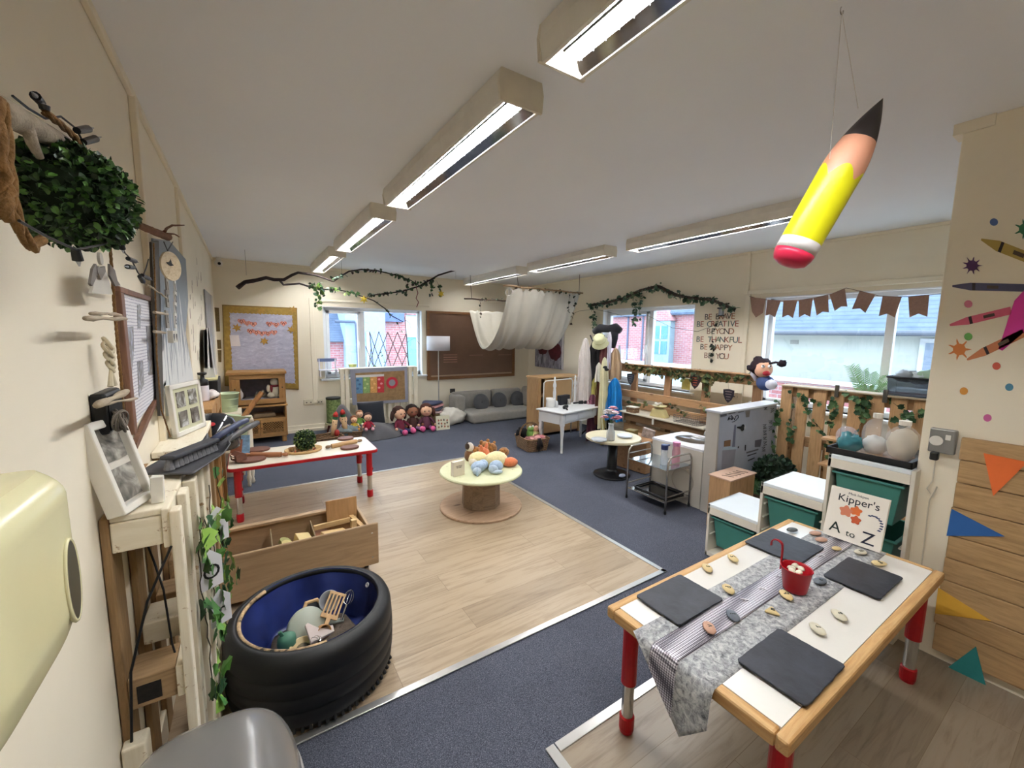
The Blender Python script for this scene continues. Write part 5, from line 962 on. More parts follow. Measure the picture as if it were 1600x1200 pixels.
for i, (x, y, h) in enumerate(((-.13, 6.78, .10), (-.10, 6.86, .06), (.08, 6.82, .05), (.15, 6.9, .06))): plush('winter_figure', ('tall white cone-like figure at the left of the display box', 'dark small figure beside the white cone in the display box', 'low grey twig bundle in the middle of the display box', 'small pale figure near the snowman in the display box')[i], 0, 0, [('body', mat(('d0c8c4', '4a3830', '7c7468', 'c2b8a8')[i], .9), [((0, 0, h*.5), (.03, .028, h*.5)), ((0, 0, h), (.016, .016, .02))])], cat='figure', grp='figures in the pine display box', fit=Vector((x, y, 0)), z=.64)
tag(MB().box((.14, 6.85, .392), (.30, .2, .06), rz=.15, taper=.9).build('folded_cloth', mat('857058', .9, bump=.5), bev=.02), 'folded brown cloth on the middle shelf of the pine cabinet', 'cloth')
# double sockets
def socket(x0, x1, z0, z1, lab, m='d8cfb8', y=7.2):
    t = thing('wall_socket', lab, 'socket', ((x0+x1)/2, y, z0)); MB().box((0, -.012, (z1-z0)/2), (x1-x0, .024, z1-z0)).build('socket_plate', mat(m, .4), t, bev=.003)
    for s_ in (-1, 1): MB().box((s_*(x1-x0)*.22, -.026, (z1-z0)*.4), (.02, .003, .016)).build('socket_holes', mat('5a5248', .5), t)
socket(.70, .84, .44, .52, 'cream double wall socket below the trunking beside the cabinet'); socket(.89, .98, .44, .51, 'cream single wall socket right of the double socket by the window')
socket(3.22, 3.32, .46, .54, 'black wall socket partly behind the grey sofa back', '3a3836')
# white table with turned legs, pale green buckets
WT2 = thing('white_side_table', 'white painted side table with turned legs in the far left corner carrying green buckets', 'table', (-.19, 5.05, 0)); WP = mat('dcd2bc', .5)
MB().box((0, 0, .49), (.30, .42, .03)).build('tabletop', WP, WT2, bev=.006); MB().box((0, 0, .43), (.26, .38, .09)).build('apron', WP, WT2)
for x, y in ((.13, -.17), (-.13, -.17), (.13, .19), (-.13, .19)): MB().lathe([(.012, 0), (.018, .02), (.014, .05), (.022, .09), (.022, .10), (.014, .13), (.020, .22), (.024, .34), (.022, .385), (.026, .39), (.026, .476)], (x, y, 0), 16).build('leg', WP, WT2, smooth=True)
PO = thing('white_turned_post', 'white turned post with a flared cap beside the green buckets', 'post', (-.035, 4.99, 0)); MB().lathe([(.022, 0), (.028, .02), (.018, .06), (.026, .12), (.020, .2), (.03, .3), (.028, .62), (.022, .65), (.034, .66), (.05, .66), (.03, .725), (0, .727)], n=20).build('post_body', WP, PO, smooth=True)
BG = mat('b9c8a6', .35, .2)
def bucket(nm, lab, loc, r, h, rot=(0, 0, 0)):
    t = thing(nm, lab, 'bucket', loc, rot=rot, group='pale green metal buckets in the far left corner'); MB().lathe([(0, 0), (r*.75, 0), (r*.78, .005), (r*.99, h), (r*1.03, h), (r*1.03, h+.008), (r*.96, h+.004), (r*.74, .006), (0, .006)], n=36).build('bucket_body', BG, t, smooth=True)
    for z in (.3, .72): MB().torus((0, 0, h*z), r*(.76+.23*z), .003, 36, 6).build('raised_ring', BG, t, smooth=True)
    return t
bucket('metal_bucket', 'front pale green metal bucket leaning over the edge of the white side table', (-.16, 4.98, .51), .12, .22, (-.12, .18, 0)); bucket('metal_bucket', 'rear pale green metal bucket standing higher behind the front one', (-.22, 5.5, .70), .11, .20)
tag(MB().bx(-.36, -.10, 5.3, 5.7, 0, .70).build('white_cupboard', mat('cfc4ae', .55), bev=.006), 'plain cream cupboard under the rear green bucket in the far left corner', 'cupboard')
tag(MB().cyl((-.16, 4.96, .60), (.10, 5.12, .94), .026, n=14).build('wooden_pole', wood('7a5028', '9a6a3a', 2, 1.3)), 'thick brown wooden pole sticking out of the front green bucket', 'pole')
# basket with maracas, green drum on stool
def wick(): 
    t = NT('woven_wicker'); a = t.add('ShaderNodeTexWave'); a.bands_direction = 'Z'; a.inputs['Scale'].default_value = 22; a.inputs['Distortion'].default_value = 1.5; t.l.new(t.coord(), a.inputs['Vector'])
    b_ = t.add('ShaderNodeTexChecker'); b_.inputs['Scale'].default_value = 45; t.l.new(t.coord(), b_.inputs['Vector']); m = t.add('ShaderNodeMath', operation='MULTIPLY'); t.l.new(a.outputs['Fac'], m.inputs[0]); t.l.new(t.noise(t.coord(), 30, 3), m.inputs[1]); t.bump(a.outputs['Fac'], 1, .012)
    col = t.ramp(m.outputs[0], [(.05, c('5c4028')), (.3, c('9a7450')), (.6, c('c09c74'))]); return t.fin(t.mix(.35, col, b_.outputs['Color'], 'MULTIPLY'), .75)
WIC = wick()
def basket(nm, lab, loc, w, d, h, rz=0, handle=True, tp=1.15, m=None, cat='basket'):
    t = thing(nm, lab, cat, loc, rz); m = m or WIC; vs = []
    n_ = 40
    for k, (s_, z) in enumerate(((.86, 0), (.93, h*.5), (1, h), (.95, h), (.88, h*.5), (.82, .01))):
        for p in rrect(-w/2*s_, w/2*s_, -d/2*s_, d/2*s_, .05*s_, z, 4): vs.append(p)
    L = len(vs)//6; fs = [(k*L+i, k*L+(i+1) % L, (k+1)*L+(i+1) % L, (k+1)*L+i) for k in range(5) for i in range(L)]+[tuple(range(L-1, -1, -1)), tuple(5*L+i for i in range(L))]
    MB().add(vs, fs).build('basket_body', m, t, smooth=False); MB().tube([Vector(p) for p in rrect(-w/2*.98, w/2*.98, -d/2*.98, d/2*.98, .05, h, 4)]+[Vector(rrect(-w/2*.98, w/2*.98, -d/2*.98, d/2*.98, .05, h, 4)[0])], .012, 8, caps=False).build('rim', m, t, smooth=True)
    if handle: MB().tube([Vector((0, -d/2*math.cos(a), h+(h*.9)*math.sin(a))) for a in [PI*k/16 for k in range(17)]], .013, 8).build('basket_handle', m, t, smooth=True)
    return t
basket('wicker_basket', 'small wicker basket of musical instruments behind the red-edged table', (.84, 6.05, 0), .42, .3, .16, .2, False); basket('wicker_basket', 'second wicker basket with an arched side beside the maracas', (1.18, 6.25, 0), .38, .28, .16, -.2, False)
tag(MB().torus((1.18, 6.3, .16), .15, .012, 16, 6, ax=(0, 1, 0), a0=0, a1=PI).build('basket_hoop', WIC, smooth=True), 'thin wicker hoop rising over the second instrument basket', 'hoop')
for i, (px, py, tx_) in enumerate(((524, 652, -.03), (536, 648, .03))):
    p = at_y(px, py, 6.05+.12*i); t = thing('maraca', ('left wooden maraca with red tip in the wicker basket', 'right taller wooden maraca with red tip in the wicker basket')[i], 'maraca', (p.x, 6.05+.12*i, p.z), rot=(0, .15-.25*i, 0), group='maracas in the wicker basket')
    MB().lathe([(.028, -.26), (.036, -.16), (.036, -.02)], n=18).build('wooden_barrel', wood('a98860', 'cfae84', 2), t, smooth=True); MB().lathe([(.037, -.03), (.037, .01)], n=18).build('green_band', mat('2f5a3a', .5), t); MB().lathe([(.037, .01), (.03, .05), (.012, .075), (0, .085)], n=18).build('red_tip', mat('b8322c', .4), t, smooth=True)
    for k in range(5): MB().sph((.033*math.cos(k-2.2), .033*math.sin(k-2.2), -.06-.035*k), .008, 8, 6).build('dark_spot', BLACK, t)
tag(MB().sph((.98, 6.0, .20), (.035, .035, .05), 14, 10).build('red_shaker', mat('9a2a24', .4), smooth=True), 'dark red egg-shaped shaker between the maracas', 'shaker')
plush('black_wooden_spoon', 'black spoon-like rattle behind the right maraca', 0, 0, [('head', BLACK, [((0, 0, .27), (.028, .02, .04))]), ('stem', wood('7a5a3a', '8c6a48', 2), [((0, 0, .13), (.01, .01, .13))])], cat='rattle', grp=None, fit=Vector((1.10, 6.25, 0)), z=.08, s=.9)
tag(MB().sph((1.16, 6.22, .16), (.17, .12, .07), 18, 10, wob=.5, sd=2).build('instrument_pile', mat('5f6a6c', .6, var=.8, sc=14, bump=.4), smooth=True), 'jumble of small instruments heaped in the second wicker basket', 'instruments', None, 'stuff')
DRM = thing('green_drum', 'tall green patterned drum standing on a small stool in front of the window wall', 'drum', (1.09, 6.9, .17)); gm = NT('green_mottled_print'); gn = gm.noise(gm.coord(), 28, 3, .6); gm.fin(gm.ramp(gn, [(.4, c('5c7040')), (.6, c('8d9e62'))]), .6)
MB().lathe([(.105, 0), (.105, .38)], n=36).build('drum_shell', gm.m, DRM); MB().lathe([(.109, .372), (.109, .40), (0, .40)], n=36).build('drum_head', mat('232420', .5), DRM); MB().lathe([(.109, .0), (.109, .02), (0, .0)], n=36).build('bottom_hoop', mat('2c3a26', .5), DRM)
ST = thing('small_stool', 'small wooden stool with dark red legs under the green drum', 'stool', (1.09, 6.9, 0)); MB().lathe([(0, .145), (.13, .145), (.13, .168), (0, .168)], n=28).build('seat', mat('b6b08c', .5), ST)
for a in (.8, 2.4, 3.9, 5.5): MB().cyl((.09*math.cos(a), .09*math.sin(a), .146), (.12*math.cos(a), .12*math.sin(a), 0), .014, .011).build('leg', mat('7a3630', .5), ST)
# white slatted unit with banner
WU = thing('white_slatted_unit', 'cream painted slatted pallet unit under the window holding a hessian banner', 'pallet unit', (1.83, 6.92, 0)); CW = mat('ded4be', .6)
def wu(x0, x1, y0, y1, z0, z1, nm): return MB().bx(x0, x1, y0, y1, z0, z1).build(nm, CW, WU, bev=.004, world=True)
for x in (1.20, 1.27): wu(x, x+.055, 6.86, 6.88, .04, 1.0, 'vertical_slat')
for i in range(9): x = 1.42+i*.105; wu(x, x+.06, 6.88, 6.90, .04, .98, 'vertical_slat')
wu(2.30, 2.36, 6.855, 6.88, .04, 1.01, 'vertical_slat'); wu(2.39, 2.46, 6.855, 6.88, .04, 1.01, 'vertical_slat')
for z in (.06, .45, .93): wu(1.20, 2.46, 6.90, 6.98, z, z+.07, 'cross_rail')
wu(1.20, 2.46, 6.86, 7.06, 1.0, 1.02, 'top_board')
BN = thing('hessian_banner', 'silver-edged hessian banner pinned on the cream slatted unit', 'banner', (1.83, 6.85, .41)); SV = mat('9a9cab', .4, .3, bump=.3)
bp = lambda px, py, y=6.845: wy(px, py, y)
MB().poly([bp(a, b_, 6.85) for a, b_ in ((546.5, 577), (636, 572.5), (637.5, 628), (551, 633))], (0, -.003, 0)).build('silver_backing', SV, BN, world=True)
MB().poly([bp(a, b_, 6.845) for a, b_ in ((555, 583), (632, 579), (633, 624), (558, 628))], (0, -.003, 0)).build('hessian_cloth', mat('927652', .95, var=.3, sc=14, bump=.8, bs=150), BN, world=True)
CC = thing('feelings_chart', 'four-colour children\'s chart in blue, green, orange and red on the hessian banner', 'chart', bp(556, 620))
for i, hx in enumerate(('5f88ac', '86a565', 'cf9a5a', 'b8323a')):
    u0, u1 = 556+i*11.1, 556+(i+1)*11.1
    MB().poly([bp(a, b_, 6.840) for a, b_ in ((u0, 590-(i*.45)), (u1-.5, 589.5-(i*.45)), (u1-.1, 614.5-i*.5), (u0+.6, 615-i*.5))], (0, -.002, 0)).build('colour_column', mat(hx, .5, var=.25, sc=60), CC, world=True)
    for k in range(3):
        pc = wy(u0+3+3.5*(k % 2), 594+k*6.5-i*.4, 6.837); MB().sph(pc, (.022, .002, .018), 12, 6).build('face_print', mat(('3a5a80', 'c3cf8e', 'e8b87a', 'e0a0a0')[i], .5), CC, world=True)
MB().poly([bp(a, b_, 6.839) for a, b_ in ((556, 586.5), (600, 584.5), (600, 588), (556, 590))], (0, -.002, 0)).build('title_strip', mat('dcd8d4', .5), CC, world=True)
LR = thing('red_ring_sign', 'red life-ring shaped sign with grey centre on the hessian banner', 'sign', wy(612, 599, 6.84)); MB().lathe([(.055, 0), (.098, 0), (.098, .006), (.055, .006)], wy(612.5, 598, 6.84), 36, ax=(0, -1, 0), closed=True).build('red_ring', mat('b8283a', .4), LR, world=True); MB().lathe([(0, 0), (.055, 0), (.055, .004), (0, .004)], wy(612.5, 598, 6.84), 30, ax=(0, -1, 0)).build('grey_centre', mat('8c8f96', .5), LR, world=True)
# bean bag, cushion, dolls
def soft(nm, lab, cat, fn, m, nu=48, nv=30, par=None):
    return tag(MB().grid(fn, nu, nv).build(nm, m, smooth=True, thick=.012), lab, cat)
FB = mat('4a494c', .95, var=.12, sc=10, bump=.4, bs=120, sheen=.3); FB2 = mat('1c2028', .9, bump=.3, sheen=.2)
def beanf(u, v):
    a = 2*PI*u; R = math.sin(v*PI*.5)**.8; x = 1.52+.62*R*math.cos(a)*(1+.08*math.sin(3*a)); y = 6.42+.36*R*math.sin(a); h = .17*(1-R**3)+.05*noise.noise(Vector((x*4, y*4, 1)))*(1-R**4)
    lift = .50*math.exp(-((x-1.12)**2)/.03-((y-6.62)**2)/.05); return (x, y, max(.006, h+lift*(1-R**5)))
soft('grey_bean_bag', 'large collapsed charcoal bean bag on the carpet under the hessian banner', 'bean bag', beanf, FB, 64, 36)
def pillow(nm, lab, cat, ctr, w, h, th, rx, rz, m, grp=None):
    t = thing(nm, lab, cat, ctr, rot=(rx, 0, rz), group=grp)
    def f(s_):
        def g(u, v):
            a, b_ = 2*u-1, 2*v-1; e = (1-a**4)*(1-b_**4); k = 1-.06*(1-abs(a*b_)); return (a*w/2*(1-.05*(1-b_**2)), b_*h/2*(1-.05*(1-a**2)), s_*th/2*max(0, e)**.5)
        return g
    mb = MB(); mb.grid(f(1), 20, 20); mb.grid(f(-1), 20, 20); mb.build('cushion_cover', m, t, smooth=True); return t
pillow('dark_cushion', 'square black cushion leaning upright on the charcoal bean bag', 'cushion', (1.60, 6.60, .30), .42, .40, .12, 1.35, .05, FB2)
SK1, SK2, SK3 = mat('e0b596', .7), mat('8a5a40', .7), mat('d8ac8c', .7)
def doll(nm, lab, loc, s, skin, hair, top, legs, shoe, rz=0, grp='dolls', bunches=True, lean=0):
    t = thing(nm, lab, 'doll', loc, rz, grp)
    V = lambda x, y, z: (x*s, y*s, z*s)
    b = MB(); b.lathe([(0, 0), (.075*s, .0), (.085*s, .05*s), (.06*s, .15*s), (.03*s, .19*s), (0, .2*s)], n=16); b.build('body', top, t, smooth=True)
    MB().sph(V(0, -.01, .27), (.085*s, .078*s, .085*s), 18, 12).build('head', skin, t, smooth=True)
    MB().sph(V(0, .02, .30), (.094*s, .082*s, .082*s), 16, 10, wob=.15, sd=s*9).build('hair', hair, t, smooth=True)
    if bunches:
        for q in (-1, 1): MB().sph(V(q*.11, .015, .24), (.03*s, .03*s, .07*s), 10, 8, wob=.3, sd=q).build('hair_bunch', hair, t, smooth=True)
    for q in (-1, 1):
        MB().sph(V(q*.03, -.085, .275), (.009*s, .006*s, .011*s), 8, 6).build('eye', BLACK, t, smooth=True)
        MB().tube([V(q*.055, -.01, .16), V(q*.10, -.05, .11), V(q*.12, -.09, .08)], [.022*s, .019*s, .017*s], 8).build('arm', top, t, smooth=True); MB().sph(V(q*.124, -.10, .075), .021*s, 8, 6).build('hand', skin, t, smooth=True)
        MB().tube([V(q*.04, -.03, .03), V(q*.06, -.12, .03), V(q*.07, -.19, .03)], [.03*s, .027*s, .025*s], 8).build('leg', legs, t, smooth=True); MB().sph(V(q*.072, -.22, .04), (.036*s, .045*s, .04*s), 10, 8).build('shoe', shoe, t, smooth=True)
    MB().tube([V(-.018, -.092, .245), V(0, -.094, .238), V(.018, -.092, .245)], .003*s, 5).build('mouth', mat('a83a3a', .5), t)
    return t
PK = mat('d25c8c', .5); 
def dp_(px, y, zz): p = at_y(px, 660, y); return (p.x, y, zz)
doll('rag_doll', 'pale doll in lilac at the left end of the row on the bean bag', dp_(537, 6.33, .15), .58, SK1, mat('b98a6a', .9), mat('b9a2c8', .8), SK1, SK1, .2, 'small rag dolls on the bean bag', False)
doll('rag_doll', 'small doll in yellow, second from the left on the bean bag', dp_(553, 6.30, .155), .55, SK1, mat('7a4a30', .9), mat('d8b640', .8), mat('c65a4a', .8), mat('d89a4a', .8), 0, 'small rag dolls on the bean bag', False)
doll('rag_doll', 'doll in light green sitting highest on the bean bag', dp_(562, 6.42, .19), .6, SK1, mat('8c6248', .9), mat('7aa04c', .8), mat('dcd6c0', .8), mat('dcd6c0', .8), -.1, 'small rag dolls on the bean bag', False)
doll('rag_doll', 'doll in dark red with white hands at the right of the small dolls', dp_(575, 6.25, .15), .66, SK1, mat('3a2622', .9), mat('a02238', .8), mat('3a2030', .8), mat('d8a0a8', .8), -.1, 'small rag dolls on the bean bag', False)
doll('rag_doll', 'large doll with brown bunches and navy legs, left of the three big dolls', (1.98, 6.40, 0.01), 1.12, SK3, mat('3a241c', .9), mat('6a2034', .8), mat('23284c', .8), PK, .35, 'large dolls sitting on the carpet')
doll('rag_doll', 'dark-skinned doll in the middle of the three big dolls', (2.23, 6.50, 0.01), 1.1, SK2, mat('241814', .9), mat('4a2c26', .8), mat('8c6a8c', .8), mat('dc86b0', .5), 0, 'large dolls sitting on the carpet')
doll('rag_doll', 'large doll with brown fringe and pink shoes, right of the three big dolls', (2.45, 6.44, 0.01), 1.12, SK3, mat('4a2a20', .9), mat('5a3040', .8), mat('8a4a78', .8), PK, -.25, 'large dolls sitting on the carpet')
# basket of blankets, book, white bag, lamp
basket('blanket_basket', 'wicker basket full of folded blankets beside the cream slatted unit', (2.68, 6.72, 0), .40, .32, .20, 0, False, m=mat('7c6844', .9, var=.4, sc=40, bump=.8))
for i, (z, hx, w_, lab) in enumerate(((.235, 'b9a09c', .46, 'grey-pink patterned blanket lowest in the basket'), (.285, '4a4c5a', .44, 'dark grey blanket folded in the pile'), (.335, 'd49a98', .44, 'salmon pink blanket near the top of the pile'), (.385, '3a3e52', .40, 'navy cloth strip lying on top of the blankets'))):
    def f(u, v, z=z, w_=w_, i=i):
        a = 2*PI*u; b_ = v*PI; return (2.66+w_/2*math.sin(b_)**.5*math.cos(a)*(.9+.1*math.sin(3*a+i)), 6.72+.17*math.sin(b_)**.5*math.sin(a), z+.03*math.cos(b_)+.012*math.sin(2*a+i))
    tag(MB().grid(f, 32, 10).build('folded_blanket', mat(hx, .95, var=.25, sc=20, bump=.5), smooth=True), lab, 'blanket', 'blankets in the basket')
k5, r, u, n = book('childrens_book', 'pale picture book with animal drawings standing on the carpet by the white bag', (2.55, 6.24, 0.001), (1, -.04, 0), (0, .12, 1), .235, .235, .012, mat('d6d2b8', .5, var=.06))
for i in range(12): x_, y_ = .04+.052*(i % 4)+random.uniform(-.008, .008), .05+.055*(i//4)+random.uniform(-.01, .01); MB().poly([Vector((2.55, 6.24, .001))+r*(x_+.014*math.cos(a)*(1+.3*math.sin(3*a+i)))+u*(y_+.018*math.sin(a))+n*.0015 for a in [2*PI*j/14 for j in range(14)]], n*.0005).build('animal_print', mat(('8c6a4c', '5c5448', 'a8604a')[i % 3], .6), k5, world=True)
tag(MB().sph((2.98, 6.62, .13), (.25, .20, .15), 30, 18, wob=.28, sd=6).build('white_bag', mat('cfc9bd', .95, bump=.4, var=.06), smooth=True), 'crumpled off-white cloth bag on the carpet at the end of the sofa', 'bag')
LP = thing('floor_lamp', 'slim floor lamp with white drum shade beside the brown board', 'floor lamp', (2.88, 6.93, 0)); LPP = at_y(684.5, 536, 6.93)
MB().lathe([(.19, 1.30), (.205, 1.54)], n=40).build('lamp_shade', mat('dcdce2', .7, var=.02), LP, smooth=True, thick=.002) if 0 else None
m = MB(); vs = [Vector((r_*math.cos(2*PI*i/40), r_*math.sin(2*PI*i/40), z)) for r_, z in ((.205, 1.29), (.205, 1.545)) for i in range(40)]; m.add(vs, [(i, (i+1) % 40, 40+(i+1) % 40, 40+i) for i in range(40)]).build('lamp_shade', mat('e0e0e6', .7, var=.02), LP, smooth=True, thick=.003)
MB().cyl((0, 0, .01), (0, 0, 1.5), .009, n=10).build('pole', mat('b9b6b0', .3, .6), LP); MB().lathe([(0, 0), (.13, 0), (.13, .012), (.02, .02), (0, .02)], n=30).build('lamp_base', mat('b9b6b0', .3, .6), LP); MB().sph((0, 0, 1.42), .03, 10, 8).build('bulb', mat('e8e6e0', .4), LP, smooth=True)
# brown display board
B2 = thing('brown_display_board', 'large empty display board covered in brown paper beside the floor lamp', 'display board', (3.7, 7.19, .73))
MB().bx(2.79, 4.64, 7.17, 7.195, .76, 1.97).build('brown_paper', mat('6f5442', .75, var=.16, sc=3, bump=.5, bs=8), B2, world=True)
for a in ((2.76, 4.67, 1.955, 2.0), (2.76, 4.67, .73, .785), (2.76, 2.805, .785, 1.955), (4.62, 4.67, .785, 1.955)): MB().bx(a[0], a[1], 7.155, 7.197, a[2], a[3]).build('board_frame', wood('6a4424', '7f5630', 0), B2, world=True)
for i in range(4): MB().bx(3.08, 3.36, 7.164, 7.169, 1.05+i*.045, 1.065+i*.045).build('paper_strip', mat('a97c68', .7), B2, world=True)
for x in (3.62, 4.28): MB().bx(x, x+.3, 7.165, 7.169, 1.17, 1.185).build('paper_strip', mat('8c6a58', .7), B2, world=True)
MB().bx(2.83, 4.60, 7.16, 7.168, .79, .815).build('tape_strip', mat('a48c74', .5), B2, world=True)
# sofa of floor cushions
SO = mat('8f8a82', .95, var=.1, sc=20, bump=.5, bs=130, sheen=.2)
SF = thing('floor_sofa', 'low grey upholstered floor sofa in the far corner', 'sofa', (3.9, 6.75, 0))
def cush(x0, x1, y0, y1, z0, z1, nm='seat_cushion', rx=0, bev=.05, m=SO):
    o = MB().box(((x0+x1)/2, (y0+y1)/2, (z0+z1)/2), (x1-x0, y1-y0, z1-z0), rx=rx).build(nm, m, SF, bev=bev, world=True, seg=4); o.data.polygons.foreach_set('use_smooth', [True]*len(o.data.polygons)); return o
cush(3.28, 4.62, 6.34, 6.98, .0, .185); cush(3.18, 4.02, 6.92, 7.14, .10, .50, 'back_cushion', -.15, .07); cush(4.03, 4.72, 6.92, 7.14, .10, .50, 'back_cushion', -.15, .07); o = MB().box((4.70, 6.66, .36), (.18, .5, .38), rz=-.15, ry=.12).build('side_cushion', SO, SF, bev=.07, world=True, seg=4)
cush(3.14, 3.34, 6.75, 7.10, .0, .46, 'side_cushion', 0, .05)
for i, px in enumerate((752, 780.5, 809)):
    p = at_y(px, 630, 6.80); t = thing('round_cushion', ('left', 'middle', 'right')[i]+' round charcoal cushion with a centre button on the grey sofa', 'cushion', (p.x, 6.80, .30), rot=(1.30, 0, 0), group='round cushions on the sofa')
    MB().lathe([(0, -.045), (.10, -.05), (.155, -.03), (.168, 0), (.155, .03), (.10, .05), (.03, .04), (0, .028)], n=36).build('cushion_cover', mat('4a4a4c', .95, bump=.5, bs=130, sheen=.2), t, smooth=True); MB().sph((0, 0, .034), (.014, .014, .008), 10, 6).build('centre_button', mat('3a3a3c', .9), t, smooth=True)
# window sill things: trellis, twig, doll chair, yellow pot
TS = thing('willow_trellis', 'brown criss-cross willow trellis standing on the window sill', 'trellis', (2.1, 7.17, .84)); yy = 7.17
def tl(a, b_): MB().tube([wy(a[0], a[1], yy), wy(b_[0], b_[1], yy)], .006, 6).build('trellis_stick', mat('4c3c34', .8), TS, world=True)
for a in (((577, 518), (600, 583)), ((592, 518), (615, 583)), ((606, 519), (631, 576)), ((621, 519), (637, 560)), ((592, 518), (576, 575)), ((606, 519), (583, 577)), ((621, 519), (598, 579)), ((635, 520), (610, 583)), ((637, 549), (625, 578)), ((577, 518), (584, 575)), ((571, 541), (588, 583)), ((580, 545), (574, 583))): tl(*a)
branch('dry_twig', 'tall dry grey twig leaning in the window beside the trellis', 'branch', [([wy(a, b_, 7.16) for a, b_ in ((640, 583), (637, 555), (635, 525), (632, 495))], (.011, .005)), ([wy(a, b_, 7.16) for a, b_ in ((636, 535), (648, 528), (656, 538))], (.004, .002)), ([wy(a, b_, 7.16) for a, b_ in ((633, 500), (640, 505), (643, 518))], (.004, .002))], mat('5c5450', .8))
ivy([[wy(592, 545, 7.15), wy(600, 560, 7.15), wy(605, 580, 7.15)], [wy(583, 575, 7.15), wy(590, 560, 7.15)]], 'few green leaves trailing on the willow trellis', dens=22, L=.04, name='leafy_sprig', cat='plant')
DC = thing('toy_chair', 'small white toy chair standing on the window sill', 'toy chair', wy(512, 588, 7.12)); p = wy(513, 588, 7.12); WPn = mat('d8d8e0', .5)
for dx in (-.12, .12): MB().cyl(p+Vector((dx, .04, 0)), p+Vector((dx, .06, .28)), .010).build('leg', WPn, DC, world=True); MB().cyl(p+Vector((dx, -.06, 0)), p+Vector((dx, -.06, .10)), .010).build('leg', WPn, DC, world=True)
MB().box(p+Vector((0, 0, .105)), (.27, .15, .015)).build('seat', WPn, DC, world=True); MB().box(p+Vector((0, .06, .26)), (.28, .015, .05)).build('backrest', mat('5f6f94', .5), DC, world=True)
for dx in (-.06, 0, .06): MB().cyl(p+Vector((dx, .055, .11)), p+Vector((dx, .06, .24)), .006).build('spindle', WPn, DC, world=True)
tag(MB().lathe([(0, 0), (.06, 0), (.07, .05), (0, .06)], wy(551, 573.5, 7.10)+Vector((0, 0, -.0)), 20).build('yellow_pot', mat('c8cf86', .5)), 'small pale yellow pot behind the top of the slatted unit', 'pot')
# hanging branch with ivy and gold stars
HY = 6.25
def hp(pts, y=HY): return [Vector(at_y(a, b_, y)) for a, b_ in pts]
BRN = mat('2e2320', .85, var=.3, sc=40, bump=.7); LIT = mat('6b5236', .85, var=.3, sc=40, bump=.7)
HBR = branch('hanging_branch', 'long dark bare branch hanging from the ceiling across the back window', 'branch', [(hp([(371, 450), (383, 441), (400, 438), (416, 434), (428, 437), (444, 437), (456, 430), (466, 426), (480, 428), (492, 430), (505, 434), (520, 440)]), (.028, .010)),
    (hp([(436, 437), (443, 445), (455, 444), (468, 443), (484, 448), (508, 452), (530, 453), (548, 457), (566, 463), (584, 470), (600, 481), (613, 494), (630, 503)]), (.013, .006)), (hp([(520, 440), (545, 424), (565, 421), (590, 423), (615, 429), (640, 437), (655, 446)]), (.012, .006)),
    (hp([(575, 462), (600, 459), (630, 455), (655, 447), (675, 436), (685, 430), (705, 424), (725, 419)]), (.009, .014))], BRN)
for px, py in ((385, 408), (534, 408), (712, 413)):
    p = at_y(px, py+22, HY); MB().tube([Vector((p.x, HY, p.z)), Vector((p.x, HY, 2.6))], .0015, 5).build('hanging_wire', BLACK, HBR, world=True)
ivy([hp([(484, 445), (500, 450), (530, 452), (560, 460)], HY-.01), hp([(495, 452), (498, 470), (496, 480)], HY-.01), hp([(500, 440), (504, 460)], HY)], 'bright green ivy on the branch under the ceiling light', dens=75, L=.06, spread=.05)
ivy([hp([(520, 436), (545, 424), (565, 421), (590, 423), (615, 429), (640, 437), (655, 446)]), hp([(575, 462), (600, 459), (630, 455), (655, 447), (680, 434)]), hp([(634, 440), (636, 455), (632, 462)]), hp([(683, 440), (688, 450), (687, 460)]), hp([(672, 440), (676, 450), (672, 458)])], 'dark green ivy garland wound around the right half of the hanging branch', dens=55, L=.055, spread=.03, mats=[mat('28402c', .6), mat('4a3a34', .7), mat('3c5a34', .6)])
ivy([hp([(584, 470), (600, 481), (613, 494), (625, 505)]), hp([(622, 505), (625, 515)])], 'thin ivy sprig on the drooping end of the branch in front of the window', dens=22, L=.045, spread=.03)
for px, py, lab in ((568.5, 468, 'bright yellow paper star hanging from the branch over the window'), (689, 459, 'yellow paper star hanging at the right end of the branch')):
    p = Vector(at_y(px, py, HY-.03)); t = thing('paper_star', lab, 'paper star', p, 0, 'yellow paper stars on the hanging branch'); m = MB(); R = .065
    pts = [Vector(((R if i % 2 == 0 else R*.42)*math.sin(PI*i/6), -.012 if i % 2 else 0, (R if i % 2 == 0 else R*.42)*math.cos(PI*i/6))) for i in range(12)]
    m.add(pts+[Vector((0, -.025, 0)), Vector((0, .025, 0))], [(i, (i+1) % 12, 12) for i in range(12)]+[((i+1) % 12, i, 13) for i in range(12)]).build('folded_star', mat('d8bc3c', .6), t)
tag(MB().tube(hp([(650, 448), (653, 458), (650, 466), (654, 472), (651, 480)], HY-.02), .006, 6).build('red_ribbon', mat('7a2f3a', .8)), 'thin dark red ribbon hanging from the ivy branch', 'ribbon')
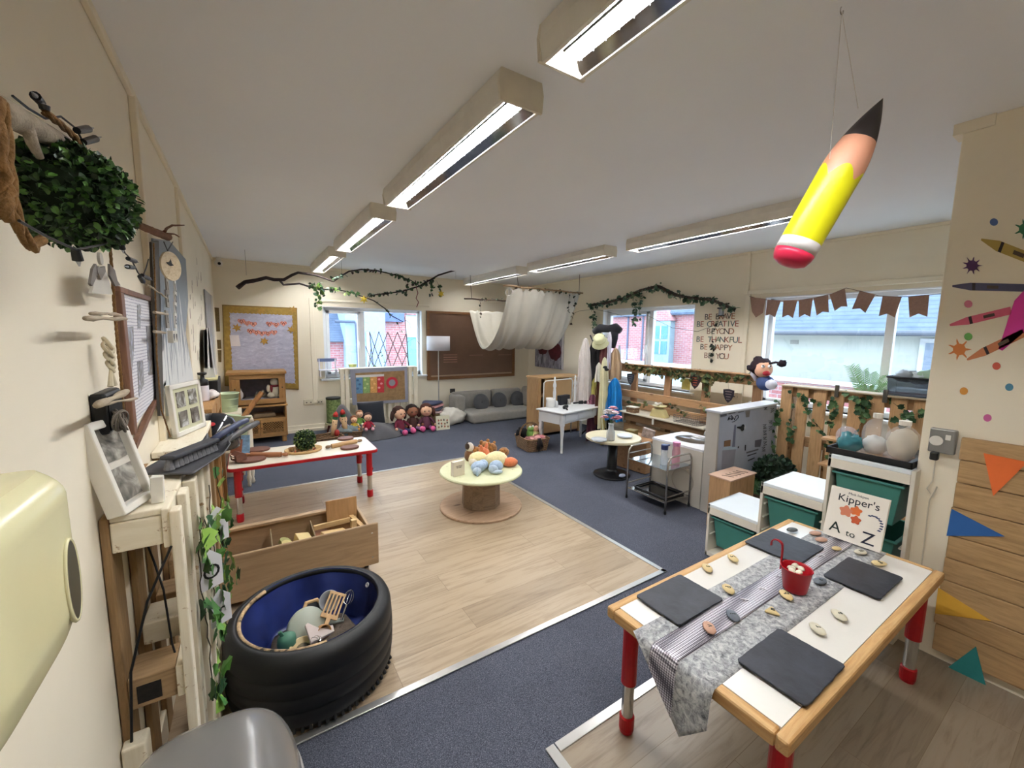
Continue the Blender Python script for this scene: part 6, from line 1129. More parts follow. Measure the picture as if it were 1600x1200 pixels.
# white canopy between two sticks
CN = thing('white_canopy', 'large off-white cloth canopy slung between two sticks under the ceiling', 'canopy', (3.95, 5.85, 1.4))
SF_, SB_ = (Vector((3.18, 5.2, 2.30)), Vector((4.72, 5.2, 2.285))), (Vector((3.16, 6.45, 2.19)), Vector((4.72, 6.45, 2.21)))
def can(u, v):
    x = 3.26+1.38*u; fold = .5+.5*math.sin(u*52+2*math.sin(u*9)); y = 6.45-1.25*v; t = v
    z = 2.20*(1-t)+2.29*t - .88*(1-abs((t-.47)/.53)**2.1 if abs(t-.47) < .53 else 0)-.02
    ed = math.sin(min(1, max(0, t))*PI); z += fold*.05*(.3+ed)-.10*ed*(u-.5)**2; y += .04*math.sin(u*26+1)*ed
    if v > .97: z += .03*math.sin(u*60)
    return (x+.015*math.sin(v*9+u*30), y, z)
CLO = mat('c4bfb2', .92, var=.05, sc=5); CLO.node_tree.nodes['Principled BSDF'].inputs['Subsurface Weight'].default_value = 0
MB().grid(can, 220, 60).build('cloth', CLO, CN, world=True, smooth=True, thick=.003)
for nm, (a, b_) in (('front', SF_), ('back', SB_)): 
    o = MB().tube([a.lerp(b_, i/10)+Vector((0, 0, .006*math.sin(i*2.1))) for i in range(11)], .013, 8).build('stick', wood('8a6c4c', 'a88a64', 0, 1.3) if nm == 'front' else mat('4c3c30', .8), CN, world=True, smooth=True)
for a, b_ in (((3.44, 5.28, 2.6), (3.44, 5.2, 2.30)), ((4.72, 5.29, 2.6), (4.64, 5.2, 2.29)), ((3.3, 6.5, 2.6), (3.3, 6.45, 2.2))): MB().tube([a, b_], .004, 5).build('cord', mat('3a3028', .8), CN, world=True)
GD = [mat('2c3a2c', .6), mat('3c4a34', .6), mat('4a3c30', .7)]
ivy([[SF_[0]+Vector((.15, -.01, 0)), SF_[1]], [SF_[1]+Vector((-.18, -.02, 0)), SF_[1]+Vector((-.2, -.03, -.25)), SF_[1]+Vector((-.25, -.03, -.5))], [SF_[1]+Vector((-.3, -.02, 0)), SF_[1]+Vector((-.33, -.03, -.3))]], 'dark ivy garland along the front stick of the canopy', dens=24, L=.045, mats=GD)
ivy([[SB_[0]+Vector((.2, -.01, 0)), SB_[0]+Vector((.75, -.01, .02))], [SB_[0]+Vector((.3, -.02, 0)), SB_[0]+Vector((.3, -.04, -.3)), SB_[0]+Vector((.26, -.03, -.5))]], 'dark ivy hanging from the back stick inside the canopy', dens=34, L=.045, mats=GD)
tag(MB().torus((3.27, 5.2, 2.215), .055, .006, 20, 6, ax=(0, 1, .2)).build('white_hoop', mat('c8c4ba', .6)), 'small white hoop hanging at the left end of the front canopy stick', 'hoop')
# ---------------- right half of the room ----------------
def wx(px, py, x): p = at_x(px, py, x); return Vector((x, p.y, p.z))
# poppy canvas
PC_ = thing('poppy_canvas', 'canvas print of two dark red poppies on the right wall partly behind the white canopy', 'picture', (5.04, 6.5, .94))
cvm = NT('grey_meadow_print'); cn = cvm.noise(cvm.coord((1, 6, 1.4)), 3, 6, .8, .8); cvm.fin(cvm.ramp(cn, [(.35, c('4a444c')), (.5, c('8f8b94')), (.65, c('b9b5ba'))]), .6)
MB().bx(5.02, 5.048, 6.06, 6.92, .94, 1.72).build('canvas', cvm.m, PC_, world=True); MB().bx(5.018, 5.048, 6.03, 6.06, .93, 1.73).build('canvas_edge', mat('c9c4c4', .6), PC_, world=True)
for (cy, cz, r_, sd) in ((6.66, 1.33, .17, 1), (6.27, 1.27, .20, 5)):
    MB().poly([Vector((5.018, cy+r_*math.cos(a)*(1+.2*noise.noise(Vector((math.cos(a)*2, math.sin(a)*2, sd)))), cz+r_*.8*math.sin(a)*(1+.35*noise.noise(Vector((math.cos(a)*2, math.sin(a)*2, sd+3)))))) for a in [2*PI*i/30 for i in range(30)]], (-.001, 0, 0)).build('poppy_print', mat('4a161e', .5, var=.5, sc=12), PC_, world=True)
    MB().tube([Vector((5.017, cy, cz-r_*.6)), Vector((5.017, cy+.03, 1.0))], .005, 5).build('stem_print', mat('3a3a34', .6), PC_, world=True)
# wooden shelf unit with cardboard behind the dressing table
WS = thing('wooden_shelf_box', 'open wooden shelf box with brown cardboard sheet behind the white dressing table', 'shelf', (4.3, 5.2, 0)); SHW, SHX = wood('8f6c44', 'ac875c', 2, 1), wood('a07a50', 'bd9668', 0, 1)
def ws(x0, x1, y0, y1, z0, z1, nm, m=SHW): return MB().bx(x0, x1, y0, y1, z0, z1).build(nm, m, WS, bev=.003, world=True)
ws(3.74, 3.80, 5.06, 5.09, 0, .93, 'upright'); ws(3.74, 3.76, 5.09, 5.36, 0, .93, 'side_panel'); ws(3.74, 4.62, 5.06, 5.38, .915, .945, 'top_board', SHX); ws(4.58, 4.62, 5.06, 5.09, 0, .915, 'upright'); ws(3.76, 4.6, 5.34, 5.36, .0, .915, 'back_panel', mat('7a5c3c', .7))
for z in (.03, .34, .62): ws(3.76, 4.6, 5.09, 5.34, z, z+.02, 'shelf_board', SHX)
ws(3.86, 4.56, 5.045, 5.058, .05, .90, 'cardboard_sheet', mat('a8845a', .8, var=.12, sc=3))
# white dressing table
A_ = .20; DT = thing('white_dressing_table', 'white dressing table with three drawers and two upright mirror posts', 'dressing table', (3.93, 4.46, 0), A_); DW_ = mat('d2d2d2', .35, var=.02)
w_, d_ = 1.0, .44; zt = .565
MB().box((0, 0, zt-.01), (w_+.05, d_+.05, .02)).build('tabletop', DW_, DT, bev=.006)
for s_ in (-1, 1): MB().box((s_*(w_/2-.015), 0, zt-.095), (.02, d_-.08, .15)).build('side_panel', DW_, DT)
MB().box((0, d_/2-.02, zt-.095), (w_-.08, .02, .15)).build('back_panel', DW_, DT)
ap = [(-w_/2+.04, zt-.02), (w_/2-.04, zt-.02), (w_/2-.04, zt-.15), (w_/2-.08, zt-.165), (.12, zt-.158), (.05, zt-.175), (-.05, zt-.175), (-.12, zt-.158), (-w_/2+.08, zt-.165), (-w_/2+.04, zt-.15)]
MB().poly([Vector((x, -d_/2+.02, z)) for x, z in ap], (0, .018, 0)).build('front_apron', DW_, DT)
for i, (x0, x1) in enumerate(((-.43, -.16), (-.15, .19), (.20, .43))):
    f = MB().box(((x0+x1)/2, -d_/2+.014, zt-.085), (x1-x0, .014, .105)).build('drawer', mat('c6c8cc', .35, var=.02), DT, bev=.004)
for sx in (-1, 1):
    for sy in (-1, 1):
        x, y = sx*(w_/2-.03), sy*(d_/2-.03); MB().box((x, y, zt-.10), (.05, .05, .18)).tube([(x, y, zt-.19), (x+sx*.008, y+sy*.008, zt-.28), (x, y, .2), (x-sx*.002, y-sy*.002, .0)], [.027, .024, .018, .016], 8).build('leg', DW_, DT)
for sx in (-.24, .24): MB().lathe([(.0, 0), (.03, 0), (.03, .02), (.018, .04), (.02, .12), (.024, .2), (.018, .28), (.026, .30), (.024, .33), (.014, .37), (.012, .43), (0, .44)], (sx, d_/2-.07, zt), 16).build('mirror_post', DW_, DT, smooth=True)
MB().tube([Vector((3.80, 4.95, 0)), Vector((3.80, 4.95, .88)), Vector((3.84, 4.95, .905)), Vector((4.5, 4.97, .92))], .008, 6).build('pipe', mat('cfccc8', .4), None) if 0 else tag(MB().tube([Vector((3.79, 4.98, 0)), Vector((3.79, 4.98, .86)), Vector((3.83, 4.98, .89)), Vector((4.35, 5.0, .90)), Vector((4.38, 5.0, .87)), Vector((4.38, 5.0, 0))], .009, 6).build('tube_stand', mat('cfccc8', .4), smooth=True), 'thin white tube frame standing between the dressing table and the wooden shelf', 'frame')
def on_dt(px, py): return at_z(px, py, zt)
p = on_dt(860, 636); J = thing('white_jug', 'white plastic jug with handle on the left of the dressing table', 'jug', (p.x, p.y, zt+.001)); MB().lathe([(0, 0), (.06, 0), (.065, .02), (.06, .09), (.068, .13), (.06, .13), (.052, .02), (0, .01)], n=28).build('jug_body', mat('d8d6d2', .35), J, smooth=True); MB().torus((.065, .0, .07), .034, .007, 14, 6, ax=(0, 1, 0), a0=-PI/2, a1=PI/2).build('jug_handle', mat('d8d6d2', .35), J, smooth=True)
p = on_dt(887, 634); tag(MB().box((p.x+.02, p.y+.12, zt+.072), (.22, .08, .14), rz=A_).build('black_box', mat('1b1c22', .45), bev=.01), 'black box-shaped bag at the back of the dressing table', 'bag')
for i, (px, py, rz, lab) in enumerate(((884, 638, .5, 'black toy hairdryer lying at the front of the dressing table'), (911, 631, -.3, 'black toy hairbrush at the right of the dressing table'))):
    p = on_dt(px, py); t = thing(('toy_hairdryer', 'toy_hairbrush')[i], lab, 'toy', (p.x, p.y, zt+.022), rz); MB().lathe([(.026, -.07), (.03, -.02), (.028, .04), (.018, .07), (0, .075)], n=18, ax=(1, 0, 0), sy=.8 if i == 0 else .5).build('toy_body', BLACK, t, smooth=True); MB().tube([(-.03, 0, 0), (-.08, -.04, -.005), (-.15, -.08, -.01)] if i == 0 else [(-.06, 0, 0), (-.15, .02, -.01)], .012, 8).build('toy_handle', BLACK, t, smooth=True)
p = on_dt(868, 637); tag(MB().lathe([(0, 0), (.02, 0), (.02, .07), (.012, .09), (0, .1)], (p.x+.02, p.y, zt+.001), 16).build('white_bottle', mat('d4d4d6', .4), smooth=True), 'small white bottle beside the jug on the dressing table', 'bottle')
p = on_dt(889, 632); tag(MB().lathe([(0, 0), (.022, 0), (.026, .02), (.02, .06), (.028, .08), (0, .085)], (p.x, p.y, zt+.001), 16).build('patterned_pot', mat('a8a298', .3, var=.6, sc=60), smooth=True), 'small patterned pot in front of the black bag', 'pot')
p = on_dt(920, 632); tag(MB().torus((p.x, p.y, zt+.035), .032, .004, 18, 6, ax=(.3, 1, .2)).build('pink_bangle', mat('b87088', .4), smooth=True), 'pink bangle standing on the right of the dressing table', 'bangle')
# coat stand hung with dressing-up clothes
CSX, CSY = 4.50, 4.55
CS = thing('coat_stand', 'dark coat stand buried under dressing-up clothes by the far right window', 'coat stand', (CSX, CSY, 0)); DKW = mat('1e1a1a', .5)
MB().cyl((0, 0, 0.02), (0, 0, 1.66), .022, n=12).build('pole', DKW, CS)
for a in (0.3, 1.87, 3.44, 5.0): MB().tube([(.0, 0, .12), (.18*math.cos(a), .18*math.sin(a), .10), (.26*math.cos(a), .26*math.sin(a), .02)], .014, 8).build('leg', DKW, CS); MB().tube([(0, 0, 1.50), (.12*math.cos(a), .12*math.sin(a), 1.52), (.16*math.cos(a), .16*math.sin(a), 1.60)], .010, 6).build('coat_hook', DKW, CS)
def cloth(nm, lab, cat, cx, cy, z1, z0, w1, w0, d, m, az, folds=7, amp=.012, sh=0, parts=None, grp='dressing-up clothes on the coat stand'):
    """garment hanging from (cx,cy): w at top/bottom, facing angle az (radians)"""
    r_ = Vector((math.cos(az), math.sin(az), 0)); n_ = Vector((math.sin(az), -math.cos(az), 0)); t = thing(nm, lab, cat, (cx, cy, z1), 0, grp)
    def f(u, v):
        a = 2*PI*u; w = (w1+(w0-w1)*v**.8)*(.4+.6*min(1, v*5)**.7); k = 1+.16*noise.noise(Vector((v*4, cx*9+cy*5, math.cos(a))))
        return Vector((cx, cy, 0))+r_*(w/2*math.cos(a)*k+sh*v)+n_*(d*(.5+.5*v)*math.sin(a)+amp*(2.2*math.sin(folds*a+v*2)+.9*math.sin(2*folds*a+3*v+cx*20))*(.25+v))+Vector((0, 0, z1+(z0-z1)*v+.04*noise.noise(Vector((a, cx*7, cy*7)))*v))
    MB().grid(f, 72, 22).build('fabric', m, t, world=True, smooth=True)
    vs = [Vector(f(i/72, 0)) for i in range(72)]; MB().add(vs+[sum(vs, Vector())/72+Vector((0, 0, .02))], [(i, (i+1) % 72, 72) for i in range(72)]).build('shoulder', m, t, world=True, smooth=True)
    return t
FAB = lambda hx, sh=0: mat(hx, .9, var=.12, sc=8, bump=.4, bs=60, sheen=.15)
VA = -.95    # clothes mostly face the room
def cpos(px, py, x): p = at_x(px, py, x); return p.y, p.z
def garment(nm, lab, cat, x, pxc, py1, py0, wpx1, wpx0, d, m, **k):
    y, z1 = cpos(pxc, py1, x); _, z0 = cpos(pxc, py0, x); s_ = (cpos(pxc-10, py1, x)[0]-cpos(pxc+10, py1, x)[0])/20/1.0
    dist = math.hypot(x, y); ppm = FPX/(Vector((x, y, z1-1.6)).dot(FW)); return cloth(nm, lab, cat, x, y, z1, z0, wpx1/ppm, wpx0/ppm, d, m, VA, **k)
garment('white_dress', 'long white sheer dress hanging at the left of the coat stand', 'dress', 4.28, 915, 530, 640, 14, 26, .06, FAB('c9c1bc'), folds=9, amp=.01)
garment('dark_coat', 'black dressing-up coat in the middle of the coat stand under the pale hat', 'coat', 4.46, 933, 528, 610, 22, 22, .09, FAB('1a1719'))
garment('maroon_waistcoat', 'dark maroon and brown waistcoat hanging in the middle of the coat stand', 'waistcoat', 4.36, 944, 535, 640, 12, 16, .05, FAB('5c2a2a'))
garment('pale_shirt', 'cream costume with a black bow hanging over a pale yellow skirt', 'costume', 4.27, 945, 560, 670, 12, 14, .05, FAB('d0cba8'), folds=5)
y, z = cpos(944, 574, 4.18); tag(MB().sph((4.2, y, z), (.03, .035, .02), 10, 8, wob=.4).sph((4.2, y-.03, z-.03), (.03, .035, .02), 10, 8, wob=.4, sd=2).build('black_bow', mat('16161a', .7), smooth=True), 'black fabric bow on the cream costume', 'bow')
garment('white_feather_boa', 'white ruffled collar hanging in a loop above the pale yellow skirt', 'costume', 4.24, 936, 568, 596, 8, 10, .05, FAB('d6d2c8'), folds=5, amp=.02)
garment('beige_bag', 'large beige and white cloth bag hanging at the right of the coat stand', 'bag', 4.50, 962, 545, 592, 12, 24, .07, FAB('a98e70'))
garment('white_strap_cloth', 'white cloth strip draped down the right side of the coat stand', 'cloth', 4.42, 953, 520, 578, 7, 7, .03, FAB('d0ccd8'), folds=3)
garment('blue_costume', 'shiny bright blue costume hanging low on the right of the coat stand', 'costume', 4.40, 961, 592, 658, 16, 30, .07, mat('1f7fc4', .35, var=.25, sc=9, bump=.8, bs=18), folds=5, amp=.02)
garment('yellow_scarf', 'yellow-green scarf hanging below the black coat', 'scarf', 4.26, 929, 592, 618, 6, 10, .03, FAB('9c944a'), folds=3)
garment('brown_fur_tippet', 'brown scarf hanging between the yellow scarf and the pale skirt', 'scarf', 4.30, 936, 596, 665, 9, 12, .04, FAB('5c3424'), folds=3)
garment('pink_costume', 'dusty pink costume low at the left of the coat stand', 'costume', 4.34, 926, 615, 690, 12, 16, .05, FAB('7a4658'), folds=5)
garment('dark_trousers', 'black clothes hanging down to the floor on the coat stand', 'clothes', 4.5, 945, 640, 700, 26, 26, .10, FAB('1c1616'), folds=5)
garment('gold_scarf', 'dull gold scarf hanging low in front of the black clothes', 'scarf', 4.24, 943, 655, 695, 5, 7, .03, FAB('a08c3a'), folds=3)
garment('white_sleeve', 'thin white sleeve hanging at the far right of the coat stand', 'costume', 4.60, 968, 540, 585, 5, 6, .03, FAB('c4ccd8'), folds=3)
garment('olive_pouch', 'small olive pouch hanging beside the white dress', 'bag', 4.30, 902, 604, 620, 6, 8, .03, FAB('5c5434'), folds=3)
y, z = cpos(943, 516, 4.48)
tag(MB().tube([Vector((4.46, y+.17, z-.02)), Vector((4.47, y+.05, z+.03)), Vector((4.5, y-.08, z+.02)), Vector((4.52, y-.2, z+.035)), Vector((4.54, y-.28, z-.01))], [.05, .065, .055, .07, .045], 10).tube([Vector((4.53, y-.18, z+.02)), Vector((4.50, y-.2, z-.12)), Vector((4.50, y-.19, z-.26))], [.06, .055, .03], 10).build('black_beret', FAB('17181e'), smooth=True), 'black cloth cap draped over the very top of the coat stand', 'hat')
y, z = cpos(937, 532, 4.30); HT = thing('sun_hat', 'pale yellow bucket hat hanging at the top front of the coat stand', 'hat', (4.30, y, z), rot=(.35, -.75, 0)); MB().lathe([(.125, -.06), (.122, -.055), (.085, .0), (.08, .06), (.06, .085), (0, .09)], n=32).build('hat_body', mat('c9c8a0', .85, var=.04), HT, smooth=True, thick=.004); MB().torus((0, 0, 0), .086, .004, 28, 6).build('hat_band', mat('a9a878', .8), HT)
# basket with soft toys
BT = basket('toy_basket', 'brown wicker basket with arched handle full of dolls beside the white dressing table', (3.31, 4.60, 0), .44, .36, .17, 1.46, False)
MB().tube([Vector((3.31+.17*math.cos(a)+.0, 4.66, .165+.19*math.sin(a)**.8)) for a in [PI*k/16 for k in range(17)]], .012, 8).build('basket_handle', WIC, BT, world=True, smooth=True)
tag(MB().sph((3.22, 4.72, .20), (.09, .075, .075), 16, 10, wob=.4, sd=3).build('black_wig', mat('121012', .95, bump=1, bs=80), smooth=True), 'fluffy black wig at the back left of the toy basket', 'wig')
plush('green_frog_toy', 'small green and white soft frog in the toy basket', 0, 0, [('body', mat('6c9448', .9), [((0, 0, .03), (.04, .035, .05))]), ('head', mat('7aa456', .9), [((.0, -.01, .085), (.034, .03, .026))]), ('eye', mat('d8dcd4', .5), [((-.016, -.02, .108), (.012, .012, .012)), ((.02, -.02, .108), (.012, .012, .012))])], cat='soft toy', grp='dolls and toys in the wicker basket', fit=Vector((3.30, 4.63, 0)), z=.16)
doll('rag_doll', 'pale yellow doll standing between the frog and the handle in the basket', (3.38, 4.62, .13), .55, SK1, mat('4a3424', .9), mat('cfc88c', .8), SK1, SK1, 0, 'dolls and toys in the wicker basket', False)
bd = thing('baby_doll', 'pink baby doll with long black hair hanging over the front rim of the basket', 'doll', (3.28, 4.43, .17), 0, 'dolls and toys in the wicker basket'); PKB = mat('cf9690', .7)
MB().sph((0, .0, .01), (.05, .045, .04), 14, 10).build('head', PKB, bd, smooth=True); MB().sph((.08, .05, .005), (.08, .05, .035), 14, 10).build('body', mat('b97078', .8), bd, smooth=True)
for q in ((-.09, .05, .01, -.03, .02, .0), (.15, .02, .015, .09, .03, .0)): MB().cyl(q[:3], q[3:], .014, .016, 8).build('arm', PKB, bd)
b_ = MB()
for i in range(26): a = rv(.03); MB.tube(b_, [Vector((a.x*.6, -.04+a.y*.3, .02)), Vector((a.x*1.2, -.065+a.y*.4, -.05)), Vector((a.x*1.9, -.07+a.y*.4, -.13+a.z))], [.009, .010, .002], 5)
b_.build('hair', mat('1a1210', .9), bd, smooth=True)
tag(MB().sph((3.34, 4.55, .13), (.15, .17, .06), 18, 10, wob=.4, sd=9).build('toy_pile', mat('8c5c5c', .9, var=.6, sc=20, bump=.5), smooth=True), 'jumble of small pink toys heaped inside the wicker basket', 'toys', None, 'stuff')
# round cafe table
RX, RY, RH = 3.46, 3.22, .458
CT = thing('round_cafe_table', 'small round cream table with black pedestal on the blue carpet', 'table', (RX, RY, 0)); MB().lathe([(0, RH-.032), (.30, RH-.032), (.31, RH-.024), (.31, RH-.004), (.304, RH), (0, RH)], n=56).build('tabletop', mat('cfc6a8', .35, var=.06), CT)
MB().lathe([(.20, 0), (.208, .006), (.20, .02), (.12, .035), (.062, .06), (.056, .08), (.056, RH-.033)], n=40).build('pedestal', mat('141416', .3), CT, smooth=True); tag(MB().sph((3.43, 3.03, .055), (.045, .03, .018), 12, 8, wob=.3).build('paper_scrap', mat('8f9ab0', .6), smooth=True), 'crumpled silvery paper on the foot of the round table', 'paper')
def dish(px, py, n_, lab):
    p = at_z(px, py, RH+.01)
    for i in range(n_): tag(MB().lathe([(0, 0), (.055, 0), (.085, .012), (.083, .016), (.052, .006), (0, .005)], (p.x+.003*i, p.y, RH+.001+.009*i), 36).build('white_plate', mat('d2d6dc', .2, var=.02), smooth=True), lab % ('lower', 'upper')[i], 'plate', 'white plates on the round table')
dish(936, 687.5, 2, '%s white plate at the left of the round cream table'); dish(976, 682, 2, '%s white plate at the right of the round cream table')
VS = thing('glass_vase', 'clear glass vase on the round table holding pale pink flowers', 'vase', (RX-.12, RY+.02, RH+.001)); p = at_z(957, 689, RH); VS.location = (p.x, p.y+.03, RH+.001); XF[VS] = Matrix.Translation(VS.location)
MB().lathe([(0, 0), (.042, 0), (.045, .02), (.045, .09), (.03, .13), (.026, .17), (.034, .19)], n=28).build('glass_body', clear('dfe6ea', .35), VS, smooth=True, thick=.002); tag(MB().lathe([(0, 0), (.034, 0), (.036, .07), (.03, .075), (0, .075)], (p.x, p.y+.03, RH+.008), 20).build('cork_filling', mat('a07a52', .9, var=.4, sc=60)), 'brown filling in the lower half of the glass vase', 'filling')
FW_ = thing('flower_bunch', 'bunch of pale pink and white artificial flowers in the glass vase', 'flowers', (p.x, p.y+.03, RH+.02)); fx, fy = p.x, p.y+.03
for i in range(9):
    a = i*2.4; r_ = .02+.075*(i/9)**.6; fz = RH+.30+.05*math.cos(i*1.7)-.04*(i/9); q = Vector((fx+r_*math.cos(a), fy+r_*math.sin(a), fz)); MB().tube([Vector((fx, fy, RH+.06)), Vector((fx, fy, RH+.18)), q], .0025, 5).build('stem', mat('58704a', .6), FW_, world=True)
    hd_ = MB()
    for k in range(3):
        for j in range(7): b_ = j*2*PI/7+k*.4; leaf(hd_, q, (math.cos(b_), math.sin(b_), .2+.45*k), (math.cos(b_)*-.6, math.sin(b_)*-.6, 1), .058-.010*k, .05, 'oval')
    hd_.build('flower_head', mat(('dcb4bc', 'e2dcdc', 'd8a0ae')[i % 3], .7), FW_, world=True)
# basket-like crates right of the table
tag(MB().box((3.93, 3.22, .20), (.34, .40, .38), rz=.1).build('wooden_crate', wood('8a6444', 'a27c58', 0, 1, .7, True), bev=.006), 'rough brown wooden crate standing behind the round table', 'crate')
tag(MB().box((3.86, 3.30, .43), (.12, .12, .08), rz=.3).build('olive_box', mat('6e5f30', .6, var=.3), bev=.006), 'small olive and red box on top of the brown crate', 'box'); tag(MB().box((3.97, 3.14, .445), (.05, .14, .11), rz=.3, rx=.2).build('striped_carton', mat('9a8c84', .5, var=.6, sc=25), bev=.004), 'small upright striped carton on top of the brown crate', 'carton')
# play kitchen counter
KW, KWX = wood('7a5c40', '96744e', 1, 1, .7, True), wood('7a5c40', '96744e', 0, 1, .7)
KC = thing('play_counter', 'long pale counter shelf on dark wooden pallets under the low fence', 'counter', (4.55, 3.36, 0))
def kc(x0, x1, y0, y1, z0, z1, nm, m, par=KC): return MB().bx(x0, x1, y0, y1, z0, z1).build(nm, m, par, bev=.004, world=True)
kc(4.41, 4.68, 2.72, 4.02, .52, .54, 'countertop', mat('c2b8a4', .5, var=.1))
for z0, z1 in ((.40, .515), (.24, .36), (.02, .14)): kc(4.50, 4.525, 2.75, 4.0, z0, z1, 'front_plank', KW)
for y in (2.76, 3.36, 3.94): kc(4.525, 4.64, y-.04, y+.04, 0, .52, 'upright', KWX)
tag(MB().box((4.40, 3.42, .485), (.01, .03, .075)).build('white_tag', mat('d2cfc8', .5), bev=.004), 'small white tag hanging from the front edge of the counter', 'tag')
for i, (y, hx, s_, lab) in enumerate(((3.55, '2a2c30', .11, 'dark grey pot on the floor under the counter'), (3.85, '4a5454', .13, 'grey-green folded chair part under the counter at its left end'), (3.15, '5c4634', .10, 'brown log lying under the counter'))):
    tag(MB().sph((4.36, y, s_), (.08, s_*.9, s_), 14, 10, wob=.3, sd=i).build(('dark_pot', 'grey_bundle', 'brown_log')[i], mat(hx, .8, var=.3), smooth=True), lab, ('pot', 'bundle', 'log')[i])
wbx = tag(MB().box((4.47, 3.82, .575), (.10, .15, .07), rz=.05).build('small_wicker_box', WIC, bev=.004), 'small square wicker box with white lid at the left of the counter', 'box'); MB().box((4.47, 3.82, .616), (.105, .155, .010), rz=.05).build('lid', mat('cfc8ba', .6), wbx, world=True)
SC_ = thing('kitchen_scales', 'cream yellow retro kitchen scales with dark pan on the counter', 'scales', (4.52, 3.42, .541), PI/2+.1); YL = mat('cdbf8a', .35)
MB().poly([(-.12, -.06, 0), (.12, -.06, 0), (.07, -.045, .11), (-.07, -.045, .11)], (0, .11, 0)).build('scales_body', YL, SC_, bev=.01); MB().sph((0, -.06, .07), (.045, .012, .045), 16, 10).build('dial', mat('6a5a48', .4), SC_, smooth=True)
MB().lathe([(0, 0), (.06, .005), (.095, .03), (.09, .032), (.05, .012), (0, .01)], (.0, .0, .12), 28).build('pan', YL, SC_, smooth=True)
tag(MB().tube([(4.50, 3.47, .72), (4.48, 3.42, .705), (4.46, 3.36, .74)], [.016, .02, .012], 8).build('white_paper_roll', mat('d2ccc0', .7), smooth=True), 'twisted white paper lying on the scales pan', 'paper')
WB = thing('wire_basket', 'grey wire tray with shallow sides at the right of the counter', 'wire basket', (4.53, 2.98, .541)); wm = mat('5f5854', .4, .7)
for z in (0.004, .03, .06, .085): MB().tube([Vector(q) for q in rrect(-.10, .10, -.17, .17, .02, z, 3)]+[Vector(rrect(-.10, .10, -.17, .17, .02, z, 3)[0])], .003, 5, caps=False).build('wire_ring', wm, WB)
for i in range(14): y = -.16+i*.0246; MB().tube([(-.10, y, .085), (-.10, y, .004), (.10, y, .004), (.10, y, .085)], .002, 5).build('cross_wire', wm, WB)
# low fence with ivy
FX = 4.70; FN = thing('low_pallet_fence', 'low open pallet fence with ivy along its top rail behind the counter', 'fence', (FX, 3.3, 0)); FNZ, FNY = wood('8a6648', 'a67f5c', 2, 1, .7, True), wood('9a7450', 'b68e66', 1, 1, .7, True)
def fn_(x0, x1, y0, y1, z0, z1, nm, m): return MB().bx(x0, x1, y0, y1, z0, z1).build(nm, m, FN, bev=.004, world=True)
fn_(FX, FX+.03, 2.22, 4.32, 1.07, 1.18, 'top_rail', FNY); fn_(FX, FX+.03, 2.22, 4.32, .70, .80, 'mid_rail', FNY); fn_(FX-.04, FX+.06, 2.22, 4.32, 1.18, 1.195, 'cap_board', FNY); fn_(FX, FX+.03, 2.22, 4.32, .55, .64, 'lower_rail', FNY); fn_(FX, FX+.03, 2.22, 4.32, .02, .12, 'lower_rail', FNY)
for y in (4.05, 3.48, 2.93, 2.32): fn_(FX+.031, FX+.07, y-.05, y+.05, 0, 1.179, 'post', FNZ)
DG = [mat('4c5a34', .6), mat('6a7040', .6), mat('3a4a2c', .6), mat('7a6a44', .6)]
ivy([[(FX-.02, 4.15, 1.17), (FX-.02, 3.6, 1.15), (FX-.02, 3.2, 1.16), (FX-.02, 2.85, 1.13), (FX-.02, 2.4, 1.15)], [(FX-.02, 3.9, 1.12), (FX-.02, 3.3, 1.10), (FX-.02, 2.9, 1.06)], [(FX-.02, 3.0, 1.12), (FX-.02, 2.8, 1.10), (FX-.02, 2.9, 1.0), (FX-.02, 2.87, .92)]], 'dense mixed ivy garland along the top of the low pallet fence', dens=120, L=.055, spread=.055, mats=DG)
ivy([[(FX-.06, 4.2, .66), (FX-.05, 3.9, .62), (FX-.06, 3.7, .67)], [(FX-.05, 3.4, .72), (FX-.06, 3.2, .66), (FX-.06, 3.1, .62)], [(FX-.05, 2.95, .78), (FX-.06, 2.8, .68), (FX-.06, 2.78, .60)], [(FX-.04, 2.55, .80), (FX-.05, 2.45, .72)]], 'trailing ivy on the lower rails of the fence behind the scales', dens=60, L=.045, spread=.04, mats=DG)
def shield(nm, lab, px, py, x, hx, s_=.07, marks='b0563c'):
    p0 = wx(px, py, x); t = thing(nm, lab, 'sign', p0, 0, 'shield-shaped signs on the low fence'); pts = [(-.9, .9), (0, 1.05), (.9, .9), (.85, .1), (.5, -.7), (0, -1.2), (-.5, -.7), (-.85, .1)]
    MB().poly([p0+Vector((0, a*s_, b_*s_)) for a, b_ in pts], (.006, 0, 0)).build('shield', mat(hx, .7), t, world=True); MB().tube([p0+Vector((0, 0, s_)), p0+Vector((.01, .02, s_+.08))], .0015, 5).build('string', mat('8a7a60', .8), t, world=True)
    for i in range(4): MB().box(p0+Vector((-.002, 0, .045-.03*i)), (.002, .08-.012*i, .010)).build('chalk_line', mat(marks, .8), t, world=True)
shield('chalk_shield', 'black chalk shield with grey marks at the left end of the low fence', 985, 592, FX-.05, '26282e', .075, '6a6e78'); shield('chalk_shield', 'dark shield with orange writing hanging in front of the window on the low fence', 1086, 596, FX-.05, '2a1c22', .08); shield('chalk_shield', 'plain dark shield hanging near the cream wall socket', 1138, 618, FX-.05, '221a24', .072, '7a6a68')
tag(MB().box(wx(1072, 600, FX+.10), (.012, .12, .15)).build('yellow_notice', mat('cfc06a', .6, var=.2, sc=30)), 'yellow notice behind the dark orange-lettered shield', 'notice')
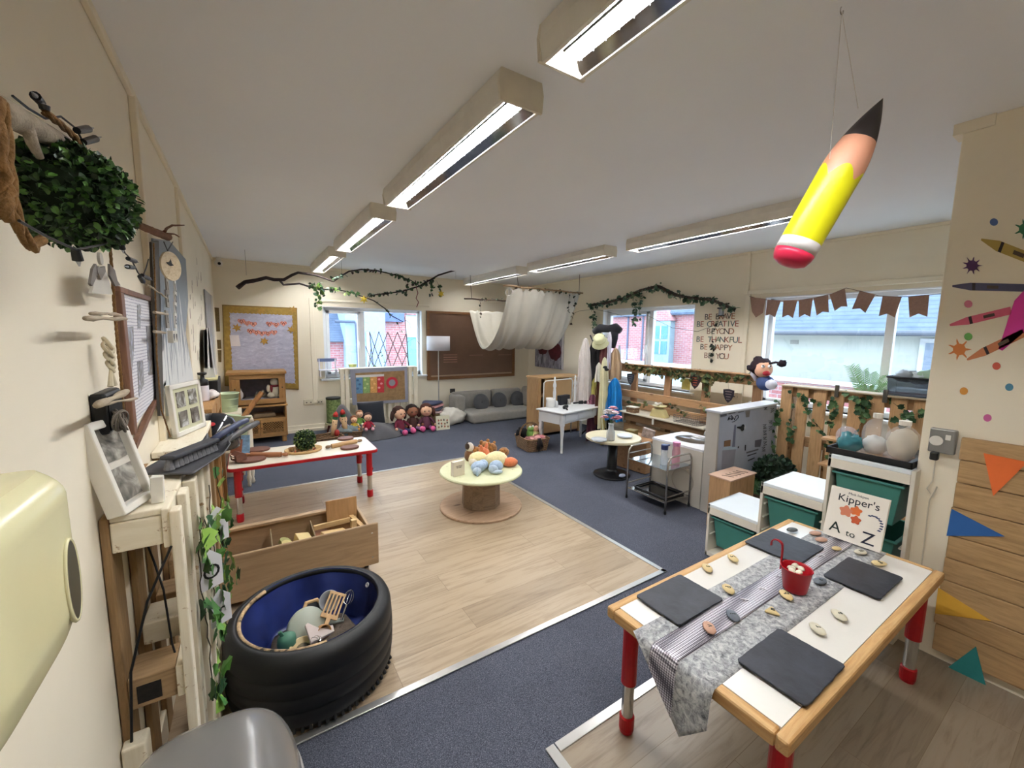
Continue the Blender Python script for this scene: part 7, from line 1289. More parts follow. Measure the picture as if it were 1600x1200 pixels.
socket(0, .12, 0, .09, 'cream wall socket between the low fence and the window'); so = [o for o in bpy.data.objects if o.get('label') == 'cream wall socket between the low fence and the window'][0]; q = wx(1152, 618, XR); so.location = (XR, q.y, q.z-.05); so.rotation_euler = (0, 0, -PI/2)
# sink unit and divider
SX0, SX1, SY0, SY1 = 3.46, 3.98, 2.12, 2.68; SN = thing('play_sink_unit', 'white play sink unit with steel bowl and a washing-machine circle on its side', 'sink unit', (3.7, 2.4, 0)); SWH = mat('c9c3b8', .45, var=.03); CTW = mat('dfe0e4', .25, var=.02)
def sn(x0, x1, y0, y1, z0, z1, nm, m, bev=.003): return MB().bx(x0, x1, y0, y1, z0, z1).build(nm, m, SN, bev=bev, world=True)
sn(SX0, SX0+.018, SY0, SY1, 0, .545, 'front_panel', SWH); sn(SX0+.018, SX1, SY1-.018, SY1, 0, .545, 'side_panel', SWH); sn(SX1-.018, SX1, SY0, SY1-.018, 0, .545, 'back_panel', SWH)
bc = Vector((3.74, 2.40, .566)); n_ = 40; ell = [Vector((bc.x+.15*math.cos(2*PI*i/n_), bc.y+.17*math.sin(2*PI*i/n_), .566)) for i in range(n_)]
oc = []
for i in range(n_):
    a = 2*PI*i/n_; dx, dy = math.cos(a), math.sin(a); k = min(((SX1 if dx > 0 else SX0-.006)-bc.x)/dx if abs(dx) > 1e-6 else 9, ((SY1+.004 if dy > 0 else SY0)-bc.y)/dy if abs(dy) > 1e-6 else 9); oc.append(Vector((bc.x+dx*k, bc.y+dy*k, .566)))
dn = [p+Vector((0, 0, -.02)) for p in oc]; MB().add(ell+oc+dn, [(i, (i+1) % n_, n_+(i+1) % n_, n_+i) for i in range(n_)]+[(n_+i, n_+(i+1) % n_, 2*n_+(i+1) % n_, 2*n_+i) for i in range(n_)]).build('worktop', CTW, SN, world=True)
MB().lathe([(0, -.12), (.10, -.115), (.135, -.09), (.152, 0), (.165, .004), (.168, .001)], bc, 40, sy=1.13).build('sink_bowl', mat('b4b4b4', .2, .9), SN, world=True, smooth=True)
for y in (2.20, 2.27):
    x = 3.84; tp_ = MB().tube([Vector((x, y, .566)), Vector((x, y, .66)), Vector((x-.03, y+.01, .685)), Vector((x-.09, y+.02, .66)), Vector((x-.10, y+.02, .63))], .011, 10).build('tap', CHROME, SN, world=True, smooth=True); MB().cyl((x, y, .66), (x+.012, y, .715), .014, .018, 12).build('tap_head', CHROME, tp_, world=True); MB().cyl((x+.05, y-.01, .566), (x+.05, y-.01, .62), .009, .009, 10).build('tap_base', CHROME, SN, world=True)
tc_ = wx(1069, 748, SX0-.004); MB().torus((SX0-.003, tc_.y+.02, .22), .115, .0045, 40, 6, ax=(1, 0, 0)).build('door_ring', mat('b8aea4', .4), SN, world=True, smooth=True); MB().sph((SX0-.008, tc_.y-.03, .345), .010, 10, 8).build('knob', mat('d0c4b8', .4), SN, world=True, smooth=True)
DV = thing('low_divider_wall', 'low grey-white partition wall with a painted bathroom scene on its near side', 'partition', (3.95, 2.05, 0)); DGY = mat('b7b3ac', .6, var=.05)
MB().bx(3.445, 4.46, 1.985, 2.105, 0, .935).build('wall_body', DGY, DV, bev=.004, world=True); MB().bx(3.43, 4.47, 1.955, 2.115, .935, .955).build('top_board', mat('cfd2da', .4), DV, bev=.004, world=True)
DY = 1.983
def dvp(px, py): p = at_y(px, py, DY); return Vector((p.x, DY, p.z))
K5 = lambda x, y: (1080+x/6.668, 620+y/6.668)
MB().poly([dvp(*K5(a, b_)) for a, b_ in ((300, 170), (890, 75), (860, 760), (265, 800))], (0, -.001, 0)).build('painted_background', mat('a3a9b8', .6, var=.08, sc=5), DV, world=True)
DY = 1.9805
for pts, hx, nm in (([(305, 190), (370, 178), (370, 200), (305, 215)], '6a6a70', 'painted_tile'), ([(390, 172), (460, 160), (460, 170), (390, 184)], '6a6a70', 'painted_tile'), ([(490, 158), (550, 148), (550, 156), (490, 168)], '6a6a70', 'painted_tile'), ([(565, 150), (615, 142), (605, 210), (570, 215)], '7a746c', 'painted_bottle'), ([(450, 295), (468, 292), (455, 520), (425, 525)], '6c7086', 'painted_pipe'),
    ([(345, 460), (412, 448), (408, 515), (340, 520)], '7a5c44', 'painted_box'), ([(325, 560), (465, 545), (440, 740), (315, 770)], '8f8f9c', 'painted_basin'), ([(325, 555), (340, 520), (400, 515), (480, 530), (470, 548)], 'a9bccc', 'painted_basin_rim'), ([(560, 500), (572, 500), (568, 560), (558, 560)], '2a2a2e', 'painted_handle'), ([(665, 455), (735, 440), (720, 520), (662, 525)], '5c5a64', 'painted_picture'), ([(575, 575), (700, 540), (700, 555), (575, 592)], '5c5a60', 'painted_line'), ([(585, 610), (680, 580), (680, 590), (585, 622)], '2e2c30', 'painted_line'), ([(590, 660), (660, 630), (660, 642), (590, 672)], '2e2c30', 'painted_line')):
    MB().poly([dvp(*K5(a, b_)) for a, b_ in pts], (0, -.0006, 0)).build(nm, mat(hx, .6), DV, world=True)
for x, y, r_, hx in ((535, 322, .032, '1a1a1e'), (555, 318, .022, 'b8bcc4'), (490, 525, .010, '2a2a2e')): q = dvp(*K5(x, y)); MB().lathe([(0, 0), (r_, 0), (r_, .001), (0, .001)], q+Vector((0, -.001, 0)), 20, ax=(0, -1, 0)).build('painted_dot', mat(hx, .6), DV, world=True)
MB().poly([dvp(*K5(a, b_)) for a, b_ in ((478, 312), (520, 308), (520, 340), (478, 326))], (0, -.0014, 0)).build('painted_tap', BLACK, DV, world=True)
def scribble(pts, r_=.003): MB().tube([dvp(*K5(a, b_))+Vector((0, -.001, 0)) for a, b_ in pts], r_, 5).build('painted_writing', mat('24242a', .7), DV, world=True)
scribble([(380, 245), (395, 205), (392, 240), (405, 222), (415, 240), (432, 205), (420, 195), (412, 208), (432, 222), (425, 240)]); scribble([(440, 215), (450, 240), (462, 205), (485, 190), (492, 215), (470, 240), (445, 258), (425, 262)])
for k, (x, y) in enumerate(((775, 130), (845, 140), (765, 310), (825, 270), (825, 330), (768, 375), (768, 440), (770, 490), (755, 545))): scribble([(x-18, y-18), (x+16, y-22), (x-14, y+2), (x+16, y+4), (x-16, y+22), (x+16, y+20)][:4+k % 3], .0028)
# trolley
TX0, TX1, TY0, TY1 = 3.09, 3.44, 2.215, 2.665; TRL = thing('metal_trolley', 'chrome two-tier play trolley with curved end rails standing by the sink unit', 'trolley', (3.265, 2.44, 0)); TMt = mat('b8b2aa', .22, .85)
for y in (TY0, TY1):
    arc = [Vector((TX0, y, .02)), Vector((TX0, y, .44))]+[Vector((TX0+.06-.06*math.cos(a), y, .44+.085*math.sin(a))) for a in [PI/2*k/6 for k in range(1, 7)]]+[Vector((TX1-.06+.06*math.sin(a), y, .44+.085*math.cos(a))) for a in [PI/2*k/6 for k in range(0, 7)]]+[Vector((TX1, y, .02))]
    MB().tube(arc, .009, 8).build('end_rail', TMt, TRL, world=True, smooth=True)
    for z in (.455, .155): MB().cyl((TX0, y, z), (TX1, y, z), .006, n=8).build('cross_bar', TMt, TRL, world=True)
    for x in (TX0, TX1): MB().cyl((x, y, .0), (x, y, .028), .012, n=8).build('rubber_foot', BLACK, TRL, world=True)
MB().bx(TX0, TX1, TY0+.008, TY1-.008, .398, .406).build('top_shelf', mat('b9c4cc', .08, .9), TRL, bev=.002, world=True); MB().bx(TX0, TX1, TY0+.008, TY1-.008, .098, .106).build('bottom_shelf', mat('b9b4ac', .15, .85), TRL, bev=.002, world=True)
bt_ = thing('water_bottle', 'clear drinks bottle with dark blue flip cap on the trolley', 'bottle', (3.22, 2.355, .4065)); MB().lathe([(0, 0), (.030, 0), (.033, .01), (.033, .07), (.028, .10), (.032, .13), (.03, .15)], n=24).build('bottle_body', clear('d0d8e2', .4), bt_, smooth=True); MB().lathe([(.032, .145), (.033, .18), (.03, .19), (0, .192)], n=20).build('cap', mat('23305c', .4), bt_); MB().box((.035, -.01, .182), (.04, .02, .014)).build('spout', mat('2a3a6a', .4), bt_, bev=.003)
bt_ = thing('pink_bottle', 'pink drinks bottle at the right end of the trolley', 'bottle', (3.335, 2.31, .4065)); MB().lathe([(0, 0), (.034, 0), (.037, .01), (.037, .12), (.03, .16), (.028, .18)], n=24).build('bottle_body', clear('d69aa8', .62), bt_, smooth=True); MB().lathe([(.034, .175), (.035, .21), (0, .213)], n=20).build('cap', mat('d088ac', .4), bt_)
BTY = thing('black_baking_tray', 'black rectangular tray on the lower shelf of the trolley', 'tray', (3.27, 2.43, .1065)); MB().box((0, 0, .004), (.27, .36, .006)).build('tray_base', mat('0f0f12', .12), BTY); MB().tube([Vector(q) for q in rrect(-.14, .14, -.185, .185, .03, .018, 4)]+[Vector(rrect(-.14, .14, -.185, .185, .03, .018, 4)[0])], .010, 6, caps=False).build('tray_rim', mat('0f0f12', .3), BTY, smooth=True)
# play box, grass plot, bush
PBx = thing('slotted_wooden_box', 'wooden play box with five slots in its top beside the low divider wall', 'box', (3.42, 1.84, 0), .0); bw = wood('9a7650', 'b8926a', 2, 1, .6)
MB().bx(3.22, 3.60, 1.72, 1.90, 0, .44).build('box_body', bw, PBx, bev=.004, world=True); MB().bx(3.21, 3.61, 1.71, 1.91, .44, .452).build('box_top', mat('b99a86', .6, var=.08), PBx, bev=.003, world=True)
for i in range(5): MB().box((3.30+i*.055, 1.79, .4525), (.014, .09, .001), rz=.5).build('slot', mat('3a2e26', .8), PBx, world=True)
for i in range(6): MB().bx(3.601, 3.603, 1.75, 1.87, .06+.06*i, .075+.06*i).build('side_slot', mat('3a2e26', .8), PBx, world=True)
GP_ = thing('grass_play_tray', 'raised tray with artificial grass between the divider and the tall fence', 'play tray', (3.98, 1.65, 0)); MB().bx(3.66, 4.38, 1.45, 1.96, .0, .24).build('tray_frame', mat('5c4a38', .7), GP_, bev=.004, world=True); gb_ = MB()
for i in range(1100): p = Vector((random.uniform(3.67, 4.37), random.uniform(1.46, 1.95), .24)); leaf(gb_, p, (random.uniform(-.4, .4), random.uniform(-.4, .4), 1), (1, 0, 0), .025, .012, 'thin')
MB().bx(3.665, 4.375, 1.455, 1.955, .24, .246).build('grass_mat', mat('33502c', .9, bump=.6), GP_, world=True); o = gb_.build('grass_blades', mat('3a5c30', .8), GP_, world=True); o['kind'] = 'stuff'
topiary('dark_leafy_bush', 'dark green leafy bush in the corner of the divider and the tall fence', (4.12, 1.80, .36), .15, 420, .05, mats=[mat('22382a', .6), mat('2f4a34', .6), mat('1a2a20', .6)], squash=.8)
topiary('trailing_plant', 'dark trailing plant beside the slotted wooden box', (3.74, 1.66, .29), .075, 130, .04, mats=[mat('26402a', .6), mat('34503a', .6)], squash=.7)
for i, (x, y, s_, hx) in enumerate(((4.28, 1.66, .045, '6a6460'), (4.22, 1.58, .035, '4a3a34'), (3.86, 1.56, .05, '6b5244'))): tag(MB().sph((x, y, .25+s_*.7), (s_, s_, s_*.8), 12, 8, wob=.3, sd=i).build('stone', mat(hx, .8, var=.25, sc=30), smooth=True), ('grey stone by the fence on the grass tray', 'small dark stone on the grass tray', 'brown stone at the front of the grass tray')[i], 'stone', 'stones on the grass tray')
tag(MB().bx(3.62, 4.3, 1.40, 1.43, .0, .30).build('edging_board', mat('8c7a62', .7), bev=.004), 'low wooden edging board in front of the grass tray', 'board')
# tall pallet fence
TF = 4.45; FT = thing('tall_pallet_fence', 'tall fence of upright pale pallet boards with ivy in front of the near window', 'fence', (TF, 1.4, 0)); TZm, TYm = wood('a9845a', 'c39c70', 2, 1, .65, True), wood('8a6a48', 'a5815a', 1, 1, .65, True)
def tf(x0, x1, y0, y1, z0, z1, nm, m): return MB().bx(x0, x1, y0, y1, z0, z1).build(nm, m, FT, bev=.004, world=True)
ys = [1.90, 1.76, 1.62, 1.485, 1.35, 1.21, 1.07, .93, .79, .66]
for i, y in enumerate(ys): tf(TF, TF+.02, y-.05+random.uniform(-.004, .004), y+.05, .02, 1.125, 'upright_board', TZm)
for z0, z1 in ((1.03, 1.12), (.56, .66), (.05, .15)): tf(TF+.021, TF+.05, .62, 1.95, z0, z1, 'back_rail', TYm)
for y0, y1 in ((1.86, 1.95), (1.25, 1.34), (.64, .72)): tf(TF+.051, TF+.13, y0, y1, 0, 1.12, 'stringer', TYm)
for y in (1.83, 1.55, 1.28, 1.0, .72): tf(TF+.131, TF+.15, y-.05, y+.05, .02, .62, 'rear_board', TYm)
tf(TF-.02, TF+.15, .62, 1.95, 1.125, 1.14, 'cap_board', mat('b4a184', .6))
tag(MB().bx(4.29, 4.447, 1.10, 1.52, .70, .72).build('plank_shelf', wood('c09468', 'd2a87c', 1, 1), bev=.003), 'pale plank shelf sticking out of the tall pallet fence', 'shelf'); tag(MB().bx(4.27, 4.447, 1.36, 1.52, .465, .485).build('plank_shelf', wood('b88c60', 'caa074', 1, 1), bev=.003), 'short lower plank shelf on the tall pallet fence', 'shelf')
FI = [mat('2c4a2c', .5), mat('3e6038', .5), mat('24402a', .5), mat('55754a', .5)]
ivy([[(TF-.01, 1.86, 1.10), (TF-.01, 1.82, .95), (TF-.01, 1.84, .8), (TF-.01, 1.80, .62)], [(TF-.01, 1.95, .98), (TF-.01, 1.96, .7), (TF-.01, 1.95, .4)]], 'ivy trailing down the left boards of the tall fence', dens=34, L=.05, spread=.03, nrm=(-1, 0, 0), mats=FI)
ivy([[(TF-.01, 1.78, 1.08), (TF-.01, 1.70, 1.0), (TF-.01, 1.60, 1.02)], [(TF-.01, 1.72, .98), (TF-.01, 1.68, .85), (TF-.01, 1.60, .78), (TF-.01, 1.52, .70)], [(TF-.02, 1.50, 1.08), (TF-.03, 1.50, .9), (TF-.03, 1.50, .72), (TF-.03, 1.50, .5)]], 'ivy hanging down the middle boards of the tall fence', dens=42, L=.05, spread=.03, nrm=(-1, 0, 0), mats=FI)
ivy([[(TF-.01, 1.42, 1.10), (TF-.01, 1.30, 1.08), (TF-.01, 1.28, .95), (TF-.01, 1.30, .82)], [(TF-.01, 1.30, 1.10), (TF-.01, 1.22, 1.05)], [(TF-.03, 1.42, .66), (TF-.03, 1.30, .60), (TF-.03, 1.2, .62)]], 'dark ivy over the plank shelf on the tall fence', dens=60, L=.055, spread=.035, nrm=(-1, 0, 0), mats=FI)
ivy([[(TF-.01, 1.10, 1.08), (TF-.01, .98, 1.0), (TF-.01, .90, 1.04), (TF-.01, .78, 1.1)], [(TF-.01, 1.05, 1.0), (TF-.01, 1.02, .88)], [(TF-.01, .85, 1.05), (TF-.01, .80, .88)]], 'ivy at the right end of the tall fence under the grey crate', dens=48, L=.055, spread=.035, nrm=(-1, 0, 0), mats=FI)
for i, y in enumerate((1.49, 1.155)): tag(MB().box((TF-.012, y, 1.13), (.02, .03, .11)).build('metal_clip', mat('5a564e', .5, .4), bev=.003), ('left', 'right')[i]+' dark clip over the top edge of the tall fence', 'clip', 'dark clips on the tall fence')
# puppet, plant, crate on the fence
PP = thing('hand_puppet', 'hand puppet with dark frizzy hair and open red mouth sitting on the fence corner', 'puppet', wx(1192, 600, 4.50)); P0 = wx(1193, 577, 4.50); fr_ = Vector((-.35, -.94, 0)).normalized()
MB().sph(P0, (.085, .085, .09), 18, 12).build('head', mat('d9a98c', .8), PP, world=True, smooth=True); hr = MB(); hr.sph(P0+Vector((.03, .045, .025)), (.095, .10, .095), 20, 14, wob=.35, sd=3); hr.build('hair', mat('2a1a20', .95, bump=1, bs=60), PP, world=True, smooth=True)
for i, (a, b_) in enumerate(((1173, 575), (1222, 568))): MB().sph(wx(a, b_, 4.48), (.035, .04, .035), 12, 8, wob=.5, sd=i).build('hair_bunch', mat('221820', .95, bump=1, bs=60), PP, world=True, smooth=True)
MB().tube([P0+Vector((.0, -.02, .05)), wx(1212, 566, 4.48), wx(1222, 568, 4.48)], .012, 6).build('hair_strand', mat('221820', .95), PP, world=True); MB().sph(P0+Vector((-.052, -.055, -.035)), (.034, .038, .026), 12, 8).build('mouth', mat('a0202c', .5), PP, world=True, smooth=True)
for q in (Vector((-.075, -.03, .035)), Vector((-.04, -.075, .035))): e = MB().sph(P0+q, .017, 10, 8).build('eye', mat('e6e2e0', .3), PP, world=True, smooth=True); MB().sph(P0+q*1.2, .008, 8, 6).build('pupil', BLACK, e, world=True)
MB().sph(P0+Vector((.0, -.03, -.14)), (.07, .09, .08), 14, 10).build('body', mat('3a4a74', .8, var=.2), PP, world=True, smooth=True); MB().sph(wx(1205, 601, 4.42), (.05, .055, .05), 14, 10).build('white_paw', mat('d0d0dc', .8), PP, world=True, smooth=True)
MB().tube([P0+Vector((0, -.03, -.10)), P0+Vector((-.03, -.12, -.13)), wx(1205, 598, 4.45)], [.03, .028, .026], 8).build('arm', mat('b4bcd0', .8), PP, world=True, smooth=True); MB().tube([P0+Vector((0, .06, -.12)), P0+Vector((-.02, .10, -.06)), P0+Vector((-.02, .10, .0))], [.02, .018, .016], 8).build('arm', mat('c4c0cc', .8), PP, world=True, smooth=True)
PLt = thing('palm_plant', 'light green feathery palm plant on the window sill behind the tall fence', 'plant', (4.92, 1.42, .84)); pl = MB()
for i in range(9):
    a = i*2.4; L = random.uniform(.16, .26); r0 = Vector((4.92, 1.42, .90)); t1 = r0+Vector((.05*math.cos(a), L*.75*math.sin(a), .22+.22*random.random())); MB.tube(pl, [r0, r0.lerp(t1, .55)+Vector((0, 0, .05)), t1], .003, 5)
    for k in range(12):
        p = r0.lerp(t1, .4+.6*k/11)+Vector((0, 0, .04*math.sin(PI*(.4+.6*k/11))))
        for s_ in (-1, 1): d = (t1-r0).normalized(); sd = d.cross(Vector((1, 0, .3))).normalized(); leaf(pl, p, d*.7+sd*s_, (1, 0, .5), .06, .03, 'thin')
pl.build('fronds', mat('7fae70', .6), PLt, world=True); MB().lathe([(0, 0), (.05, 0), (.065, .09), (.055, .09), (0, .08)], (4.92, 1.42, .841), 20).build('plant_pot', mat('cfccc4', .5), PLt, world=True)
CRT = thing('grey_crate', 'grey translucent crate full of plastic bags on top of the tall fence', 'crate', (4.56, .99, 1.142)); gm_ = clear('3e4650', .75, .3)
MB().box((0, 0, .075), (.22, .32, .15), taper=1.06).build('crate_body', gm_, CRT, bev=.006); MB().tube([Vector(q) for q in rrect(-.12, .12, -.172, .172, .02, .15, 3)]+[Vector(rrect(-.12, .12, -.172, .172, .02, .15, 3)[0])], .010, 6, caps=False).build('crate_rim', mat('16181c', .4), CRT, smooth=True)
for i, (y, z, s_, hx) in enumerate(((-.06, .17, .085, '7f9a80'), (.08, .16, .075, '8a9096'), (.0, .15, .07, 'a8b0b4'))): tag(MB().sph((4.56, .99+y, 1.142+z), (.07, s_, .05), 14, 10, wob=.45, sd=i).build('plastic_bag', mat(hx, .35, bump=.5, bs=30), smooth=True), ('sage green', 'grey', 'pale grey')[i]+' plastic bag bulging out of the grey crate', 'bag', 'plastic bags in the grey crate')
tag(MB().box((4.2, .68, .98), (.10, .14, .16), rx=.3).build('purple_bag', mat('4a1f44', .5, bump=.4), bev=.03), 'dark purple bag beside the clear bottles at the edge of the partition wall', 'bag')
# bunting
BUN = [wx(a, b_, 4.975) for a, b_ in ((1171, 463), (1190, 468), (1222, 470), (1250, 469), (1275, 465), (1300, 459), (1322, 450), (1345, 455), (1372, 462), (1400, 464), (1425, 463), (1452, 461), (1480, 458))]
BU = thing('bunting_string', 'dark string of the hessian bunting across the near window', 'string', BUN[0]); MB().tube(resample(BUN, .05), .003, 5).build('cord', mat('5a4840', .8), BU, world=True)
for i, (q, lab) in enumerate(zip((((1172, 464), (1196, 467), (1192, 489), (1181, 496), (1175, 487)), ((1199, 468), (1220, 470), (1211, 496), (1203, 491), (1196, 493)), ((1224, 470), (1246, 469), (1239, 497), (1231, 492), (1222, 496)), ((1248, 469), (1270, 466), (1266, 495), (1257, 491), (1248, 496)), ((1271, 466), (1294, 461), (1295, 488), (1285, 487), (1276, 493)), ((1296, 460), (1320, 451), (1324, 479), (1314, 479), (1304, 486)), ((1343, 455), (1368, 460), (1352, 489), (1344, 482), (1331, 483)), ((1379, 463), (1409, 464), (1398, 496), (1386, 490), (1373, 494)), ((1419, 464), (1452, 461), (1449, 495), (1435, 490), (1421, 496))),
    ('leftmost, lying against the wall', 'second from the left', 'third from the left', 'fourth from the left', 'fifth from the left', 'just left of the high point of the string', 'tilted, just right of the high point', 'hanging in front of the window post', 'rightmost in front of the slate roof'))):
    P = [wx(a, b_, 4.972) for a, b_ in q]; tag(MB().poly(P, (.0015, 0, 0)).build('bunting_flag', mat('98796a', .95, var=.18, sc=40, bump=.6, bs=150)), 'brown hessian bunting flag, '+lab, 'bunting flag', 'hessian flags of the bunting')
# branch above the far window, wall lettering, fairy lights
wb = [wx(a, b_, 4.95) for a, b_ in ((920, 477), (945, 474), (975, 466), (1000, 454), (1028, 447), (1050, 460), (1080, 466), (1110, 468), (1130, 476), (1148, 484))]
branch('wall_branch', 'gnarled grey-brown branch arching on the wall above the far right window', 'branch', [(wb, (.022, .018)), ([wb[-2], wx(1140, 474, 4.97)], (.012, .008)), ([wx(1030, 447, 4.98), wx(1052, 458, 4.96), wx(1085, 468, 4.97)], (.016, .010))], mat('4a4038', .9, var=.4, sc=40, bump=.8))
GL = [mat('3a5a40', .5), mat('54705a', .5), mat('2c4632', .5), mat('7a8c6a', .5)]
ivy([wb[:5], wb[4:], [wb[0]+Vector((0, -.04, 0)), wx(930, 490, 4.97), wx(927, 510, 4.97)], [wx(990, 466, 4.97), wx(992, 485, 4.97), wx(990, 503, 4.97)], [wx(1000, 462, 4.97), wx(1000, 480, 4.97), wx(998, 495, 4.97)]], 'green leafy garland wound along the branch above the far right window', dens=105, L=.062, spread=.055, mats=GL, kind='oval')
tag(MB().tube(resample([wx(a, b_, 5.03) for a, b_ in ((890, 492), (905, 486), (930, 483), (960, 490), (985, 497), (1010, 492), (1050, 512), (1090, 518), (1112, 510), (1122, 503))], .05), .0025, 5).build('fairy_light_cable', mat('3a3a30', .7)), 'thin dark wire strung across the far right window', 'cable')
LN = thing('small_lantern', 'small dark metal lantern hanging from the right end of the wall branch', 'lantern', wx(1127, 488, 4.95)); L0 = wx(1127, 488, 4.95)
MB().box(L0+Vector((0, 0, -.04)), (.06, .06, .012)).build('lantern_base', BLACK, LN, world=True); MB().box(L0+Vector((0, 0, .05)), (.07, .07, .016)).build('lantern_top', BLACK, LN, world=True); MB().box(L0, (.045, .045, .085)).build('lantern_glass', clear('b0b8c4', .5), LN, world=True); MB().torus(L0+Vector((0, 0, .085)), .02, .003, 14, 5, ax=(1, 0, 0)).build('lantern_ring', BLACK, LN, world=True)
ivy([[wx(1122, 500, 5.0), wx(1120, 508, 5.0), wx(1116, 515, 5.0)], [wx(1112, 520, 5.02), wx(1114, 545, 5.03), wx(1112, 565, 5.03)]], 'dark sprig and wire hanging over the wall lettering', dens=30, L=.05, spread=.02, mats=[mat('1e2420', .7), mat('2e3a30', .7)], name='dark_sprig')
cols_ = ('8c6a5c', '9a4c3c', '4a4640', '6a7a5c', 'a86a48', '54686a')
LT = thing('wall_lettering', 'coloured wall lettering starting with BE BRAVE beside the far right window', 'wall lettering', wx(1122, 560, 5.046)); lh = .098
for word, px, py, w_ in (('BE BRAVE', 1124, 495, .40), ('BE CREATIVE', 1120, 506.5, .56), ('BEYOND', 1124.5, 518, .36), ('BE THANKFUL', 1122, 531, .61), ('BE HAPPY', 1118, 543, .43), ('BE YOU', 1118.5, 556.5, .33)):
    p = wx(px, py, 5.046); n_ = len(word); step = w_/(n_)
    for i, ch in enumerate(word):
        if ch != ' ': text(ch, .105, frame_m(p+Vector((0, w_/2-step*(i+.5), 0)), (0, -1, 0), (0, 0, 1)), mat(cols_[(i*2+len(word)) % 6], .6), LT, name='letter')
# ---------------- outside the windows ----------------
def brick(nm, a, b_, m_, sc=1.):
    t = NT(nm); br = t.add('ShaderNodeTexBrick'); br.inputs['Scale'].default_value = 1; br.inputs['Brick Width'].default_value = .22*sc; br.inputs['Row Height'].default_value = .075*sc; br.inputs['Mortar Size'].default_value = .008
    br.inputs['Color1'].default_value = c(a); br.inputs['Color2'].default_value = c(b_); br.inputs['Mortar'].default_value = c(m_); s = t.add('ShaderNodeSeparateXYZ'); tc = t.add('ShaderNodeTexCoord'); t.l.new(tc.outputs['Object'], s.inputs[0]); ad = t.add('ShaderNodeMath', operation='ADD'); t.l.new(s.outputs['X'], ad.inputs[0]); t.l.new(s.outputs['Y'], ad.inputs[1])
    cb_ = t.add('ShaderNodeCombineXYZ'); t.l.new(ad.outputs[0], cb_.inputs[0]); t.l.new(s.outputs['Z'], cb_.inputs[1]); t.l.new(cb_.outputs[0], br.inputs['Vector']); return t.fin(br.outputs['Color'], .85)
def slate_roof():
    t = NT('grey_slate_roof'); w = t.add('ShaderNodeTexWave'); w.bands_direction = 'Z'; w.inputs['Scale'].default_value = 4.2; w.inputs['Distortion'].default_value = .4; t.l.new(t.coord(), w.inputs['Vector']); n = t.noise(t.coord(), 4, 4)
    return t.fin(t.mix(.5, t.ramp(w.outputs['Fac'], [(.05, c('2a3444')), (.3, c('4c5a70'))]), t.ramp(n, [(.3, c('465468')), (.7, c('66748a'))]), 'MIX'), .7)
RB, RF = brick('red_brick', 'a06466', 'b07676', 'a89c9e'), slate_roof(); RND = mat('b6bab4', .9, var=.06, sc=3, bump=.6, bs=18); SILW = mat('c4c8cc', .5); PAVE = mat('9fa4a8', .85, var=.1, sc=2)
struct(MB().bx(5.3, 40, -15, 40, -.8, -.6).build('floor', PAVE)); struct(MB().bx(-20, 5.3, 7.45, 40, -.8, -.6).build('floor', PAVE))
BG_ = thing('rendered_bungalow', 'white rendered bungalow with slate roof outside the near right window', 'building', (10.5, 2, -.6))
def bg(x0, x1, y0, y1, z0, z1, nm, m, par=None): return MB().bx(x0, x1, y0, y1, z0, z1).build(nm, m, par or BG_, world=True)
bg(9, 14, -6, 5.3, -.6, 1.68, 'wall', RND); MB().poly([(8.75, -6.2, 1.74), (11.5, -6.2, 3.6), (14.25, -6.2, 1.74), (14.25, -6.2, 1.66), (8.75, -6.2, 1.66)], (0, 11.7, 0)).build('roof', RF, BG_, world=True)
MB().cyl((8.70, -6.2, 1.70), (8.70, 5.5, 1.70), .05, n=10).build('gutter', mat('5a5f6a', .5), BG_, world=True); f = bg(8.97, 8.999, 1.1, 2.0, .75, 1.62, 'window', SILW); bg(8.96, 8.969, 1.17, 1.93, .82, 1.55, 'pane', mat('7f8da0', .15), f); bg(8.98, 8.999, 3.72, 3.86, 1.48, 1.56, 'vent', mat('8a8c88', .7))
MB().bx(9.9, 10.0, 2.9, 3.1, 2.45, 2.52).build('roof_vent', mat('4c586c', .6), BG_, world=True)
tag(MB().bx(7.9, 8.1, -5, 4.8, -.6, .849).build('low_brick_wall', RB), 'low red brick wall in front of the white bungalow', 'wall')
tag(MB().bx(7.86, 8.14, -5, 4.82, .85, .90).build('coping', mat('c9ced2', .6)), 'pale stone coping along the low brick wall', 'coping')
H2 = thing('brick_house', 'red brick house with a small gable and white bay seen through the far right window', 'house', (15, 11, -.6))
def h2(x0, x1, y0, y1, z0, z1, nm, m, par=None): return MB().bx(x0, x1, y0, y1, z0, z1).build(nm, m, par or H2, world=True)
h2(14, 18, 6.5, 15, -.6, 2.45, 'wall', RB); MB().poly([(13.8, 6.3, 2.5), (16, 6.3, 4.4), (18.2, 6.3, 2.5), (18.2, 6.3, 2.42), (13.8, 6.3, 2.42)], (0, 8.9, 0)).build('roof', RF, H2, world=True)
h2(13.7, 14, 10.1, 10.9, -.6, 2.2, 'gable_bay', mat('8fa4ac', .6)); MB().poly([(13.65, 10.0, 2.2), (13.65, 11.0, 2.2), (13.65, 10.5, 2.9)], (.8, 0, 0)).build('gable', RB, H2, world=True)
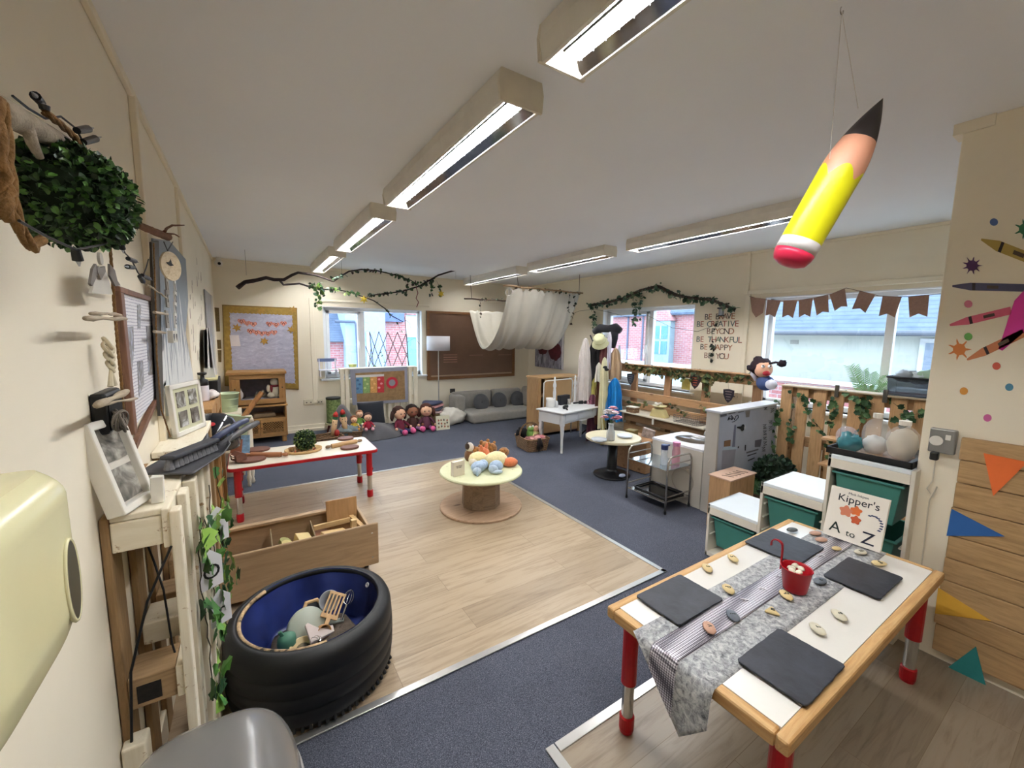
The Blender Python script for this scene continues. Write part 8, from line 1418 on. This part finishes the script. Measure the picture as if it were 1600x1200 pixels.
for z in (.9, 1.5): f = h2(13.68, 13.7, 10.2, 10.8, z, z+.5, 'window', mat('5f8a98', .3)); h2(13.66, 13.68, 10.48, 10.52, z, z+.5, 'glazing_bar', SILW, f)
for y in (11.6, 12.4): h2(13.97, 14.0, y, y+.08, -.6, 2.42, 'drainpipe', mat('5a5f74', .5))
h2(13.9, 14, 6.5, 15, .35, .55, 'white_band', SILW)
H1 = thing('brick_building', 'red brick and grey clad building with teal garage door outside the back window', 'building', (4, 14, -.6))
def h1(x0, x1, y0, y1, z0, z1, nm, m, par=None): return MB().bx(x0, x1, y0, y1, z0, z1).build(nm, m, par or H1, world=True)
h1(-2, 2.55, 13.6, 18, -.6, 1.28, 'wall', RB); MB().poly([(-2.2, 13.4, 1.3), (-2.2, 16, 3.6), (-2.2, 18, 1.3)], (4.7, 0, 0)).build('roof', RF, H1, world=True)
h1(2.5, 3.7, 13.2, 18, -.6, 3.2, 'grey_block', mat('8fa2c4', .8)); h1(3.7, 4.5, 13.6, 18, -.6, 3.3, 'wall', RB); h1(4.5, 8, 13.6, 18, -.6, 2.2, 'wall', mat('b4bcc2', .8)); h1(4.5, 8, 13.5, 18, 2.2, 3.2, 'parapet', RB)
f = h1(4.55, 5.5, 13.55, 13.6, -.6, 1.45, 'garage_door', mat('6fb0bc', .5)); h1(4.5, 5.6, 13.5, 13.6, 1.45, 1.55, 'lintel', SILW)
MB().tube([Vector((2.2, 13.1, 1.9)), Vector((2.75, 13.1, 1.9)), Vector((2.8, 13.1, 1.8)), Vector((2.85, 13.1, -.5))], .04, 8).build('drainpipe', mat('4a5468', .5), H1, world=True); h1(3.1, 3.18, 13.1, 13.2, .3, 1.6, 'white_pipe', SILW); h1(3.55, 4.4, 13.45, 13.6, 1.95, 2.25, 'vent_panel', mat('5a6a94', .6))
tag(MB().cyl((5.7, 12.9, -.6), (5.7, 12.9, 3.2), .06, n=10).build('lamp_post', SILW), 'white post in front of the teal garage door outside', 'post')
tag(MB().box((11.6, 9.6, .05), (1.6, 3.4, 1.25)).build('parked_van', mat('c9dce4', .3), bev=.15), 'pale parked van below the red brick house outside', 'van')
